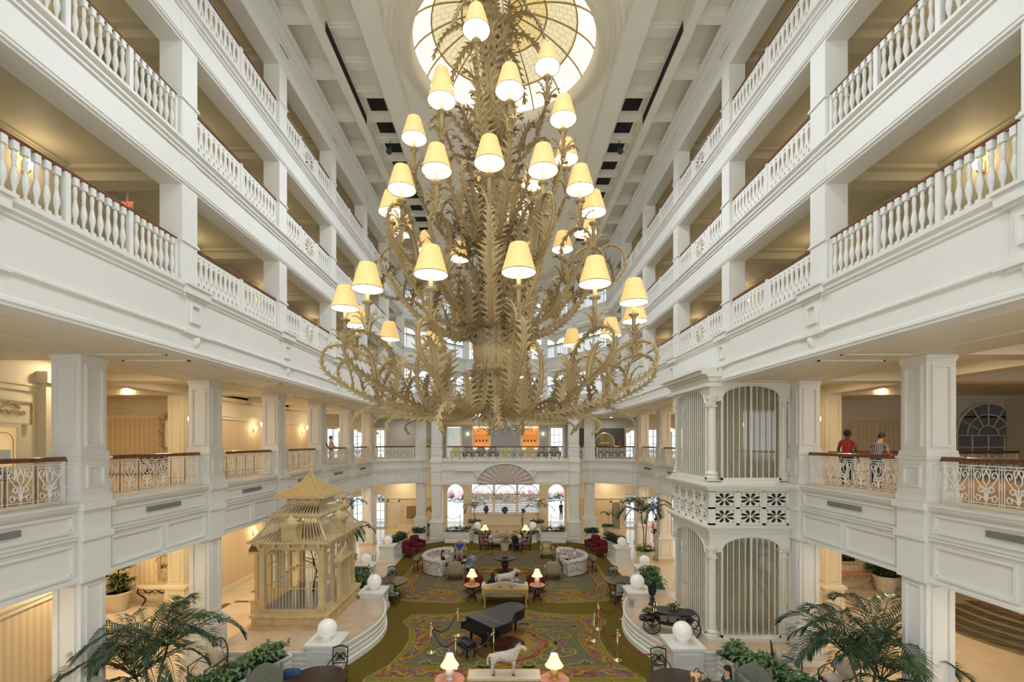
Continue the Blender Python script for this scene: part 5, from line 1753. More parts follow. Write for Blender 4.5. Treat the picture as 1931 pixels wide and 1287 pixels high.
# --- medallions
def medallion(cx, cy, rx, ry):
    pts = []
    for k in range(48):
        a = 2*pi*k/48
        r = 1 + .16*abs(cos(2*a))**3 + .05*cos(8*a)
        pts.append((cx+rx*r*cos(a), cy+ry*r*sin(a)))
    layer(pts, CGOLD, 'medallion_edge'); layer(inset(pts,.06), CRUST, 'medallion'); layer(inset(pts,.30), CGOLD, 'medallion_ring'); layer(inset(pts,.34), CROSE, 'medallion_flowers')
    layer(inset(pts,.56), CGOLD, 'medallion_ring'); layer([(cx+(rx-.55)*.8*cos(2*pi*k/24), cy+(ry-.55)*.8*sin(2*pi*k/24)) for k in range(24)], CWINE, 'medallion_heart')
    z = LAY[0]; LAY[0] += .0003
    mb = MB()
    for k in range(8):
        a = 2*pi*k/8
        sp = [(cx+(rx*.62+.22*cos(q)*(1-q/12))*cos(a)-.22*sin(q)*(1-q/12)*sin(a), cy+(ry*.62+.22*cos(q)*(1-q/12))*sin(a)+.22*sin(q)*(1-q/12)*cos(a)) for q in [j*.35 for j in range(28)]]
        ribbon(mb, sp, .05, z)
    mb.build('medallion_scroll', CGOLD, carpet)
medallion(.1, 16.35, 1.35, 1.40)
medallion(0, 25.6, 1.35, 1.25)
medallion(-3.1, 21.9, .75, .45); medallion(3.1, 21.9, .75, .45)
# --- gold scrolls on the grey fields
def scrolls(cx, cy, sx, sy, name):
    z = LAY[0]; LAY[0] += .0003
    for mx in (-1, 1):
        for my in (-1, 1):
            mb = MB()
            def S(x, y): return (cx+mx*x*sx, cy+my*y*sy)
            def spir(x, y, r, t0, turns, d):
                return [S(x+r*(1-.8*k/22)*cos(t0+d*2*pi*turns*k/22), y+r*(1-.8*k/22)*sin(t0+d*2*pi*turns*k/22)) for k in range(23)]
            ribbon(mb, [S(x,y) for x,y in ((1.55,.05),(1.75,.35),(1.55,.75),(1.9,1.05),(2.3,.9))], lambda t: .12*(1-.4*t), z)
            ribbon(mb, spir(2.15,.62,.30,1.2,1.4,-1), lambda t: .10*(1-.5*t), z)
            ribbon(mb, spir(1.35,1.05,.26,0,1.4,1), lambda t: .10*(1-.5*t), z)
            ribbon(mb, spir(.75,1.5,.28,2.5,1.4,-1), lambda t: .10*(1-.5*t), z)
            ribbon(mb, [S(x,y) for x,y in ((.2,1.55),(.7,1.78),(1.3,1.55),(1.8,1.62),(2.5,1.45),(2.9,1.55))], lambda t: .10*(1-.5*t), z)
            ribbon(mb, spir(2.65,1.35,.20,0,1.3,1), lambda t: .08*(1-.5*t), z)
            mb.build(name, CGOLD if my > 0 else CPALE, carpet)
    for mx in (-1, 1):
        mb = MB()
        for k in range(7):
            a = (k-3)*.36
            ribbon(mb, [(cx+mx*(1.7+.06), cy), (cx+mx*(1.7+.40*cos(a)), cy+.5*sin(a)), (cx+mx*(1.7+.62*cos(a*.7)), cy+.55*sin(a*.7))], lambda t: .13*sin(pi*min(1,.1+.9*t))+.01, z)
        mb.build('palmette', CROSE, carpet)
scrolls(0.05, 16.4, 1.0, 1.0, 'gold_scroll')
scrolls(0, 27.6, 1.45, 1.0, 'gold_scroll'); scrolls(0, 23.6, 1.45, .85, 'gold_scroll')
# flower sprays in the borders
def border_sprays(poly, d, step, name):
    q = inset(poly, d); n = len(q)
    z = LAY[0]; LAY[0] += .0003
    acc = 0; mb = MB(); mb2 = MB(); tog = 0
    for i in range(n):
        a, b = Vector(q[i]), Vector(q[(i+1) % n])
        L = (b-a).length; s = step-acc if acc else 0
        while s < L:
            p = a.lerp(b, s/L); t = (b-a)/L; nr = Vector((-t.y,t.x))
            tog ^= 1
            pts = [p + t*(-.32+.64*k/10) + nr*.12*sin(k/10*2*pi)*(1 if tog else -1) for k in range(11)]
            ribbon(mb, pts, lambda u: .15*sin(pi*min(1,max(.05,u))), z)
            s += step
        acc = (acc + L) % step
    mb.build(name, CGOLD, carpet)
border_sprays(rug1, .54, .80, 'leaf_spray'); border_sprays(rug2, .48, .85, 'leaf_spray')
# marble inlay borders outside the carpet
INLAY = mat('dark_marble_inlay', (0.06,0.045,0.035), rough=.25, scale=10, col2=(0.16,0.11,0.08))
for k, (a, b, c, d, wh) in enumerate(((-12.6,14.6,-12.3,20.5,'left'),(-12.3,22.0,-12.05,32,'far left'),(12.3,14.6,12.6,22,'right'),(12.05,23.0,12.3,32,'far right'))):
    o = MB().box(a,b,.001,c,d,.006).build('trim_%d' % nt, INLAY); struct(o); nt += 1
for (a, b, c, d) in ((-12.3,20.6,-9.6,20.85),(9.9,22.0,12.3,22.25)):
    o = MB().box(a,b,.001,c,d,.006).build('trim_%d' % nt, INLAY); struct(o); nt += 1
# ================================================================ FURNITURE
def sgn(v): return -1 if v < 0 else 1
def cushion(mb, c, sx, sy, sz, p=4.0, n=20, m=10, rz=0.0):
    """superellipsoid block, half sizes sx, sy, sz"""
    def f(u, v):
        a = 2*pi*u; b = -pi/2+pi*v
        e = 2/p
        ca, sa, cb, sb = cos(a), sin(a), cos(b), sin(b)
        x = sgn(ca)*abs(ca)**e*abs(cb)**e*sx; y = sgn(sa)*abs(sa)**e*abs(cb)**e*sy; z = sgn(sb)*abs(sb)**e*sz
        return (c[0]+x*cos(rz)-y*sin(rz), c[1]+x*sin(rz)+y*cos(rz), c[2]+z)
    return mb.grid(f, n, m, closed_u=True)
def legs4(t, wx, wy, h, r, m, name='leg', splay=0.0):
    for sx in (-1,1):
        for sy in (-1,1):
            MB().tube([(sx*wx,sy*wy,h),(sx*(wx+splay*.5),sy*(wy+splay*.5),h*.5),(sx*(wx+splay),sy*(wy+splay),0)], [r,r*.85,r*.6], 7).build(name, m, t)
RED = mat('red_velvet', (0.16,0.02,0.023), rough=.8, scale=5, col2=(0.11,0.012,0.015), spec=.2)
BEIGE = mat('khaki_upholstery', (0.34,0.29,0.17), rough=.9, scale=12, col2=(0.29,0.24,0.13), spec=.2)
SAGE = mat('sage_upholstery', (0.20,0.20,0.15), rough=.9, scale=12, col2=(0.16,0.16,0.12), spec=.2)
CREAMU = mat('cream_upholstery', (0.62,0.56,0.44), rough=.9, scale=10, col2=(0.54,0.47,0.35), spec=.2)
PILLOW = voro_mat('pillow_leaf_print', [(0.50,0.38,0.14),(0.60,0.50,0.28),(0.42,0.30,0.10)], 16)
FLORAL = voro_mat('floral_upholstery', [(0.06,0.055,0.06,0.0),(0.24,0.13,0.11,0.24),(0.62,0.58,0.52,0.34)], 14, mode='dist')
SEATG = mat('grey_green_seat', (0.30,0.31,0.25), rough=.85, scale=8)
BLUEP = mat('blue_fabric', (0.03,0.07,0.16), rough=.9)
PINKM = mat('pink_marble', (0.55,0.27,0.19), rough=.2, scale=7, col2=(0.46,0.20,0.14))
REDWOOD = mat('mahogany', (0.07,0.02,0.014), rough=.25, scale=8, col2=(0.035,0.012,0.01))
CER = mat('white_ceramic', (0.75,0.74,0.68), rough=.2, scale=9, col2=(0.55,0.55,0.48))

def armchair(label, m, loc, rz, legm=DARKWOOD, pillow=None, grp=None, h=.98, wing=False):
    """faces -y at rz = 0"""
    t = thing('armchair', label, 'armchair', loc, rz, grp)
    mb = MB(); cushion(mb, (0,-.02,.36), .36, .36, .12, 5); cushion(mb, (0,-.04,.46), .30, .33, .07, 4); mb.build('seat', m, t, True)
    mb = MB(); cushion(mb, (0,.34,.38+h*.30), .36, .09, h*.34, 4)
    if wing:
        for sx in (-1,1): cushion(mb, (sx*.36,.20,.72), .05, .20, .25, 4)
    mb.build('backrest', m, t, True)
    for sx in (-1,1):
        mb = MB(); cushion(mb, (sx*.38,-.02,.44), .065, .34, .20, 5); mb.tube([(sx*.38,-.36,.62),(sx*.38,.30,.64)], [.075,.07], 10); mb.build('armrest', m, t, True)
    legs4(t, .31, .29, .25, .03, legm)
    if pillow: 
        mb = MB(); cushion(mb, (0,.16,.66), .22, .08, .20, 3); mb.build('pillow', pillow, t, True)
    return t
def dining_chair(label, loc, rz, grp='dark carved dining chairs'):
    t = thing('dining_chair', label, 'chair', loc, rz, grp)
    mb = MB(); cushion(mb, (0,0,.46), .23, .22, .045, 5); mb.build('seat', SEATG, t, True)
    MB().box(-.24,-.23,.40,.24,.23,.44).build('seat_frame', DARKWOOD, t)
    for sx in (-1,1):
        MB().tube([(sx*.20,-.20,.42),(sx*.20,-.21,.2),(sx*.19,-.22,0)], [.026,.022,.016], 6).build('leg', DARKWOOD, t)
        MB().tube([(sx*.20,.22,0),(sx*.20,.21,.42),(sx*.215,.25,.75),(sx*.22,.30,1.02)], [.018,.024,.022,.018], 6).build('back_post', DARKWOOD, t)
        MB().tube(spline([(sx*.22,.24,.70),(sx*.27,.02,.68),(sx*.26,-.16,.66),(sx*.23,-.18,.44)], 4), .018, 6).build('arm', DARKWOOD, t)
    mb = MB().tube(spline([(-.22,.30,1.0),(0,.32,1.05),(.22,.30,1.0)], 4), .028, 6); mb.build('top_rail', DARKWOOD, t)
    MB().tube([(-.20,.24,.56),(.20,.24,.56)], .018, 6).build('lower_rail', DARKWOOD, t)
    mb = MB(); cushion(mb, (0,.275,.80), .16, .02, .20, 4); mb.build('back_panel', SEATG, t, True)
    mb = MB()
    mb.tube(spline([(-.18,.25,.72),(-.10,.24,.86),(0,.24,.80),(.10,.24,.86),(.18,.25,.72)], 4), .02, 5); mb.tube(spline([(-.14,.25,.62),(0,.24,.74),(.14,.25,.62)], 4), .02, 5)
    cushion(mb, (0,.24,.76), .07, .02, .07, 2.5, 12, 8)
    mb.build('carved_splat', DARKWOOD, t)
    return t
def round_table(label, loc, r, h, top=DARKWOOD, base=DARKWOOD, grp=None, feet=4):
    t = thing('round_table', label, 'table', loc, 0, grp)
    MB().lathe([(r-.05,-.07),(r-.02,-.06),(r,-.035),(r,-.01),(r-.015,0),(.001,0)], 40, (0,0,h)).build('table_top', top, t)
    MB().lathe([(r*.82,-.13),(r*.84,-.07)], 32, (0,0,h)).build('apron', base, t)
    MB().lathe([(.09,.16),(.13,.22),(.16,.30),(.12,.40),(.07,.46),(.09,.52),(.06,.58),(.10,h-.1),(.14,h-.08)], 16).build('pedestal', base, t, True)
    for k in range(feet):
        a = 2*pi*k/feet + pi/4
        MB().tube(spline([(.06*cos(a),.06*sin(a),.24),(r*.35*cos(a),r*.35*sin(a),.22),(r*.62*cos(a),r*.62*sin(a),.06),(r*.75*cos(a),r*.75*sin(a),.035)], 4), [.045]*6+[.035]*3+[.03]*4, 7).build('foot', base, t)
    return t
def urn_table(label, loc, r, h):
    t = thing('pedestal_table', label, 'table', loc)
    MB().lathe([(r-.05,-.09),(r-.02,-.07),(r,-.04),(r,-.01),(r-.02,0),(.001,0)], 40, (0,0,h)).build('table_top', DARKWOOD, t)
    MB().lathe([(.36,.0),(.36,.05),(.30,.09),(.14,.13),(.10,.18),(.20,.34),(.23,.46),(.19,.56),(.09,.62),(.16,h-.09)], 20).build('urn_pedestal', REDWOOD, t, True)
    for k in range(4):
        a = pi/2*k+pi/4
        MB().tube(spline([(.12*cos(a),.12*sin(a),.12),(.3*cos(a),.3*sin(a),.10),(.46*cos(a),.46*sin(a),.03)], 4), .04, 6).build('foot', REDWOOD, t)
    MB().lathe([(.10,0),(.17,.02),(.18,.05),(.14,.05),(.001,.035)], 20, (0,0,h)).build('tray', BLACKIRON, t)
    return t
LSH = lamp_mat('table_lamp_shade', (0.9,0.72,0.48), (1.0,0.62,0.26), 1.5)
LSHT = lamp_mat('table_lamp_inner', (1,.95,.8), (1,.85,.55), 5)
def table_lamp(label, loc, base, power=7, k=1.0):
    t = thing('table_lamp', label, 'lamp', loc, 0, 'table lamps with flared shades')
    MB().lathe([(.10,0),(.10,.03),(.05,.05),(.11,.12),(.12,.20),(.06,.29),(.03,.33),(.02,.42)], 16).build('base', base, t, True)
    MB().lathe([(.24,.36),(.20,.42),(.14,.52),(.10,.62),(.095,.65)], 24, cap=False).build('lamp_shade', LSH, t, True)
    rb = MB()
    rm = MB().tube([(.242,0,.36),(.202,0,.42),(.142,0,.52),(.102,0,.62)], .003, 4, caps=False).mesh('shade_rib', GOLD)
    for q in range(10): put('shade_rib', rm, t, None, 2*pi*q/10)
    MB().lathe([(.001,.60),(.09,.60)], 16, cap=False).build('bulb_glow', LSHT, t)
    point_light('lamp_light', (0,0,.78), power, WARM2, .10, t)
    t.scale = (k,)*3
    return t
# ---- lamp tables and lamps around the two sofa tables
for (x, y, wh) in ((-1.5,20.85,'left of the wooden sofa table'),(1.48,20.85,'right of the wooden sofa table'),(-1.5,12.55,'at the bottom left near edge'),(1.38,12.55,'at the bottom right near edge')):
    round_table('pink marble-topped lamp table %s' % wh, (x,y,.02), .36 if y > 15 else .42, .72, PINKM, REDWOOD, 'pink marble lamp tables', 4)
    table_lamp('lit table lamp with flared shade %s' % wh, (x,y,.745), CER if (x < 0) != (y > 15) else GOLD, 7, 1.05)
# ---- sofa tables
def sofa_table(label, loc, topm, legm):
    t = thing('sofa_table', label, 'table', loc)
    MB().box(-1.0,-.27,.76,1.0,.27,.82).build('table_top', topm, t)
    MB().box(-.95,-.24,.64,.95,.24,.76).build('apron', legm, t)
    for sx in (-1,1):
        for sy in (-1,1):
            MB().tube(spline([(sx*.90,sy*.20,.70),(sx*.93,sy*.22,.5),(sx*.90,sy*.20,.2),(sx*.93,sy*.22,0)], 3), [.06,.058,.055,.05,.046,.044,.042,.042,.042,.045], 8).build('leg', legm, t)
            MB().tube(spline([(sx*.86,sy*.22,.62),(sx*.78,sy*.22,.60),(sx*.76,sy*.22,.66)], 4), .025, 6).build('scroll_bracket', legm, t)
    return t
sofa_table('honey-coloured console table behind the white settee, mid-hall', (0.03,20.1,.02), mat('honey_wood', (0.50,0.34,0.12), rough=.3, scale=6, col2=(0.42,0.27,0.08)), GOLD)
sofa_table('pale glossy console table at the bottom centre', (0.0,12.62,.02), mat('pale_marble_top', (0.66,0.58,0.44), rough=.12, scale=4, col2=(0.56,0.46,0.32)), GOLD)

def skin_mesh(name, joints, edges, material, sub=2, root=0):
    """joints: list of (x,y,z,r); grown into one continuous surface with Skin + Subdivision"""
    import bmesh
    bm = bmesh.new()
    sl = bm.verts.layers.skin.verify()
    vs = []
    for i, j in enumerate(joints):
        v = bm.verts.new(j[:3]); vs.append(v)
        v[sl].radius = (j[3], j[4] if len(j) > 4 else j[3])
    for a, b in edges: bm.edges.new((vs[a], vs[b]))
    vs[root][sl].use_root = True
    me = bpy.data.meshes.new(name); bm.to_mesh(me); bm.free()
    o = bpy.data.objects.new(name, me); COL.objects.link(o)
    o.modifiers.new('s', 'SKIN').use_smooth_shade = True
    m = o.modifiers.new('d', 'SUBSURF'); m.levels = sub; m.render_levels = sub
    dg = bpy.context.evaluated_depsgraph_get()
    res = bpy.data.meshes.new_from_object(o.evaluated_get(dg))
    bpy.data.objects.remove(o); bpy.data.meshes.remove(me)
    res.name = name
    if material:
        res.materials.clear(); res.materials.append(material)
    res.polygons.foreach_set('use_smooth', [True]*len(res.polygons))
    return res
# ---- horse statues on the sofa tables
HORSE = mat('chalky_horse_white', (0.66,0.60,0.50), rough=.7, scale=22, col2=(0.44,0.37,0.29))
HJ = [(-.30,0,.50,.13),(0,0,.50,.135),(.22,0,.52,.13),(.33,0,.64,.09),(.42,0,.76,.075),(.52,0,.74,.06),(.60,0,.66,.045),
      (-.32,-.07,.34,.065),(-.35,-.08,.20,.035),(-.31,-.08,.04,.030),(-.32,.07,.34,.065),(-.35,.08,.20,.035),(-.31,.08,.04,.030),
      (.24,-.07,.32,.055),(.24,-.08,.18,.033),(.24,-.08,.04,.030),(.24,.07,.32,.055),(.24,.08,.18,.033),(.24,.08,.04,.030),
      (-.42,0,.54,.03),(-.48,0,.42,.035),(-.46,0,.22,.02)]
HE = [(0,1),(1,2),(2,3),(3,4),(4,5),(5,6),(0,7),(7,8),(8,9),(0,10),(10,11),(11,12),(2,13),(13,14),(14,15),(2,16),(16,17),(17,18),(0,19),(19,20),(20,21)]
HM = skin_mesh('horse_body', HJ, HE, HORSE, 2)
for (x, y, lab) in ((.08,20.1,'white horse statue standing on the honey-coloured console, mid-hall'),(.02,12.62,'white horse statue standing on the pale console at the bottom')):
    t = thing('horse_statue', lab, 'statue', (x,y,.842))
    put('body', HM, t)
    for sy in (-1,1): MB().lathe([(.025,0),(.018,.05),(.002,.09)], 6, (.415,sy*.035,.80)).build('ear', HORSE, t)
    mb = MB(); 
    for k in range(8): cushion(mb, (.27+.018*k-.03,0,.66+.022*k), .03, .014, .035, 2.2, 8, 6)
    mb.build('mane', mat('horse_mane', (0.50,0.42,0.30), rough=.8), t)
    for (px, py) in ((-.31,-.08),(-.31,.08),(.24,-.08),(.24,.08)):
        MB().lathe([(.042,0),(.034,.04)], 8, (px,py,0)).build('hoof', DARKWOOD, t)
# ---- settee in front of the honey table (back towards us)
def settee(label, loc, rz, m, w=.95, legm=DARKWOOD):
    t = thing('settee', label, 'sofa', loc, rz)
    mb = MB(); cushion(mb, (0,0,.36), w, .38, .12, 6, 28); cushion(mb, (0,-.03,.46), w-.10, .34, .07, 5, 28); mb.build('seat', m, t, True)
    mb = MB()
    def f(u, v):
        x = -w+2*w*u
        top = .86+.12*cos(pi*x/w)*.6+.05
        return (x, .34+.09*v, .34+(top-.34)*1.0*(1 if v > .01 else 1))
    N = 16
    for k in range(N):
        x0, x1 = -w+2*w*k/N, -w+2*w*(k+1)/N
        g = lambda x: .82+.12*cos(pi*x/w/1.0*.5)**2
        mb.add([(x0,.30,.30),(x1,.30,.30),(x1,.30,g(x1)),(x0,.30,g(x0)),(x0,.44,.30),(x1,.44,.30),(x1,.44,g(x1)),(x0,.44,g(x0))], [(0,1,2,3),(5,4,7,6),(3,2,6,7),(0,4,5,1)])
    mb.build('backrest', m, t)
    for sx in (-1,1):
        mb = MB(); cushion(mb, (sx*(w+.02),0,.44), .08, .40, .20, 5); mb.tube([(sx*(w+.03),-.40,.64),(sx*(w+.03),.40,.68)], .095, 12); mb.build('armrest', m, t, True)
    legs4(t, w-.08, .30, .26, .035, legm)
    return t
settee('cream settee with rolled arms whose back is to the honey-coloured console', (0,20.85,.02), pi, CREAMU)
st = settee('cream camel-back sofa under the hedge at the far end', (0,31.55,.02), 0, CREAMU)
for (x, m, lb) in ((-.45,PILLOW,'leaf-print cushion on the left of the far cream sofa'),(.45,PILLOW,'leaf-print cushion on the right of the far cream sofa')):
    mb = MB(); cushion(mb, (0,0,.2), .24, .09, .19, 3); tag(mb.build('cushion', m, None, True, (x,31.62,.56)), lb, 'cushion')
mb = MB(); cushion(mb, (0,0,.14), .16, .07, .13, 3); tag(mb.build('cushion', CER, None, True, (.05,20.85,.555)), 'small white cushion on the cream settee by the console', 'cushion')
# ---- far lamps
for sx, wh in ((-1,'left'),(1,'right')):
    round_table('small dark lamp table at the %s end of the far sofa' % wh, (sx*1.42,31.85,.02), .28, .66, DARKWOOD, DARKWOOD, None, 3)
    table_lamp('lit table lamp at the %s end of the far sofa' % wh, (sx*1.42,31.85,.685), CER, 6, 1.15)
# ---- round table in the middle
urn_table('dark round table on an urn-shaped pedestal at the centre of the far rug', (0,25.35,.02), .60, .80)
# ---- curved floral sofas
def curved_sofa(label, cx, cy, a0, a1, loc_rz=0):
    t = thing('curved_sofa', label, 'sofa', (cx,cy,.02))
    R = 1.28
    def arcpts(r, n=24): return [(r*cos(a0+(a1-a0)*k/n), r*sin(a0+(a1-a0)*k/n)) for k in range(n+1)]
    def band(r0, r1, z0, z1):
        o, i_ = arcpts(r1), arcpts(r0)
        mb = MB()
        for k in range(24): mb.prism([i_[k], i_[k+1], o[k+1], o[k]], z0, z1)
        return mb
    band(R-.38,R+.30,.04,.40).build('base', FLORAL, t)
    mb = MB().tube([(x,y,.44) for x, y in arcpts(R-.10)], .27, 10); 
    for i in range(len(mb.v)):
        v = mb.v[i]; mb.v[i] = (v[0], v[1], .43+(v[2]-.44)*.35)
    mb.build('seat_cushion', FLORAL, t, True)
    band(R+.14,R+.34,.36,.78).build('backrest', FLORAL, t)
    MB().tube([(x,y,.80) for x, y in arcpts(R+.25)], .14, 12).build('back_roll', FLORAL, t, True)
    for a in (a0, a1):
        mb = MB(); mb.tube([((R-.36)*cos(a),(R-.36)*sin(a),.62),((R+.30)*cos(a),(R+.30)*sin(a),.74)], .13, 12)
        mb.cbox(R*cos(a),R*sin(a),.04,.66,.2,.58,a)
        mb.build('armrest', FLORAL, t)
    return t
curved_sofa('curved floral sofa on the left of the far rug with a woman in black', -3.05, 25.9, radians(95), radians(255))
curved_sofa('curved floral sofa on the right of the far rug with a reclining man', 3.05, 25.9, radians(85), radians(-75))
# ---- dark half-round consoles behind the floral sofas
def console(label, loc, rz, m=DARKWOOD):
    t = thing('console_table', label, 'table', loc, rz)
    arcp = [(.85*cos(pi*k/16), .42*sin(pi*k/16)) for k in range(17)]
    MB().prism(arcp, .74, .78).build('table_top', m, t)
    MB().prism([(x*.92,y*.88+.01) for x, y in arcp], .64, .74).build('apron', m, t)
    for (x, y) in ((-.72,.05),(.72,.05),(-.38,.30),(.38,.30)):
        MB().tube([(x,y,.66),(x,y,0)], [.03,.018], 6).build('leg', m, t)
    return t
console('dark half-round console behind the left floral sofa', (-4.72,25.6,.02), pi/2)
console('dark half-round console behind the right floral sofa', (4.72,25.6,.02), -pi/2)
# ---- armchairs
armchair('khaki armchair with its back to us, left of centre', BEIGE, (-2.62,24.05,.02), pi, grp='khaki armchairs on the far rug')
armchair('khaki armchair with its back to us, right of centre', BEIGE, (2.5,24.1,.02), pi, grp='khaki armchairs on the far rug')
armchair('khaki armchair under the man in the blue shirt', BEIGE, (-2.8,28.1,.02), 0, grp='khaki armchairs on the far rug')
armchair('empty khaki armchair with a leaf-print pillow facing us', BEIGE, (2.6,28.4,.02), 0, pillow=PILLOW, grp='khaki armchairs on the far rug')
for (x, y, rz_, lb) in ((-6.0,28.75,radians(62),'left red armchair nearer the camera'),(-5.85,30.3,radians(48),'left red armchair farther from the camera'),
                       (6.0,28.9,radians(-62),'right red armchair nearer the camera'),(5.85,30.4,radians(-48),'right red armchair farther from the camera')):
    armchair(lb, RED, (x,y,.02), rz_, grp='red velvet armchairs by the hedges')
for (x, y, lb) in ((-6.2,29.5,'left'),(6.2,29.6,'right')):
    round_table('tiny dark side table between the %s red armchairs' % lb, (x,y,.02), .22, .50, DARKWOOD, DARKWOOD, None, 3)
for sx, wh in ((-1,'left'),(1,'right')):
    t = thing('carved_armchair', 'carved wooden armchair with patterned back facing inward at the %s of the far sofa' % wh, 'armchair', (sx*1.38,30.55,.02), sx*pi/2*-1*-1 if sx < 0 else -pi/2, 'carved armchairs at the far end')
    t.rotation_euler = (0,0, pi/2 if sx < 0 else -pi/2)
    mb = MB(); cushion(mb, (0,0,.44), .30, .30, .09, 4); mb.build('seat', CROSE, t, True)
    mb = MB(); cushion(mb, (0,.32,.80), .28, .06, .34, 3); mb.build('backrest', CROSE, t, True)
    MB().tube(spline([(-.30,.32,.42),(-.33,.36,.8),(-.2,.38,1.12),(0,.38,1.2),(.2,.38,1.12),(.33,.36,.8),(.30,.32,.42)], 4), .035, 7).build('back_frame', REDWOOD, t)
    for s2 in (-1,1): MB().tube(spline([(s2*.32,.32,.66),(s2*.36,0,.68),(s2*.34,-.26,.62),(s2*.31,-.28,.42)], 4), .03, 7).build('armrest', REDWOOD, t)
    legs4(t, .27, .26, .38, .035, REDWOOD)
# ---- dining tables and chairs at the carpet edges
DT = [(-5.35,21.25,'left middle'),(5.45,21.35,'right middle'),(-5.15,12.45,'bottom left'),(4.75,12.3,'bottom right')]
for (x, y, wh) in DT:
    round_table('large dark round table at the %s of the carpet' % wh, (x,y,.02), .80, .76, DARKWOOD, DARKWOOD, 'dark round tables along the carpet edges')
for (x, y, rz_, lb) in ((-5.55,22.35,0.15,'dark chair behind the left middle round table'),(-4.98,20.3,pi-.2,'dark chair in front of the left middle round table'),
                        (5.35,22.45,-.1,'dark chair behind the right middle round table'),(5.02,20.35,pi+.2,'dark chair in front of the right middle round table'),
                        (-4.95,13.55,0.1,'dark carved chair behind the bottom left round table'),(4.62,13.45,-.1,'dark carved chair behind the bottom right round table')):
    dining_chair(lb, (x,y,.02), rz_)
for sx, wh in ((-1,'left'),(1,'right')):
    t = thing('wing_chair', 'grey-green high-backed wing chair at the bottom %s, seen from behind' % wh, 'armchair', (-6.6 if sx < 0 else 6.9,12.6,.02), pi - sx*.45)
    mb = MB(); cushion(mb, (0,-.05,.40), .38, .38, .14, 5); mb.build('seat', SAGE, t, True)
    N = 14; mb = MB()
    for k in range(N):
        x0, x1 = -.42+.84*k/N, -.42+.84*(k+1)/N
        g = lambda x: 1.22+.08*cos(x/.42*pi) - .16*max(0,(abs(x)-.26)/.16)**2
        mb.add([(x0,.30,.2),(x1,.30,.2),(x1,.36,g(x1)),(x0,.36,g(x0)),(x0,.44,.2),(x1,.44,.2),(x1,.48,g(x1)),(x0,.48,g(x0))], [(0,1,2,3),(5,4,7,6),(3,2,6,7),(0,4,5,1)] + ([(0,3,7,4)] if k == 0 else []) + ([(1,5,6,2)] if k == N-1 else []))
    mb.build('backrest', SAGE, t)
    for s2 in (-1,1):
        mb = MB(); cushion(mb, (s2*.40,.10,.82), .05, .24, .26, 4); cushion(mb, (s2*.42,-.08,.48), .07, .36, .18, 5); mb.build('wing', SAGE, t, True)
    legs4(t, .33, .32, .26, .03, DARKWOOD)
mb = MB(); cushion(mb, (0,0,.2), .26, .12, .2, 4); o = mb.build('cushion', BLUEP, None, True, (-5.95,12.75,.52)); tag(o, 'dark blue cushion beside the left grey-green wing chair', 'cushion')
t = thing('side_stool', 'small dark stool carrying a blue cushion at the bottom left', 'stool', (-5.95,12.75,.02))
MB().box(-.24,-.2,.42,.24,.2,.5).build('seat', DARKWOOD, t); legs4(t, .2, .16, .44, .025, DARKWOOD)
# ---- grand piano
pu, pv = Vector((.67,-.742,0)), Vector((.742,.67,0))
pang = atan2(pu.y, pu.x)
piano = thing('grand_piano', 'black grand piano with closed lid on the near rug', 'piano', (-1.38,16.4,.02), pang)
PL = [(0,0),(1.5,0),(1.5,.62)] + [(p.x,p.y) for p in spline([(1.5,.62,0),(1.44,.92,0),(1.18,1.20,0),(.98,1.50,0),(.94,1.85,0),(.80,2.18,0),(.50,2.34,0),(.2,2.28,0),(.03,2.08,0)], 5)][1:] + [(0,1.9)]
MB().prism(PL, .64, .96).build('case', BLACK, piano)
lid = MB().prism([(x if x > .1 else x-.02, y) for x, y in PL], .965, .99).build('lid', mat('lid_sheen', (0.03,0.03,0.034), rough=.38, var=.05), piano)
MB().box(0,.46,.985,1.5,.475,.995).build('lid_hinge', BRASS, lid)
MB().box(.02,-.22,.62,1.48,.02,.74).build('key_bed', BLACK, piano)
MB().box(.0,-.24,.60,.10,.3,.86).build('key_cheek', BLACK, piano); MB().box(1.40,-.24,.60,1.5,.3,.86).build('key_cheek', BLACK, piano)
MB().box(.10,-.20,.74,1.40,.0,.80).build('fallboard', BLACK, piano)
for (x, y) in ((.14,.12),(1.36,.12),(.42,2.05)):
    MB().lathe([(.045,0),(.03,.04),(.045,.10),(.055,.45),(.075,.58),(.075,.64)], 10, (x,y,0)).build('leg', BLACK, piano)
mb = MB().box(.60,.16,.10,.90,.24,.16); mb.box(.66,.17,.14,.70,.23,.64); mb.box(.80,.17,.14,.84,.23,.64); mb.build('pedal_lyre', BLACK, piano)
for k in range(3): MB().box(.68+.06*k,.02,.07,.71+.06*k,.18,.085).build('pedal', BRASS, piano)
bench = thing('piano_bench', 'black tufted piano bench beside the grand piano', 'bench', (-1.32,15.42,.02), pang)
mb = MB(); cushion(mb, (0,0,.48), .36, .21, .06, 5)
mb.build('cushion', BLACK, bench, True)
bt = MB().sphere((0,0,0), .02, 8, 5, sz=.5).mesh('tuft_button', mat('button_blue', (0.08,0.10,0.16), rough=.3))
for a in range(4):
    for b in range(3): put('tuft_button', bt, bench, (-.24+.16*a, -.12+.12*b, .54))
MB().box(-.34,-.19,.34,.34,.19,.44).build('apron', BLACK, bench); legs4(bench, .30, .16, .36, .03, BLACK)
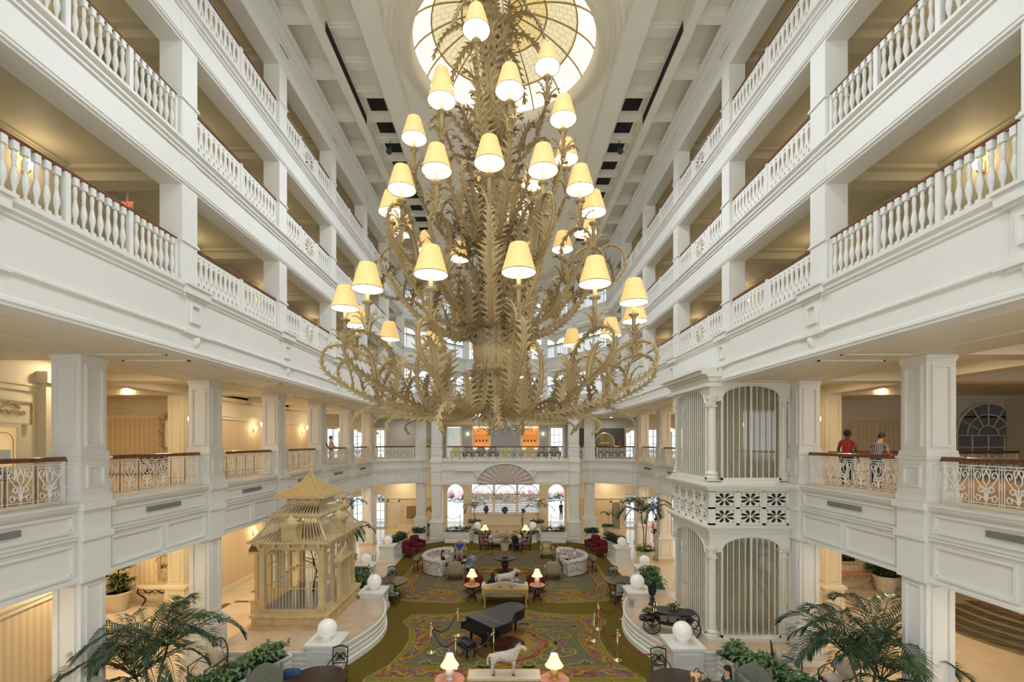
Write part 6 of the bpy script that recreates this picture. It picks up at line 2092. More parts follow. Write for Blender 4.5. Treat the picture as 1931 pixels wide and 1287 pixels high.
# ---- stanchions and ropes
RED_R = mat('red_rope', (0.22,0.02,0.015), rough=.7); BLK_R = mat('black_rope', (0.02,0.03,0.04), rough=.7)
def make_stanchion(label):
    t = thing('stanchion', label, 'stanchion', (0,0,0), 0, 'brass rope stanchions')
    MB().lathe([(.165,0),(.165,.015),(.12,.035),(.04,.055),(.028,.08)], 20).build('base', BRASS, t, True)
    MB().lathe([(.026,.06),(.026,.90)], 10).build('pole', BRASS, t, True)
    MB().lathe([(.026,.86),(.045,.88),(.045,.92),(.026,.94),(.02,.955),(.038,.985),(.030,1.01),(.002,1.03)], 12).build('finial', BRASS, t, True)
    return t
STL = [(-2.53,15.67,'left of the piano bench'),(-1.56,14.60,'in front of the piano bench'),(-.36,15.15,'at the piano keyboard corner'),(-1.75,17.05,'behind the piano keyboard')]
STR = [(3.27,16.57,'on the right rug border, standing alone in front'),(3.76,15.12,'with the pale round base right of the near rug'),(4.94,14.05,'nearest the lift platform pedestal'),(4.85,18.6,'beside the far lift pedestal'),(3.62,17.6,'at the far right corner of the near rug')]
base_st = None
for (x, y, wh) in STL+STR:
    lb = 'brass stanchion %s' % wh
    if base_st is None: base_st = make_stanchion(lb); base_st.location = (x,y,.02)
    else: dup(base_st, (x,y,.02), 0, lb)
def rope(a, b, m, label, sag=.42):
    A, B = Vector((a[0],a[1],.91)), Vector((b[0],b[1],.91))
    d = (B-A).normalized()*.05
    A, B = A+d, B-d
    t = thing('barrier_rope', label, 'rope', tuple((A+B)/2 - Vector((0,0,sag))), 0, 'barrier ropes between stanchions')
    c = (A+B)/2 - Vector((0,0,sag))
    pts = [A.lerp(B, k/14) - Vector((0,0,sag*(1-(2*k/14-1)**2))) - c for k in range(15)]
    MB().tube(pts, .022, 8).build('cord', m, t, True)
    for p, q in ((pts[0],pts[1]),(pts[-1],pts[-2])):
        MB().tube([p, p.lerp(q,.5)], .028, 8).build('hook', BRASS, t)
rope(STL[0], STL[3], BLK_R, 'dark rope from the left stanchion to the one behind the keyboard'); rope(STL[0], STL[1], BLK_R, 'dark rope from the left stanchion to the one before the bench'); rope(STL[1], STL[2], BLK_R, 'dark rope from the bench stanchion to the keyboard corner')
rope(STR[3], STR[4], RED_R, 'red rope leading to the far lift pedestal'); rope(STR[4], STR[0], RED_R, 'red rope over the right rug border'); rope(STR[4], STR[1], RED_R, 'red rope right of the rug border', .5); rope(STR[1], STR[2], RED_R, 'red rope leading to the near lift pedestal')
# ---- bamboo chairs and table on the marble
BAMB = mat('dark_bamboo', (0.04,0.022,0.015), rough=.4)
WHC = mat('white_cushion', (0.66,0.61,0.50), rough=.9, scale=10, col2=(0.56,0.50,0.38))
def bamboo_chair(label, loc, rz, scale=1.0):
    t = thing('bamboo_chair', label, 'chair', loc, rz); t.scale = (scale,)*3
    mb = MB(); cushion(mb, (0,-.02,.44), .28, .28, .07, 4); mb.build('seat_cushion', WHC, t, True)
    mb = MB(); cushion(mb, (0,.24,.74), .24, .08, .24, 3.5); mb.build('back_cushion', WHC, t, True)
    MB().tube(spline([(-.30,.34,0),(-.32,.34,.5),(-.28,.38,.95),(0,.42,1.15),(.28,.38,.95),(.32,.34,.5),(.30,.34,0)], 6), .020, 6).build('back_hoop', BAMB, t)
    for (a, b) in (((-.26,.40,.98),(.10,.40,.78)),((.26,.40,.98),(-.10,.40,.78)),((0,.41,1.14),(0,.40,.8)),((-.30,.37,.6),(.3,.37,.6))):
        MB().tube([a,b], .014, 5).build('strut', BAMB, t)
    for sx in (-1,1):
        MB().tube([(sx*.30,-.30,0),(sx*.31,-.30,.62)], .018, 6).build('leg', BAMB, t)
        MB().tube(spline([(sx*.31,-.32,.62),(sx*.36,0,.66),(sx*.31,.36,.72)], 4), .018, 6).build('arm', BAMB, t)
        MB().tube([(sx*.31,-.30,.40),(sx*.31,.34,.40)], .015, 5).build('side_rail', BAMB, t)
        MB().tube([(sx*.31,-.30,.40),(sx*.34,.0,.64),(sx*.31,.34,.40)], .012, 5).build('side_fret', BAMB, t)
        MB().tube([(sx*.31,-.30,.10),(sx*.31,.0,.38),(sx*.31,.34,.10)], .012, 5).build('side_fret', BAMB, t)
    MB().box(-.30,-.30,.36,.30,.34,.39).build('seat_frame', BAMB, t)
    return t
bamboo_chair('dark bamboo hoop chair with cream cushions by the left column', (-8.85,13.55,.0), -.35, 1.1)
bamboo_chair('dark bamboo hoop chair with cream cushions by the right column', (8.4,13.4,.0), 1.1, 1.15)
bamboo_chair('second bamboo chair behind the palm on the right', (9.55,13.0,.0), -1.2, 1.1)
t = thing('bamboo_table', 'low cream-topped bamboo table by the left hedge', 'table', (-7.95,13.1,0), .3)
MB().box(-.45,-.28,.52,.45,.28,.56).build('table_top', WHC, t); legs4(t, .40, .24, .52, .02, BAMB); MB().tube([(-.4,-.24,.2),(.4,.24,.2)], .015, 5).build('stretcher', BAMB, t)
t = thing('bamboo_table', 'small wicker table with a plant stand beyond the left entrance', 'table', (-8.0,26.9,0), 0)
MB().lathe([(.42,.60),(.42,.64)], 20).build('table_top', WHC, t); legs4(t, .26, .26, .60, .02, BAMB)
# ---- black carriage on the right platform
car = thing('carriage', 'small black horse-drawn carriage with spoked wheels on the right platform', 'carriage', (5.74,15.66,.72), radians(-20))
def wheel(r, name):
    mb = MB().tube([(r*cos(2*pi*k/28),0,r*sin(2*pi*k/28)) for k in range(28)], .022, 6, closed=True)
    o = mb.build(name, BLACKIRON, car)
    MB().tube([(0,-.06,0),(0,.06,0)], .045, 10).build('hub', BLACKIRON, o)
    sp = MB().tube([(0,0,0),(r,0,0)], .010, 5, caps=False).mesh('spoke', BLACKIRON)
    for k in range(12):
        s_ = put('spoke', sp, o); s_.rotation_euler = (0, 2*pi*k/12, 0)
    return o
for sy in (-1,1):
    wheel(.36, 'rear_wheel').location = (.55,sy*.40,.37)
    wheel(.27, 'front_wheel').location = (-.62,sy*.36,.28)
MB().tube([(.55,-.4,.37),(.55,.4,.37)], .025, 6).build('axle', BLACKIRON, car); MB().tube([(-.62,-.36,.28),(-.62,.36,.28)], .025, 6).build('axle', BLACKIRON, car)
mb = MB()
def bodyf(u, v):
    a = 2*pi*u; k = .78+.22*sin(pi*v)
    return (.05+.66*k*cos(a), .30*k*sin(a), .30+.42*v)
mb.grid(bodyf, 28, 6, closed_u=True); mb.build('body', BLACK, car, True)
MB().lathe([(.001,.78),(.70,.78),(.74,.76),(.74,.73),(.66,.72)], 32, (.05,0,0), 1.0, .48).build('oval_top', mat('carriage_top', (0.035,0.035,0.04), rough=.45), car)
MB().box(-.98,-.24,.36,-.55,.24,.42).build('driver_seat', BLACK, car)
mb = MB(); cushion(mb, (-.72,0,.48), .20, .24, .07, 3); cushion(mb, (-.95,0,.40), .12, .24, .06, 3); mb.build('seat_cushion', BLACKIRON, car, True)
WINP = mat('carriage_window', (0.16,0.15,0.10), rough=.15)
for sy in (-1,1):
    for x in (-.25,.05,.35): MB().box(x-.11,sy*.285,.46,x+.11,sy*.30,.66).build('window', WINP, car)
LANT = lamp_mat('lantern_glow', (1,.8,.4), (1,.6,.2), 4)
for sy in (-1,1):
    o = MB().box(-.56,sy*.30-.03,.74,-.50,sy*.30+.03,.90).build('lantern', BLACKIRON, car)
    MB().box(-.567,sy*.30-.02,.77,-.493,sy*.30+.02,.86).build('lantern_glass', LANT, o)
FLW = voro_mat('dark_red_flowers', [(0.10,0.01,0.012),(0.30,0.04,0.05),(0.55,0.40,0.10),(0.03,0.06,0.02)], 26)
bq = thing('flower_bouquet', 'dark flower bouquet lying on top of the black carriage', 'flowers', (5.81,15.64,1.505))
mb = MB(); foliage(mb, random.Random(4), [(0,0,.08),(.05,.05,.12),(-.06,.02,.1)], 60, .16, .07, .1); mb.build('leaves', DARKG, bq)
rr = random.Random(8)
fm = MB().sphere((0,0,0), .045, 8, 6).mesh('bloom', FLW, True)
for k in range(12): put('bloom', fm, bq, (rr.uniform(-.16,.16), rr.uniform(-.12,.12), rr.uniform(.06,.22)))
bq = thing('flower_bouquet', 'dark flower bouquet at the driver seat of the black carriage', 'flowers', (5.01,15.96,1.25))
mb = MB(); foliage(mb, random.Random(5), [(0,0,.05),(.06,.05,.1)], 50, .16, .07, .1); mb.build('leaves', DARKG, bq)
for k in range(10): put('bloom', fm, bq, (rr.uniform(-.14,.14), rr.uniform(-.10,.10), rr.uniform(.03,.16)))
# ---- black oval display stand
t = thing('display_stand', 'black oval display stand with curled handles on the right platform', 'stand', (5.95,18.35,.72))
mb = MB(); cushion(mb, (0,0,.66), .17, .06, .34, 2.2, 24, 14); mb.build('oval_back', BLACK, t, True)
MB().lathe([(.16,0),(.14,.05),(.08,.12),(.10,.25),(.05,.36)], 14).build('base', BLACKIRON, t, True)
for sx in (-1,1): MB().tube(spline([(sx*.03,0,.98),(sx*.10,0,1.04),(sx*.20,0,.98),(sx*.22,0,.90)], 4), .018, 6).build('handle', BLACKIRON, t)
t = thing('framed_card', 'small silver framed picture leaning on the right platform pedestal', 'picture', (5.05,18.1,.72), -.5)
fr = MB().box(-.11,-.015,0,.11,.015,.30).build('frame', mat('silver', (0.5,0.5,0.52), rough=.3, metal=.7), t); MB().box(-.08,-.02,.04,.08,-.013,.26).build('picture', mat('photo_grey', (0.30,0.30,0.33), rough=.4), t)
# ================================================================ FAR END AND WALL DETAILS
SHELLM = mat('shell_plaster', (0.62,0.53,0.46), rough=.7, scale=6, col2=(0.52,0.43,0.37))
sh = thing('shell_relief', 'large pink-grey plaster shell relief over the far counter opening', 'relief', (0,33.13,4.155))
mb = MB()
N = 13
RX, RZ = 1.95, 1.42
fl_ = []
for k in range(N):
    a0, a1 = pi*k/N, pi*(k+1)/N
    def fn(u, v, a0=a0, a1=a1):
        a = a0+(a1-a0)*u
        r = v*(1+.05*sin(pi*u))
        dep = -.10 - .10*sin(pi*u)*v - .06*v
        return (RX*r*cos(a), dep, RZ*r*sin(a)*.98+.0)
    m2 = MB(); m2.grid(fn, 6, 7)
    m2.build('flute', SHELLM, sh, True)
MB().prism([(RX*cos(pi*k/30), 0) for k in range(2)], 0, 0)
mb = MB()
mb.plate([((RX+.02)*cos(pi*k/30), (RZ+.02)*sin(pi*k/30)) for k in range(31)], (0,.04,0), (1,0,0), (0,0,1), (0,-.12,0)); mb.build('back_plate', SHELLM, sh)
rimp = [((RX+.16)*cos(pi*k/30), -.06, (RZ+.12)*sin(pi*k/30)) for k in range(3,28)]
MB().tube([(-3.6,-.05,1.02),(-2.3,-.05,1.02)] + rimp[::-1] + [(2.3,-.05,1.02),(3.6,-.05,1.02)], .07, 8).build('rim_moulding', WHITE, sh)
mb = MB(); 
for k in range(5):
    mb.sphere((-.8+.4*k,-.22,.16+.06*sin(pi*k/4)), .13, 10, 7, sy=.5, sz=.8)
mb.build('base_scroll', SHELLM, sh, True)

# lattice windows with fanlights behind the counter
LATT = mat('lattice_white', (0.78,0.75,0.66), rough=.5)
for k in range(3):
    x0 = -3.03+2.04*k; x1 = x0+2.03
    t = struct(MB().box(x0,40.04,.95,x0+.10,40.16,3.52).box(x1-.10,40.04,.95,x1,40.16,3.52).box(x0,40.04,2.58,x1,40.16,2.68).box(x0,40.04,.95,x1,40.16,1.05).build('window_%d' % (60+k), CREAM))
    w, h = x1-x0-.2, 1.53
    holes = []
    nx, nz = 13, 10
    px_, pz_ = w/nx, h/nz
    for i in range(nx):
        for j in range(nz):
            for (ox, oz) in ((.5,.5),):
                cx, cz = px_*(i+ox), pz_*(j+oz)
                holes.append([(cx-px_*.40,cz),(cx,cz-pz_*.40),(cx+px_*.40,cz),(cx,cz+pz_*.40)])
    me = fill2d('lattice', [(0,0),(w,0),(w,h),(0,h)], holes, .03, LATT)
    put('lattice', me, t, (x0+.10,40.1,1.05))
    mb = MB(); m_ = (x0+x1)/2; r = .84
    for q in (0,):
        mb.tube([(m_+r*cos(pi*j/20),40.1,2.68+r*.94*sin(pi*j/20)) for j in range(21)], .035, 6)
        mb.tube([(m_+.3*cos(pi*j/10),40.1,2.68+.28*sin(pi*j/10)) for j in range(11)], .02, 5)
        for a in (pi/4, pi/2, 3*pi/4): mb.tube([(m_+.3*cos(a),40.1,2.68+.28*sin(a)),(m_+r*cos(a),40.1,2.68+r*.94*sin(a))], .02, 5)
    mb.build('fanlight_bars', CREAM, t)
    MB().box(x0+.1,40.12,1.05,x1-.1,40.125,3.5).build('pane', GLASS, t)
# counter
ct = thing('service_counter', 'long pale bow-fronted service counter at the far end', 'counter', (0,39.3,0))
arcp = [(-2.95,.6),(-2.95,.0)] + [(2.95*(-1+2*k/20), -.75*sin(pi*k/20)) for k in range(1,20)] + [(2.95,.0),(2.95,.6)]
MB().prism(arcp, 0, 1.05).build('body', CREAM, ct)
MB().prism([(x*1.03, y*1.05-.03) for x, y in arcp], 1.05, 1.12).build('counter_top', MARBLE_W, ct)
pf = MB()
for k in range(7):
    x = -2.4+.8*k; y = -.75*sin(pi*(x/2.95+1)/2)
    MB().box(x-.30,y-.05,.2,x+.30,y+.1,.25).box(x-.30,y-.05,.85,x+.30,y+.1,.9).build('panel_moulding', CREAM, ct)
MB().prism([(x*1.01, y*1.03-.01) for x, y in arcp], 0, .18).build('skirting', MARBLE_W, ct)
STATM = mat('dark_bronze', (0.10,0.07,0.055), rough=.5)
for (x, h, w, lb) in ((-1.65,.62,.30,'large dark bronze vase on the left of the far counter'),(-.05,.50,.36,'dark sculpted urn in the middle of the far counter'),(1.6,.34,.18,'small dark vase on the right of the far counter')):
    t = thing('bronze_vase', lb, 'vase', (x,39.0,1.12))
    MB().lathe([(w*.35,0),(w*.4,.03),(w*.3,h*.15),(w*.8,h*.45),(w*.85,h*.6),(w*.5,h*.85),(w*.55,h)], 14).build('body', STATM, t, True)
    if 'urn' in lb:
        mb = MB(); foliage(mb, random.Random(2), [(0,0,h),(.1,0,h-.1),(-.1,0,h-.1)], 40, .22, .08, .1); mb.build('foliage', DARKG, t)
# rope barriers in the two arches
for s, nm in ((-1,'left'),(1,'right')):
    for k, x in enumerate((3.9,)):
        t = dup(base_st, (s*x,39.2,0), 0, 'thin stanchion in the %s far archway' % nm)
    t = thing('barrier_rope', 'dark rope hanging across the %s far archway' % nm, 'rope', (s*4.5,39.2,.62), 0, 'barrier ropes between stanchions')
    MB().tube([(s*(-.58+1.2*k/12),0,.28*(2*k/12-1)**2) for k in range(13)], .02, 6).build('cord', RED_R, t)
# outside garden: flower bed and hedge
FLP = voro_mat('pink_flowers', [(0.80,0.40,0.60),(0.85,0.60,0.72),(0.45,0.52,0.32),(0.82,0.48,0.64)], 3)
rr = random.Random(12)
for k in range(9):
    t = thing('flower_bush', 'pink flowering bush in the garden outside, %s from the left' % ORD[k], 'bush', (-16+4*k,56+rr.uniform(-1,1),-.05))
    mb = MB()
    for j in range(26):
        mb.sphere((rr.uniform(-1.9,1.9), rr.uniform(-.7,.7), rr.uniform(.5,1.15)), rr.uniform(.22,.4), 8, 6)
    mb.build('blossom', FLP, t)
    mb = MB(); foliage(mb, rr, [(rr.uniform(-1.9,1.9), rr.uniform(-.7,.2), rr.uniform(.1,.7)) for q in range(20)], 160, .5, .25, .3); mb.build('leaves', GREEN2, t)
# second storey: lit niches, curtain, globe, furniture
NICHE = mat('niche_wood', (0.62,0.28,0.08), rough=.6, scale=6, col2=(0.50,0.20,0.05), emit=(1.0,.42,.10), estr=.35)
for x0, x1, nm in ((-2.8,-1.4,'left'),(1.45,2.85,'right')):
    t = thing('lit_niche', 'glowing amber display niche on the %s of the far second-floor wall' % nm, 'niche', ((x0+x1)/2,40.0,6.6))
    w = (x1-x0)/2
    MB().box(-w,.26,0,w,.30,2.0).build('back_panel', NICHE, t)
    for z in (.62,1.25): MB().box(-w,.02,z,w,.26,z+.05).build('shelf', NICHE, t)
    MB().box(-w,.05,1.93,w,.2,1.98).build('light_strip', lamp_mat('niche_light', (1,.8,.4), (1,.7,.3), 6), t)
    MB().box(-w,.05,.02,w,.2,.05).build('light_strip', MATS['niche_light'], t)
    for k in range(4): MB().lathe([(.05,0),(.07,.1),(.03,.2)], 8, (-w+.25+.3*k,.14,.67)).build('ornament', STATM, t)
CURT = mat('white_curtain', (0.72,0.78,0.76), rough=.8, emit=(.8,.9,.88), estr=.25)
mb = MB()
for k in range(24):
    x0, x1 = -5.1+1.15*k/24, -5.1+1.15*(k+1)/24
    mb.add([(x0,40.08+.03*sin(k*1.3),5.92),(x1,40.08+.03*sin((k+1)*1.3),5.92),(x1,40.08+.03*sin((k+1)*1.3),8.5),(x0,40.08+.03*sin(k*1.3),8.5)], [(0,1,2,3)])
tag(mb.build('curtain', CURT), 'white curtain drawn across the left opening of the far second-floor wall', 'curtain')
glazed('window_70', (-5.6,40), (5.6,40), 9.55, 10.7, 5.92, 8.55, 3, 4)
for sx, nm in ((-1,'left'),(1,'right')):
    sconce((sx*3.3,40.0,7.9), -pi/2, 'small sconce on the %s of the far blue-grey wall' % nm, 0, 'small sconces on the far wall')
w_ = MB().box(6.0,38.1,5.86,10.0,38.19,8.4).build('navy_wall', NAVY); struct(w_); w_.name = 'wall_navy_panel'
gl = thing('round_mirror', 'round gilt-framed mirror glowing against the navy wall', 'mirror', (8.3,38.05,7.15))
MB().lathe([(.001,0),(.78,0),(.80,.02)], 40).xf(Matrix.Rotation(pi/2,4,'X')).build('glass', mat('old_gold_mirror', (0.35,0.36,0.20), rough=.15, metal=.7, scale=1.2, col2=(0.20,0.20,0.10)), gl)
MB().tube([(.84*cos(2*pi*k/36),-.02,.84*sin(2*pi*k/36)) for k in range(36)], .06, 8, closed=True).build('frame', mat('silver_frame', (0.45,0.45,0.46), rough=.3, metal=.5), gl)
MB().box(-.35,-.06,-.06,.35,-.01,.10).build('lamp_reflection_shelf', BRASS, gl)
bx_ = thing('wooden_box', 'small brown wooden box beside the round mirror', 'box', (9.45,37.8,6.95)); MB().box(-.2,-.1,0,.2,.1,.35).build('body', WOODRAIL, bx_); MB().box(-.22,-.12,.35,.22,.12,.39).build('lid', WOODRAIL, bx_)
t = thing('shelf_cabinet', 'long dark sideboard beneath the round mirror', 'cabinet', (8.3,37.8,5.86)); MB().box(-1.5,-.25,.1,1.5,.22,1.03).build('body', NAVY, t); MB().box(-1.55,-.28,1.03,1.55,.24,1.08).build('top', DARKWOOD, t)
for k in range(3): MB().box(-1.4+.95*k,-.27,.18,-.55+.95*k,-.25,.95).build('door', DARKWOOD, t)
tag(MB().box(-7.3,38.12,5.86,-6.35,38.19,7.5).build('mustard_board', mat('mustard_panel', (0.42,0.32,0.07), rough=.7)), 'plain mustard panel leaning on the far left blue-grey wall', 'panel')
YEL = mat('mustard_fabric', (0.50,0.40,0.06), rough=.9)
DKCH = mat('dark_fabric', (0.02,0.02,0.025), rough=.9)
for k in range(9):
    x = -3.9+.98*k
    m = [YEL, DKCH, DKCH, DKCH, YEL, SEATG, YEL, DKCH, DKCH][k]
    armchair('%s lounge chair behind the far second-floor railing, %s from the left' % ({0:'mustard',1:'black',5:'grey'}.get(k, 'mustard' if m is YEL else 'black'), ORD[k]), m, (x,36.0+.3*(k%2),5.84), pi*(k%2), grp='lounge chairs on the far second floor')

# ---------------------------------------------------------------- ground-floor far walls: door, bronze panel
t = struct(MB().box(-9.75,38.06,0,-8.95,38.14,2.25).build('door_1', mat('door_cream', (0.76,0.70,0.56), rough=.5)))
MB().box(-9.87,38.04,0,-9.75,38.14,2.37).box(-8.95,38.04,0,-8.83,38.14,2.37).box(-9.87,38.04,2.25,-8.83,38.14,2.37).build('door_casing', CREAM, t)
MB().box(-9.7,38.04,0,-9.0,38.07,.22).build('kick_plate', BRASS, t); MB().sphere((-9.05,38.0,1.05), .04, 8, 6).build('door_knob', BRASS, t)
for z in (.35,1.3): MB().box(-9.62,38.045,z,-9.08,38.06,z+.78).build('door_panel', CREAM, t)
bp = thing('bronze_hatch', 'square bronze panel on the striped wall left of the far column', 'hatch', (-7.85,38.08,1.35))
MB().box(-.42,0,-.55,.42,.06,.55).build('plate', mat('bronze_plate', (0.30,0.20,0.06), rough=.45, scale=3), bp)
MB().box(-.5,-.02,-.63,.5,.02,-.55).box(-.5,-.02,.55,.5,.02,.63).box(-.5,-.02,-.55,-.42,.02,.55).box(.42,-.02,-.55,.5,.02,.55).build('frame', CREAM, bp)
MB().sphere((.25,-.01,0), .03, 8, 6).build('knob', BRASS, bp)
t = struct(MB().box(8.9,38.06,0,9.6,38.14,2.2).build('door_2', mat('door_grey', (0.30,0.27,0.20), rough=.4)))
MB().box(8.78,38.04,0,8.9,38.14,2.32).box(9.6,38.04,0,9.72,38.14,2.32).box(8.78,38.04,2.2,9.72,38.14,2.32).build('door_casing', CREAM, t)

# ---------------------------------------------------------------- recess furniture, mirrors, sign
def ornate_mirror(label, loc, w, h, m):
    t = thing('wall_mirror', label, 'mirror', loc)
    MB().box(-w/2,0,0,w/2,.04,h).build('glass', mat('mirror_glass', (0.75,0.72,0.62), rough=.04, metal=1.0, var=0), t)
    fr = MB().box(-w/2-.12,-.03,-.1,-w/2,.05,h+.1).box(w/2,-.03,-.1,w/2+.12,.05,h+.1).box(-w/2,-.03,h,w/2,.05,h+.12).box(-w/2,-.03,-.12,w/2,.05,0)
    fr.build('frame', m, t)
    for k in range(14):
        a = rr.uniform(-1,1)
        sx = -1 if k % 2 else 1
        z = h*(k//2)/6
        MB().tube([(sx*(w/2+.06)+.0,-.05,z),(sx*(w/2+.06)+sx*(.10+.08*cos(k)),-.06,z+.10),(sx*(w/2+.10),-.05,z+.22)], [.04,.03,.012], 6).build('scroll', m, t)
    for k in range(9):
        a = pi*(k+.5)/9
        MB().tube([(.3*w*cos(a),-.04,h+.08+.10*sin(a)),((.45*w+.10)*cos(a),-.05,h+.14+.36*sin(a))], [.05,.01], 6).build('crest_leaf', m, t)
    return t
ORN = mat('carved_cream', (0.58,0.46,0.28), rough=.6, scale=9, col2=(0.46,0.34,0.18))
def fancy_console(label, loc, topm, legm, w=1.1):
    t = thing('console_table', label, 'table', loc)
    MB().prism([(w*cos(pi+pi*k/16), .55*sin(pi+pi*k/16)) for k in range(17)], .84, .90).build('table_top', topm, t)
    for sx in (-1,1):
        MB().tube(spline([(sx*w*.72,-.2,.84),(sx*w*.80,-.24,.6),(sx*w*.55,-.14,.3),(sx*w*.66,-.2,0)], 5), .035, 7).build('leg', legm, t)
        MB().tube(spline([(sx*w*.6,-.25,.80),(sx*w*.35,-.32,.62),(sx*w*.12,-.36,.72),(0,-.36,.80)], 5), .025, 6).build('scroll', legm, t)
    for k in range(5): MB().tube([(.12*cos(2*pi*q/12)-.5*w+.25*w*k,-.36,.70+.08*sin(2*pi*q/12)) for q in range(12)], .014, 5, closed=True).build('ring_scroll', legm, t)
    return t
fancy_console('marble-topped wrought-iron console in the left ground-floor recess', (-15.35,20.35,0), MARBLE_W, BLACKIRON)
ornate_mirror('tall carved mirror over the iron console in the left ground-floor recess', (-15.2,20.62,1.25), .8, 1.6, ORN)
ornate_mirror('carved gilt mirror on the left second-floor recess wall', (-15.05,20.62,7.05), .75, 1.2, ORN)
fancy_console('low marble console below the carved mirror on the left second floor', (-15.2,20.35,5.86), MARBLE_W, BLACKIRON)
fancy_console('carved white console with red marble top in the right ground-floor recess', (16.9,22.45,0), PINKM, ORN)
ornate_mirror('dark mirror over the carved white console on the right', (16.9,22.72,1.3), 1.2, 1.4, ORN)
# boutique front, second floor near left
A, B = Vector((-11.2,6.0)), Vector((-12.6,13.2)); tdir = (B-A).normalized(); ndir = Vector((tdir.y,-tdir.x))
def near_wall(s, off=.0):
    p = A + tdir*s + ndir*off
    return (p.x, p.y)
ang = atan2(-tdir.y, -tdir.x) + pi
Lw = (B-A).length
p = near_wall(Lw-2.05, .06)
t = thing('relief_plaque', 'carved crest plaque above the boutique door on the near left wall', 'plaque', (p[0],p[1],8.02), ang)
MB().box(-.62,-.01,-.28,.62,.02,.28).build('plate', CREAM, t)
MB().box(-.64,-.05,-.30,.64,-.0,-.26).box(-.64,-.05,.26,.64,0,.30).box(-.64,-.05,-.26,-.60,0,.26).box(.60,-.05,-.26,.64,0,.26).build('frame', ORN, t)
for k in range(5):
    MB().tube(spline([(-.4+.16*k,-.03,-.05+.06*(k%2)),(-.32+.16*k,-.04,.05),(-.24+.16*k,-.03,-.02)], 4), .02, 5).build('script_scroll', ORN, t)
MB().tube(spline([(-.25,-.03,.12),(0,-.04,.24),(.25,-.03,.12)], 5), .025, 6).build('crest', ORN, t)
p = near_wall(Lw-2.25, .05)
t = thing('display_niche', 'lit arched display window of the boutique on the near left wall', 'window', (p[0],p[1],6.3), ang)
MB().box(-.36,-.01,0,.36,.0,1.35).build('back', mat('niche_cream', (0.80,0.62,0.34), rough=.5, emit=(1,.72,.35), estr=.35), t)
MB().box(-.46,-.06,-.1,-.36,.02,1.48).box(.36,-.06,-.1,.46,.02,1.48).box(-.36,-.06,1.35,.36,.02,1.48).build('frame', CREAM, t)
MB().tube([(-.26,-.03,.1),(-.26,-.03,1.0)]+[(.26*-cos(pi*k/10),-.03,1.0+.22*sin(pi*k/10)) for k in range(1,10)]+[(.26,-.03,1.0),(.26,-.03,.1)], .012, 5).build('arch_bead', ORN, t)
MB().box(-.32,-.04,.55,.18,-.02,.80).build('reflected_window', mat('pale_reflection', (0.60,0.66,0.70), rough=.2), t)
MB().box(-.36,-.10,0,.36,0,.05).build('shelf', CREAM, t)
sg = thing('closed_sign', 'small framed sign reading SORRY WE ARE CLOSED on the boutique shelf', 'sign', (p[0]+ndir.x*.10,p[1]+ndir.y*.10,6.35), ang)
MB().box(-.17,0,0,.17,.02,.34).build('frame', BLACKIRON, sg); MB().box(-.15,-.004,.02,.15,.0,.32).build('card', WHITE, sg)
for k, tx in enumerate(('SORRY','WE ARE','CLOSED')):
    put('lettering', text_mesh('lettering', tx, .068, BLACKIRON, .002), sg, (0,-.006,.26-.09*k))
for k, s_ in enumerate((Lw-3.3, Lw-.9)):
    p = near_wall(s_, .12)
    t = thing('boutique_pilaster', 'cream pilaster %s the boutique display window' % ('left of','right of')[k], 'pilaster', (p[0],p[1],5.86), ang)
    mb = MB().box(-.25,-.08,0,.25,.12,3.0); mb.box(-.3,-.13,0,.3,.12,.35); mb.box(-.32,-.16,3.0,.32,.12,3.3); mb.build('shaft', CREAM, t)
# exit sign on the left third-floor gallery
ex = thing('exit_sign', 'red lit EXIT sign hanging in the left third-floor gallery', 'sign', (-9.1,11.0,12.92))
MB().box(-.26,-.03,0,.26,.03,.30).build('case', mat('exit_case', (0.66,0.55,0.40), rough=.5), ex)
REDL = lamp_mat('exit_red', (0.9,.1,.06), (1.0,.10,.05), 1.6)
put('lettering', text_mesh('lettering', 'EXIT', .25, REDL, .004), ex, (0,-.036,.15))
MB().box(-.03,-.02,.30,.03,.02,.88).build('hanger', CREAM, ex); ex.scale = (.62,)*3
# right second floor: far railing, arched window, panelled wall
iron_railing((17.6,19.2,5.86), 0, 8.0, 'far brown-topped iron railing across the right second-floor opening')
iron_railing((13.2,16.4,5.86), pi/2, 4.0, 'inner iron railing beside the right second-floor stairwell')
WIN = mat('dusk_glass', (0.22,0.26,0.28), rough=.1, scale=2, col2=(0.14,0.17,0.20))
aw = thing('arched_window', 'large arched window with radiating bars at the far right of the second floor', 'window', (24.1,22.7,5.9))
mb = MB(); mb.plate([(-1.6,0),(1.6,0)] + [(1.6*cos(pi*k/20),1.7+1.6*sin(pi*k/20)) for k in range(21)], (0,0,0), (1,0,0), (0,0,1), (0,.05,0)); mb.build('glass', WIN, aw)
mb = MB(); mb.tube([(-1.6,-.02,0),(-1.6,-.02,1.7)]+[(-1.6*cos(pi*k/20),-.02,1.7+1.6*sin(pi*k/20)) for k in range(21)]+[(1.6,-.02,0)], .06, 6); mb.build('frame', CREAM, aw)
mb = MB()
for r in (.5,1.05): mb.tube([(-r*cos(pi*k/16),-.02,1.7+r*sin(pi*k/16)) for k in range(17)], .03, 5)
for k in range(1,6): a = pi*k/6; mb.tube([(-.5*cos(a),-.02,1.7+.5*sin(a)),(-1.6*cos(a),-.02,1.7+1.6*sin(a))], .03, 5)
for x in (-.8,0,.8): mb.tube([(x,-.02,0),(x,-.02,1.7)], .03, 5)
for z in (.55,1.1,1.7): mb.tube([(-1.6,-.02,z),(1.6,-.02,z)], .03, 5)
mb.build('glazing_bars', CREAM, aw)
mb = MB()
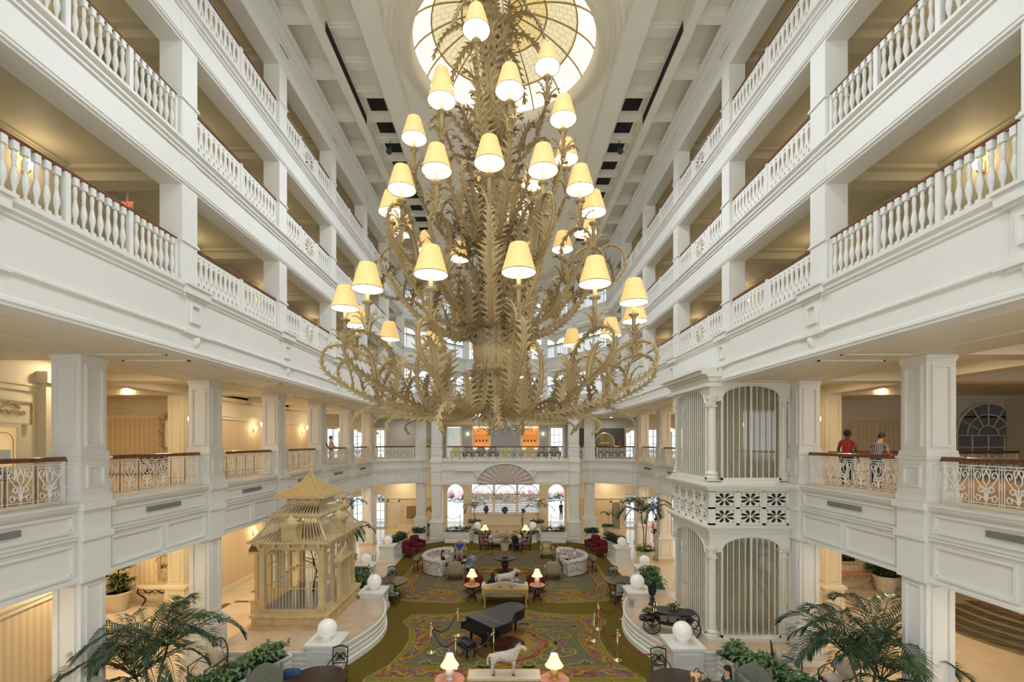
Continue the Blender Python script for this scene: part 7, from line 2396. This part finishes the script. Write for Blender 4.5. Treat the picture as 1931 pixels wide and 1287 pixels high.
for k in range(3): frame_face(mb, (15.0+1.5*k,22.78), (1,0), 1.2, 6.3, 8.2, (0,-1), .06, .03)
struct(mb.build('trim_%d' % nt, CREAM)); nt += 1
# curved carpeted stair at the lower right
STC = stripe_mat('stair_carpet', (0.14,0.11,0.06), (0.07,0.055,0.035), .5, 2)
STR_ = mat('stair_riser', (0.34,0.27,0.14), rough=.9, scale=9)
st = thing('carpeted_stair', 'curved flight of carpeted steps in the right ground-floor recess', 'stairs', (22.6,17.6,0))
for k in range(5):
    r = 5.4-.38*k
    pts = [(r*cos(a), r*sin(a)) for a in [radians(165+q*7.5) for q in range(15)]]
    MB().prism(pts + [(0.2*cos(radians(270)),.2*sin(radians(270))),(0.2*cos(radians(165)),.2*sin(radians(165)))], .16*k, .16*(k+1)-.03).build('riser', STR_, st)
    MB().prism([(x*1.01,y*1.01) for x, y in pts] + [(0.2*cos(radians(270)),.2*sin(radians(270))),(0.2*cos(radians(165)),.2*sin(radians(165)))], .16*(k+1)-.03, .16*(k+1)).build('tread', STC, st)
MB().prism([(3.7*cos(a),3.7*sin(a)) for a in [radians(165+q*7.5) for q in range(15)]] + [(0,-.2)], .80, .815).build('landing_carpet', CROSE, st)
dup(base_st, (19.4,17.0,.82), 0, 'brass stanchion on the landing of the carpeted stair')
# ================================================================ PALMS AND POT PLANTS
PALM = mat('palm_leaf', (0.028,0.062,0.016), rough=.4, scale=4, col2=(0.010,0.027,0.008))
PALM2 = mat('palm_leaf_light', (0.055,0.105,0.025), rough=.4, scale=4, col2=(0.02,0.045,0.012))
STEM = mat('palm_stem', (0.13,0.11,0.045), rough=.6, scale=8)
POT = mat('white_pot', (0.66,0.60,0.48), rough=.5, scale=3, col2=(0.60,0.53,0.41))
def frond_mesh(L, leafl, droop, rise, n=26, m=PALM, seed=0, w=.028):
    rnd_ = random.Random(seed)
    c = spline([(0,0,0),(L*.30,0,rise*.62),(L*.62,0,rise),(L*.88,0,rise-droop*.45),(L*1.0,0,rise-droop)], 8)
    mb = MB(); mb.tube(c, [.016*(1-.75*i/len(c)) for i in range(len(c))], 4)
    N = len(c)
    for k in range(n):
        t = .10+.90*k/(n-1)
        i = min(N-2, int(t*(N-1))); p = c[i].lerp(c[i+1], t*(N-1)-i); tg = (c[min(i+1,N-1)]-c[max(0,i-1)]).normalized()
        ll = leafl*(sin(pi*min(1,.18+.75*t))**.7)*rnd_.uniform(.88,1.1)
        for s in (-1,1):
            d = (tg*(.60+.4*t) + Vector((0,s,0))*(.95-.40*t) + Vector((0,0,.22-.1*t+rnd_.uniform(-.12,.12)))).normalized()
            e = p + d*ll - Vector((0,0,ll*.20)); q = p + d*ll*.45 + Vector((0,0,ll*.03))
            u = d.cross(Vector((0,0,1))).normalized()*w/2
            v_ = Vector((0,0,w*.25))
            mb.add([p, q+u, e, q-u, q+v_], [(0,1,4),(1,2,4),(2,3,4),(3,0,4)])
    return mb.mesh('frond', m)
BIGF = [frond_mesh(1.65,.52,.45,.50,34,PALM,1,.044), frond_mesh(1.45,.48,.30,.66,32,PALM,2,.042), frond_mesh(1.8,.52,.75,.40,36,PALM2,3,.042), frond_mesh(1.1,.42,.05,.80,28,PALM2,4,.04)]
def palm(label, loc, h, k, nf, seed, pot=None, stems=2, spread=.35, cover=True):
    rnd_ = random.Random(seed)
    t = thing('potted_palm' if pot else 'palm', label, 'palm', loc)
    z0 = pot or 0
    if pot:
        MB().lathe([(pot*.40,0),(pot*.42,.02),(pot*.58,pot*.92),(pot*.64,pot*.92),(pot*.64,pot),(pot*.56,pot),(pot*.54,pot*.9)], 24).build('pot', POT, t)
        MB().lathe([(.001,pot*.9),(pot*.55,pot*.9)], 20, cap=False).build('soil', SOIL, t)
        if cover:
            mb = MB(); foliage(mb, rnd_, [(pot*.5*cos(a), pot*.5*sin(a), pot+rnd_.uniform(0,.12)) for a in [q*.5 for q in range(13)]], 160, .22, .09, .12); mb.build('ground_cover', GREEN, t)
    for s in range(stems):
        a = 2*pi*s/stems + .4
        hs = h*(1-.13*s) if stems > 2 else h
        top = Vector((spread*.5*cos(a)*k, spread*.5*sin(a)*k, hs))
        MB().tube(spline([(.06*cos(a),.06*sin(a),z0*.9),(top.x*.4,top.y*.4,(z0+hs)/2),tuple(top)], 5), [.04*k]*3+[.032*k]*5+[.026*k]*3, 6).build('stem', STEM, t)
        for f in range(nf):
            b = 2*pi*f/nf + s*.6 + rnd_.uniform(-.2,.2)
            o = put('frond', BIGF[rnd_.choice([0,1,2,0,1,3])], t, tuple(top), b)
            o.rotation_euler = (0, rnd_.uniform(-.30,.22), b); o.scale = (k*rnd_.uniform(.85,1.1),)*3
    return t
palm('large dark-green palm in the bottom left foreground', (-8.95,11.5,0), 2.05, 1.06, 11, 21, None, 3, .7)
palm('large dark-green palm in the bottom right foreground', (9.15,11.4,0), 2.05, 1.14, 11, 22, None, 3, .7)
palm('slender palm in a white pot beyond the right marble entrance', (8.35,27.2,0), 3.0, .95, 9, 23, .80, 2, .5)
palm('bushy palm in a white pot behind the birdcage', (-8.45,24.0,0), 2.3, .85, 8, 24, .70, 2, .5)
palm('tall spiky palm rising behind the birdcage roof', (-8.9,25.6,0), 3.55, .6, 9, 25, .70, 1, .1)
palm('arching palm left of the far counter', (-2.5,36.6,0), 1.9, .75, 8, 26, .8, 1, .1)
palm('arching palm right of the far counter', (2.6,36.6,0), 1.9, .75, 8, 27, .8, 1, .1)
palm('small dark palm beside the far right column', (8.0,35.4,0), 1.5, .5, 9, 28, .7, 1, .1)
palm('small dark palm beside the far left column', (-5.75,35.6,0), 1.7, .5, 9, 29, .7, 1, .1)
# leafy pot plants
def pot_plant(label, loc, pot, h, n, L, w, seed, m=DARKG, spread=.3):
    rnd_ = random.Random(seed)
    t = thing('potted_plant', label, 'plant', loc)
    MB().lathe([(pot*.40,0),(pot*.42,.02),(pot*.60,pot*.92),(pot*.66,pot*.92),(pot*.66,pot),(pot*.56,pot),(pot*.54,pot*.9)], 24).build('pot', POT, t)
    MB().lathe([(.001,pot*.9),(pot*.55,pot*.9)], 20, cap=False).build('soil', SOIL, t)
    MB().tube([(0,0,pot*.8),(.03,0,pot+h*.5),(0,0,pot+h*.9)], [.04,.03,.02], 6).build('stem', STEM, t)
    mb = MB(); foliage(mb, rnd_, [(rnd_.uniform(-spread,spread), rnd_.uniform(-spread,spread), pot+rnd_.uniform(.0,h)) for q in range(40)], n, L, w, .1); mb.build('foliage', m, t)
    return t
pot_plant('tall bushy plant in a cream pot in the left ground-floor recess', (-16.75,19.7,0), .80, 1.5, 420, .34, .09, 41, DARKG, .34)
pot_plant('broad-leaved plant in a cream pot in the right ground-floor recess', (18.4,22.0,0), .85, .35, 260, .42, .16, 42, DARKG, .5)
pot_plant('flower arrangement on a white stand before the far sofa', (-.02,30.35,.02), .55, .40, 160, .22, .10, 43, mat('dried_flowers', (0.30,0.30,0.14), rough=.8, scale=12, col2=(0.45,0.40,0.26)), .22)
# ================================================================ PEOPLE
SKIN_L = mat('skin_light', (0.58,0.34,0.24), rough=.55, var=.04)
SKIN_D = mat('skin_dark', (0.10,0.05,0.03), rough=.5, var=.04)
def cloth(name, c): return mat(name, c, rough=.85, var=.10, scale=9)
HAIR_D = cloth('hair_dark', (0.02,0.014,0.01)); HAIR_B = cloth('hair_brown', (0.07,0.04,0.02)); HAIR_G = cloth('hair_grey', (0.35,0.33,0.30))
SHOE = cloth('shoe_dark', (0.03,0.03,0.035))
SEAT = ['head','head','neck','chest','spine','pelvis']
def person(label, loc, rz, pose, shirt, pants, skin, hair, shoes=SHOE, sleeves='short', shorts=False, arms=None, lean=0.0, longhair=False, k=1.0, bald=False):
    """one continuous body facing -y; joints -> Skin + Subdivision; regions coloured by the nearest joint"""
    dz = 0 if pose in ('stand',) else -.45
    J = []; E_ = []; reg = []
    def j(x, y, z, r, rg, parent=None, r2=None):
        J.append((x, y, z, r, r2 or r)); reg.append(rg)
        if parent is not None: E_.append((parent, len(J)-1))
        return len(J)-1
    ly = lambda z: -lean*max(0, z-.95-dz)      # forward lean of the trunk
    P = j(0,0,.95+dz,.135,'pants',None,.11)
    S1 = j(0,ly(1.15+dz),1.13+dz,.125,'shirt',P,.10)
    C = j(0,ly(1.33+dz),1.32+dz,.150,'shirt',S1,.11)
    N = j(0,ly(1.48+dz),1.475+dz,.055,'skin',C)
    H1 = j(0,ly(1.58+dz)-.02,1.57+dz,.080,'skin',N,.090)
    H2 = j(0,ly(1.68+dz)-.015,1.68+dz,.078,'skin',H1,.088)
    for s in (-1,1):
        sh = j(s*.175,ly(1.40+dz),1.405+dz,.060,'shirt',C)
        if arms == 'rail':      el, wr = (s*.25,-.10,1.16+dz), (s*.18,-.34,1.08+dz)
        elif arms == 'read':    el, wr = (s*.23,-.08,1.13+dz), (s*.10,-.32,1.18+dz)
        elif pose == 'stand':   el, wr = (s*.24,.02,1.13+dz), (s*.25,-.08,.90+dz)
        else:                   el, wr = (s*.25,.0,1.12+dz), (s*.14,-.24,1.04+dz)
        e = j(el[0], el[1]+ly(el[2]), el[2], .042, 'shirt' if sleeves == 'long' else 'skin', sh)
        w = j(wr[0], wr[1]+ly(wr[2]), wr[2], .029, 'skin', e)
        d = (Vector(wr)-Vector(el)).normalized()
        pm = Vector(J[w][:3]) + d*.07
        hnd = j(pm.x, pm.y, pm.z, .034, 'skin', w, .020)
        side = d.cross(Vector((0,0,1)))
        side = side.normalized() if side.length > .2 else Vector((1,0,0))
        for q, (o, L) in enumerate(((-.030,.065),(-.010,.078),(.010,.074),(.030,.058))):
            a = pm + d*.03 + side*o; b = a + d*L*.5 - Vector((0,0,.012)); c = a + d*L*.85 - Vector((0,0,.035))
            i1 = j(a.x,a.y,a.z,.011,'skin',hnd); i2 = j(b.x,b.y,b.z,.010,'skin',i1); j(c.x,c.y,c.z,.008,'skin',i2)
        tb = pm - d*.02 + side*.045*(-s); t2 = tb + d*.035 + side*.02*(-s)
        i1 = j(tb.x,tb.y,tb.z,.012,'skin',hnd); j(t2.x,t2.y,t2.z,.010,'skin',i1)
        if pose == 'stand':  kn, an, to = (s*.11,-.02,.50), (s*.11,.02,.09), (s*.115,-.13,.045)
        elif pose == 'legs_out': kn, an, to = (s*.12,-.44,.52), (s*.11,-.86,.50), (s*.115,-.90,.62)
        else:                kn, an, to = (s*.13,-.44,.50), (s*.13,-.46,.10), (s*.135,-.60,.05)
        hp = j(s*.09,-.02 if pose == 'stand' else -.08,.88+dz if pose == 'stand' else .49,.092,'pants',P)
        kk = j(*kn,.062,'pants',hp)
        an_ = j(*an,.042,'skin' if shorts else 'pants',kk)
        j(*to,.042,'shoes',an_,.034)
    me = skin_mesh('body', J, E_, None, 2)
    ms = {'shirt':0,'pants':1,'skin':2,'shoes':3}
    me.materials.clear()
    for m in (shirt, pants, skin, shoes): me.materials.append(m)
    jv = [Vector(p[:3]) for p in J]
    segs = [(jv[a], jv[b], reg[b], reg[a]) for a, b in E_]
    for pg in me.polygons:
        c = pg.center; best = None
        for a, b, r, r0 in segs:
            ab = b-a; t = max(0, min(1, (c-a).dot(ab)/max(1e-9, ab.length_squared)))
            d = (c-(a+ab*t)).length
            if best is None or d < best[0]: best = (d, r0 if (r == 'skin' and r0 in ('shirt','pants') and t < (.55 if r0 == 'shirt' else .2)) else r, t)
        pg.material_index = ms[best[1]]
    t = thing('person', label, 'person', loc, rz); t.scale = (k,)*3
    put('body', me, t)
    hz = 1.63+dz; hy = ly(hz)-.02
    if not bald:
        mb = MB()
        def hf(u, v):
            a = 2*pi*u; b = pi*.62*v
            back = .5+.5*sin(a)
            bb = b*(.62+.55*back)
            return (.098*cos(a)*sin(bb), hy+.012+.112*sin(a)*sin(bb), hz+.02+.125*cos(bb))
        mb.grid(hf, 20, 9, closed_u=True)
        if longhair: cushion(mb, (0,hy+.075,hz-.14), .085, .05, .17, 2.6, 14, 8)
        mb.build('hair', hair, t, True)
    else:
        mb = MB(); cushion(mb, (0,hy-.075,hz-.085), .055, .035, .05, 2.4, 12, 8); mb.build('beard', HAIR_G, t, True)
    for s in (-1,1):
        MB().sphere((s*.032,hy-.088,hz+.005), .010, 8, 6).build('eye', BLACKIRON, t)
        MB().sphere((s*.090,hy+.0,hz-.01), .026, 8, 6, sx=.45).build('ear', skin, t, True)
    MB().lathe([(.018,-.03),(.014,.0),(.004,.03)], 8, (0,hy-.097,hz-.02)).build('nose', skin, t, True)
    MB().box(-.022,hy-.094,hz-.072,.022,hy-.086,hz-.064).build('mouth', cloth('lip', (0.30,0.10,0.08)), t)
    return t
JEAN = cloth('jeans_blue', (0.05,0.07,0.13)); BLKC = cloth('black_cloth', (0.012,0.012,0.015)); WHTC = cloth('white_cloth', (0.62,0.62,0.64)); GRYC = cloth('grey_cloth', (0.26,0.26,0.28))
KHAK = cloth('khaki_cloth', (0.34,0.29,0.20)); REDC = cloth('red_cloth', (0.42,0.035,0.03)); BLUC = cloth('royal_blue', (0.02,0.07,0.42)); GRNC = cloth('green_cloth', (0.01,0.10,0.06))
STRC = stripe_mat('striped_navy_shirt', (0.03,0.04,0.10), (0.42,0.44,0.50), .06, 2)
person('man in a royal blue shirt sitting in the khaki armchair, far left', (-2.8,28.08,.02), 0, 'sit', BLUC, GRYC, SKIN_L, HAIR_G, shorts=True, bald=True)
person('woman dressed in black sitting on the left floral sofa', (-3.42,24.98,.02), pi/2, 'sit', BLKC, BLKC, SKIN_L, HAIR_B, sleeves='long', longhair=True, arms='read')
person('man in shorts reclining on the right floral sofa with feet up', (3.95,25.95,.02), -pi/2, 'legs_out', WHTC, JEAN, SKIN_L, HAIR_B, shoes=BLUC, shorts=True, arms='read')
t = round_table('low dark coffee table under the reclining man\'s feet', (2.75,25.9,.02), .48, .40, DARKWOOD, DARKWOOD, None, 3)
person('dark-haired person in black on the left of the cream settee', (-.55,20.72,.02), pi-.2, 'sit', BLKC, BLKC, SKIN_L, HAIR_D, sleeves='long', longhair=True)
person('person in a charcoal jacket on the right of the cream settee', (.52,20.72,.02), pi+.1, 'sit', GRYC, BLKC, SKIN_L, HAIR_D, sleeves='long')
person('woman in patterned red seated in the left carved armchair', (-1.32,30.55,.02), pi/2, 'sit', CROSE, BLKC, SKIN_L, HAIR_D, longhair=True)
person('person in a grey top seated in the right carved armchair', (1.32,30.55,.02), -pi/2, 'sit', GRYC, JEAN, SKIN_L, HAIR_B)
person('person in a pale grey shirt walking past the far counter', (1.42,37.5,0), -pi/2, 'stand', WHTC, GRYC, SKIN_L, HAIR_B)
person('dark-clothed figure outside the right far archway', (5.2,42.5,-.05), .6, 'stand', BLKC, BLKC, SKIN_L, HAIR_D, sleeves='long')
person('visitor in white shirt and dark shorts by the right entrance', (10.9,33.0,0), pi, 'stand', WHTC, BLKC, SKIN_L, HAIR_D, shorts=True)
bg = thing('pink_bag', 'bright pink shoulder bag on the visitor by the right entrance', 'bag', (10.62,32.8,.95)); mb = MB(); cushion(mb, (0,0,.2), .10, .07, .16, 3); mb.build('body', cloth('hot_pink', (0.62,0.04,0.24)), bg, True); MB().tube(spline([(-.06,0,.3),(.0,.02,.62),(.06,0,.3)], 5), .014, 5).build('strap', MATS['hot_pink'], bg)
person('person in blue standing on the left second-floor gallery', (-10.55,26.5,5.86), pi/2, 'stand', JEAN, BLKC, SKIN_L, HAIR_D, sleeves='long', arms='rail')
person('person in pale clothes standing on the left second-floor gallery', (-10.5,27.4,5.86), pi/2, 'stand', WHTC, KHAK, SKIN_L, HAIR_D, arms='rail')
person('man in a red shirt standing on the right second-floor gallery', (11.0,14.6,5.86), -pi/2+.5+pi, 'stand', REDC, BLKC, SKIN_D, HAIR_D, k=1.03)
person('woman in a navy striped top leaning forward on the right gallery', (11.45,14.05,5.86), pi/2+.35, 'stand', STRC, JEAN, SKIN_L, HAIR_B, lean=.45, arms='rail', k=.97)
person('dark-haired woman in green sitting at the bottom right round table', (5.95,12.1,.02), -pi/2, 'sit', GRNC, JEAN, SKIN_L, HAIR_D, longhair=True, arms='read')
armchair('low sage armchair under the woman at the bottom right table', SAGE, (6.05,12.1,.02), -pi/2)
# belongings
t = thing('handbag', 'cream and orange patterned handbag on the bottom right round table', 'bag', (5.22,12.35,.785), .4)
mb = MB(); cushion(mb, (0,0,.13), .24, .12, .13, 3); mb.build('body', voro_mat('animal_print', [(0.20,0.09,0.03),(0.72,0.52,0.32),(0.66,0.46,0.26)], 14), t, True)
MB().tube(spline([(-.12,0,.22),(0,.0,.36),(.12,0,.22)], 5), .014, 5).build('handle', BLACKIRON, t)
t = thing('leaflet', 'open white leaflet lying on the bottom right round table', 'paper', (5.15,12.05,.785), .3); MB().box(-.15,-.10,0,.0,.10,.006).build('page', WHITE, t); MB().box(.002,-.10,0,.15,.10,.006).build('page', WHITE, t)
def stroller(label, loc, rz, m):
    t = thing('stroller', label, 'stroller', loc, rz)
    for (x, y) in ((-.24,-.32),(.24,-.32),(-.26,.34),(.26,.34)):
        MB().tube([(x,y+.10*cos(2*pi*k/14),.11+.10*sin(2*pi*k/14)) for k in range(14)], .022, 6, closed=True).build('wheel', BLACKIRON, t)
    for s in (-1,1):
        MB().tube(spline([(s*.24,-.32,.11),(s*.24,0,.45),(s*.22,.38,.95),(s*.2,.42,1.02)], 4), .014, 5).build('frame', GREY, t)
        MB().tube([(s*.26,.34,.11),(s*.24,-.05,.5)], .014, 5).build('frame', GREY, t)
    MB().tube([(-.2,.42,1.02),(.2,.42,1.02)], .02, 6).build('handle', BLACKIRON, t)
    mb = MB(); cushion(mb, (0,-.05,.42), .20, .24, .07, 4); cushion(mb, (0,.18,.64), .20, .07, .24, 4); mb.build('seat', m, t, True)
    mb = MB()
    mb.grid(lambda u, v: (.23*cos(pi*u), .12+.30*cos(pi*.55*v+.4)*-1*.8+.15, .70+.30*sin(pi*u)*sin(.5+1.6*v)), 12, 8); mb.build('canopy', m, t, True)
    mb = MB(); cushion(mb, (0,.1,.22), .20, .2, .08, 4); mb.build('basket', BLKC, t, True)
    return t
stroller('black stroller parked before the right carved armchair', (.72,30.15,.02), .3, BLKC)
stroller('dark stroller loaded with bags left of the centre table', (-1.95,24.95,.02), -.6, GRYC)
t = round_table('low dark table between the left floral sofa and the khaki armchair', (-2.6,26.2,.02), .45, .44, DARKWOOD, DARKWOOD, None, 3)
armchair('dark red armchair partly hidden behind the left lamp table', RED, (-1.5,22.1,.02), pi, grp='dark armchairs behind the lamp tables')
armchair('dark red armchair partly hidden behind the right lamp table', RED, (1.5,22.1,.02), pi, grp='dark armchairs behind the lamp tables')

# set everything that stands on the carpet exactly on its pile
for o in list(COL.objects):
    if o.parent is None and abs(o.location.z-.02) < 1e-4: o.location.z = .028

for o in list(COL.objects):
    if o.parent is not None and o.name.split('.')[0] in ('foliage','leaves','ground_cover','blossom','lattice'): o['kind'] = 'stuff'
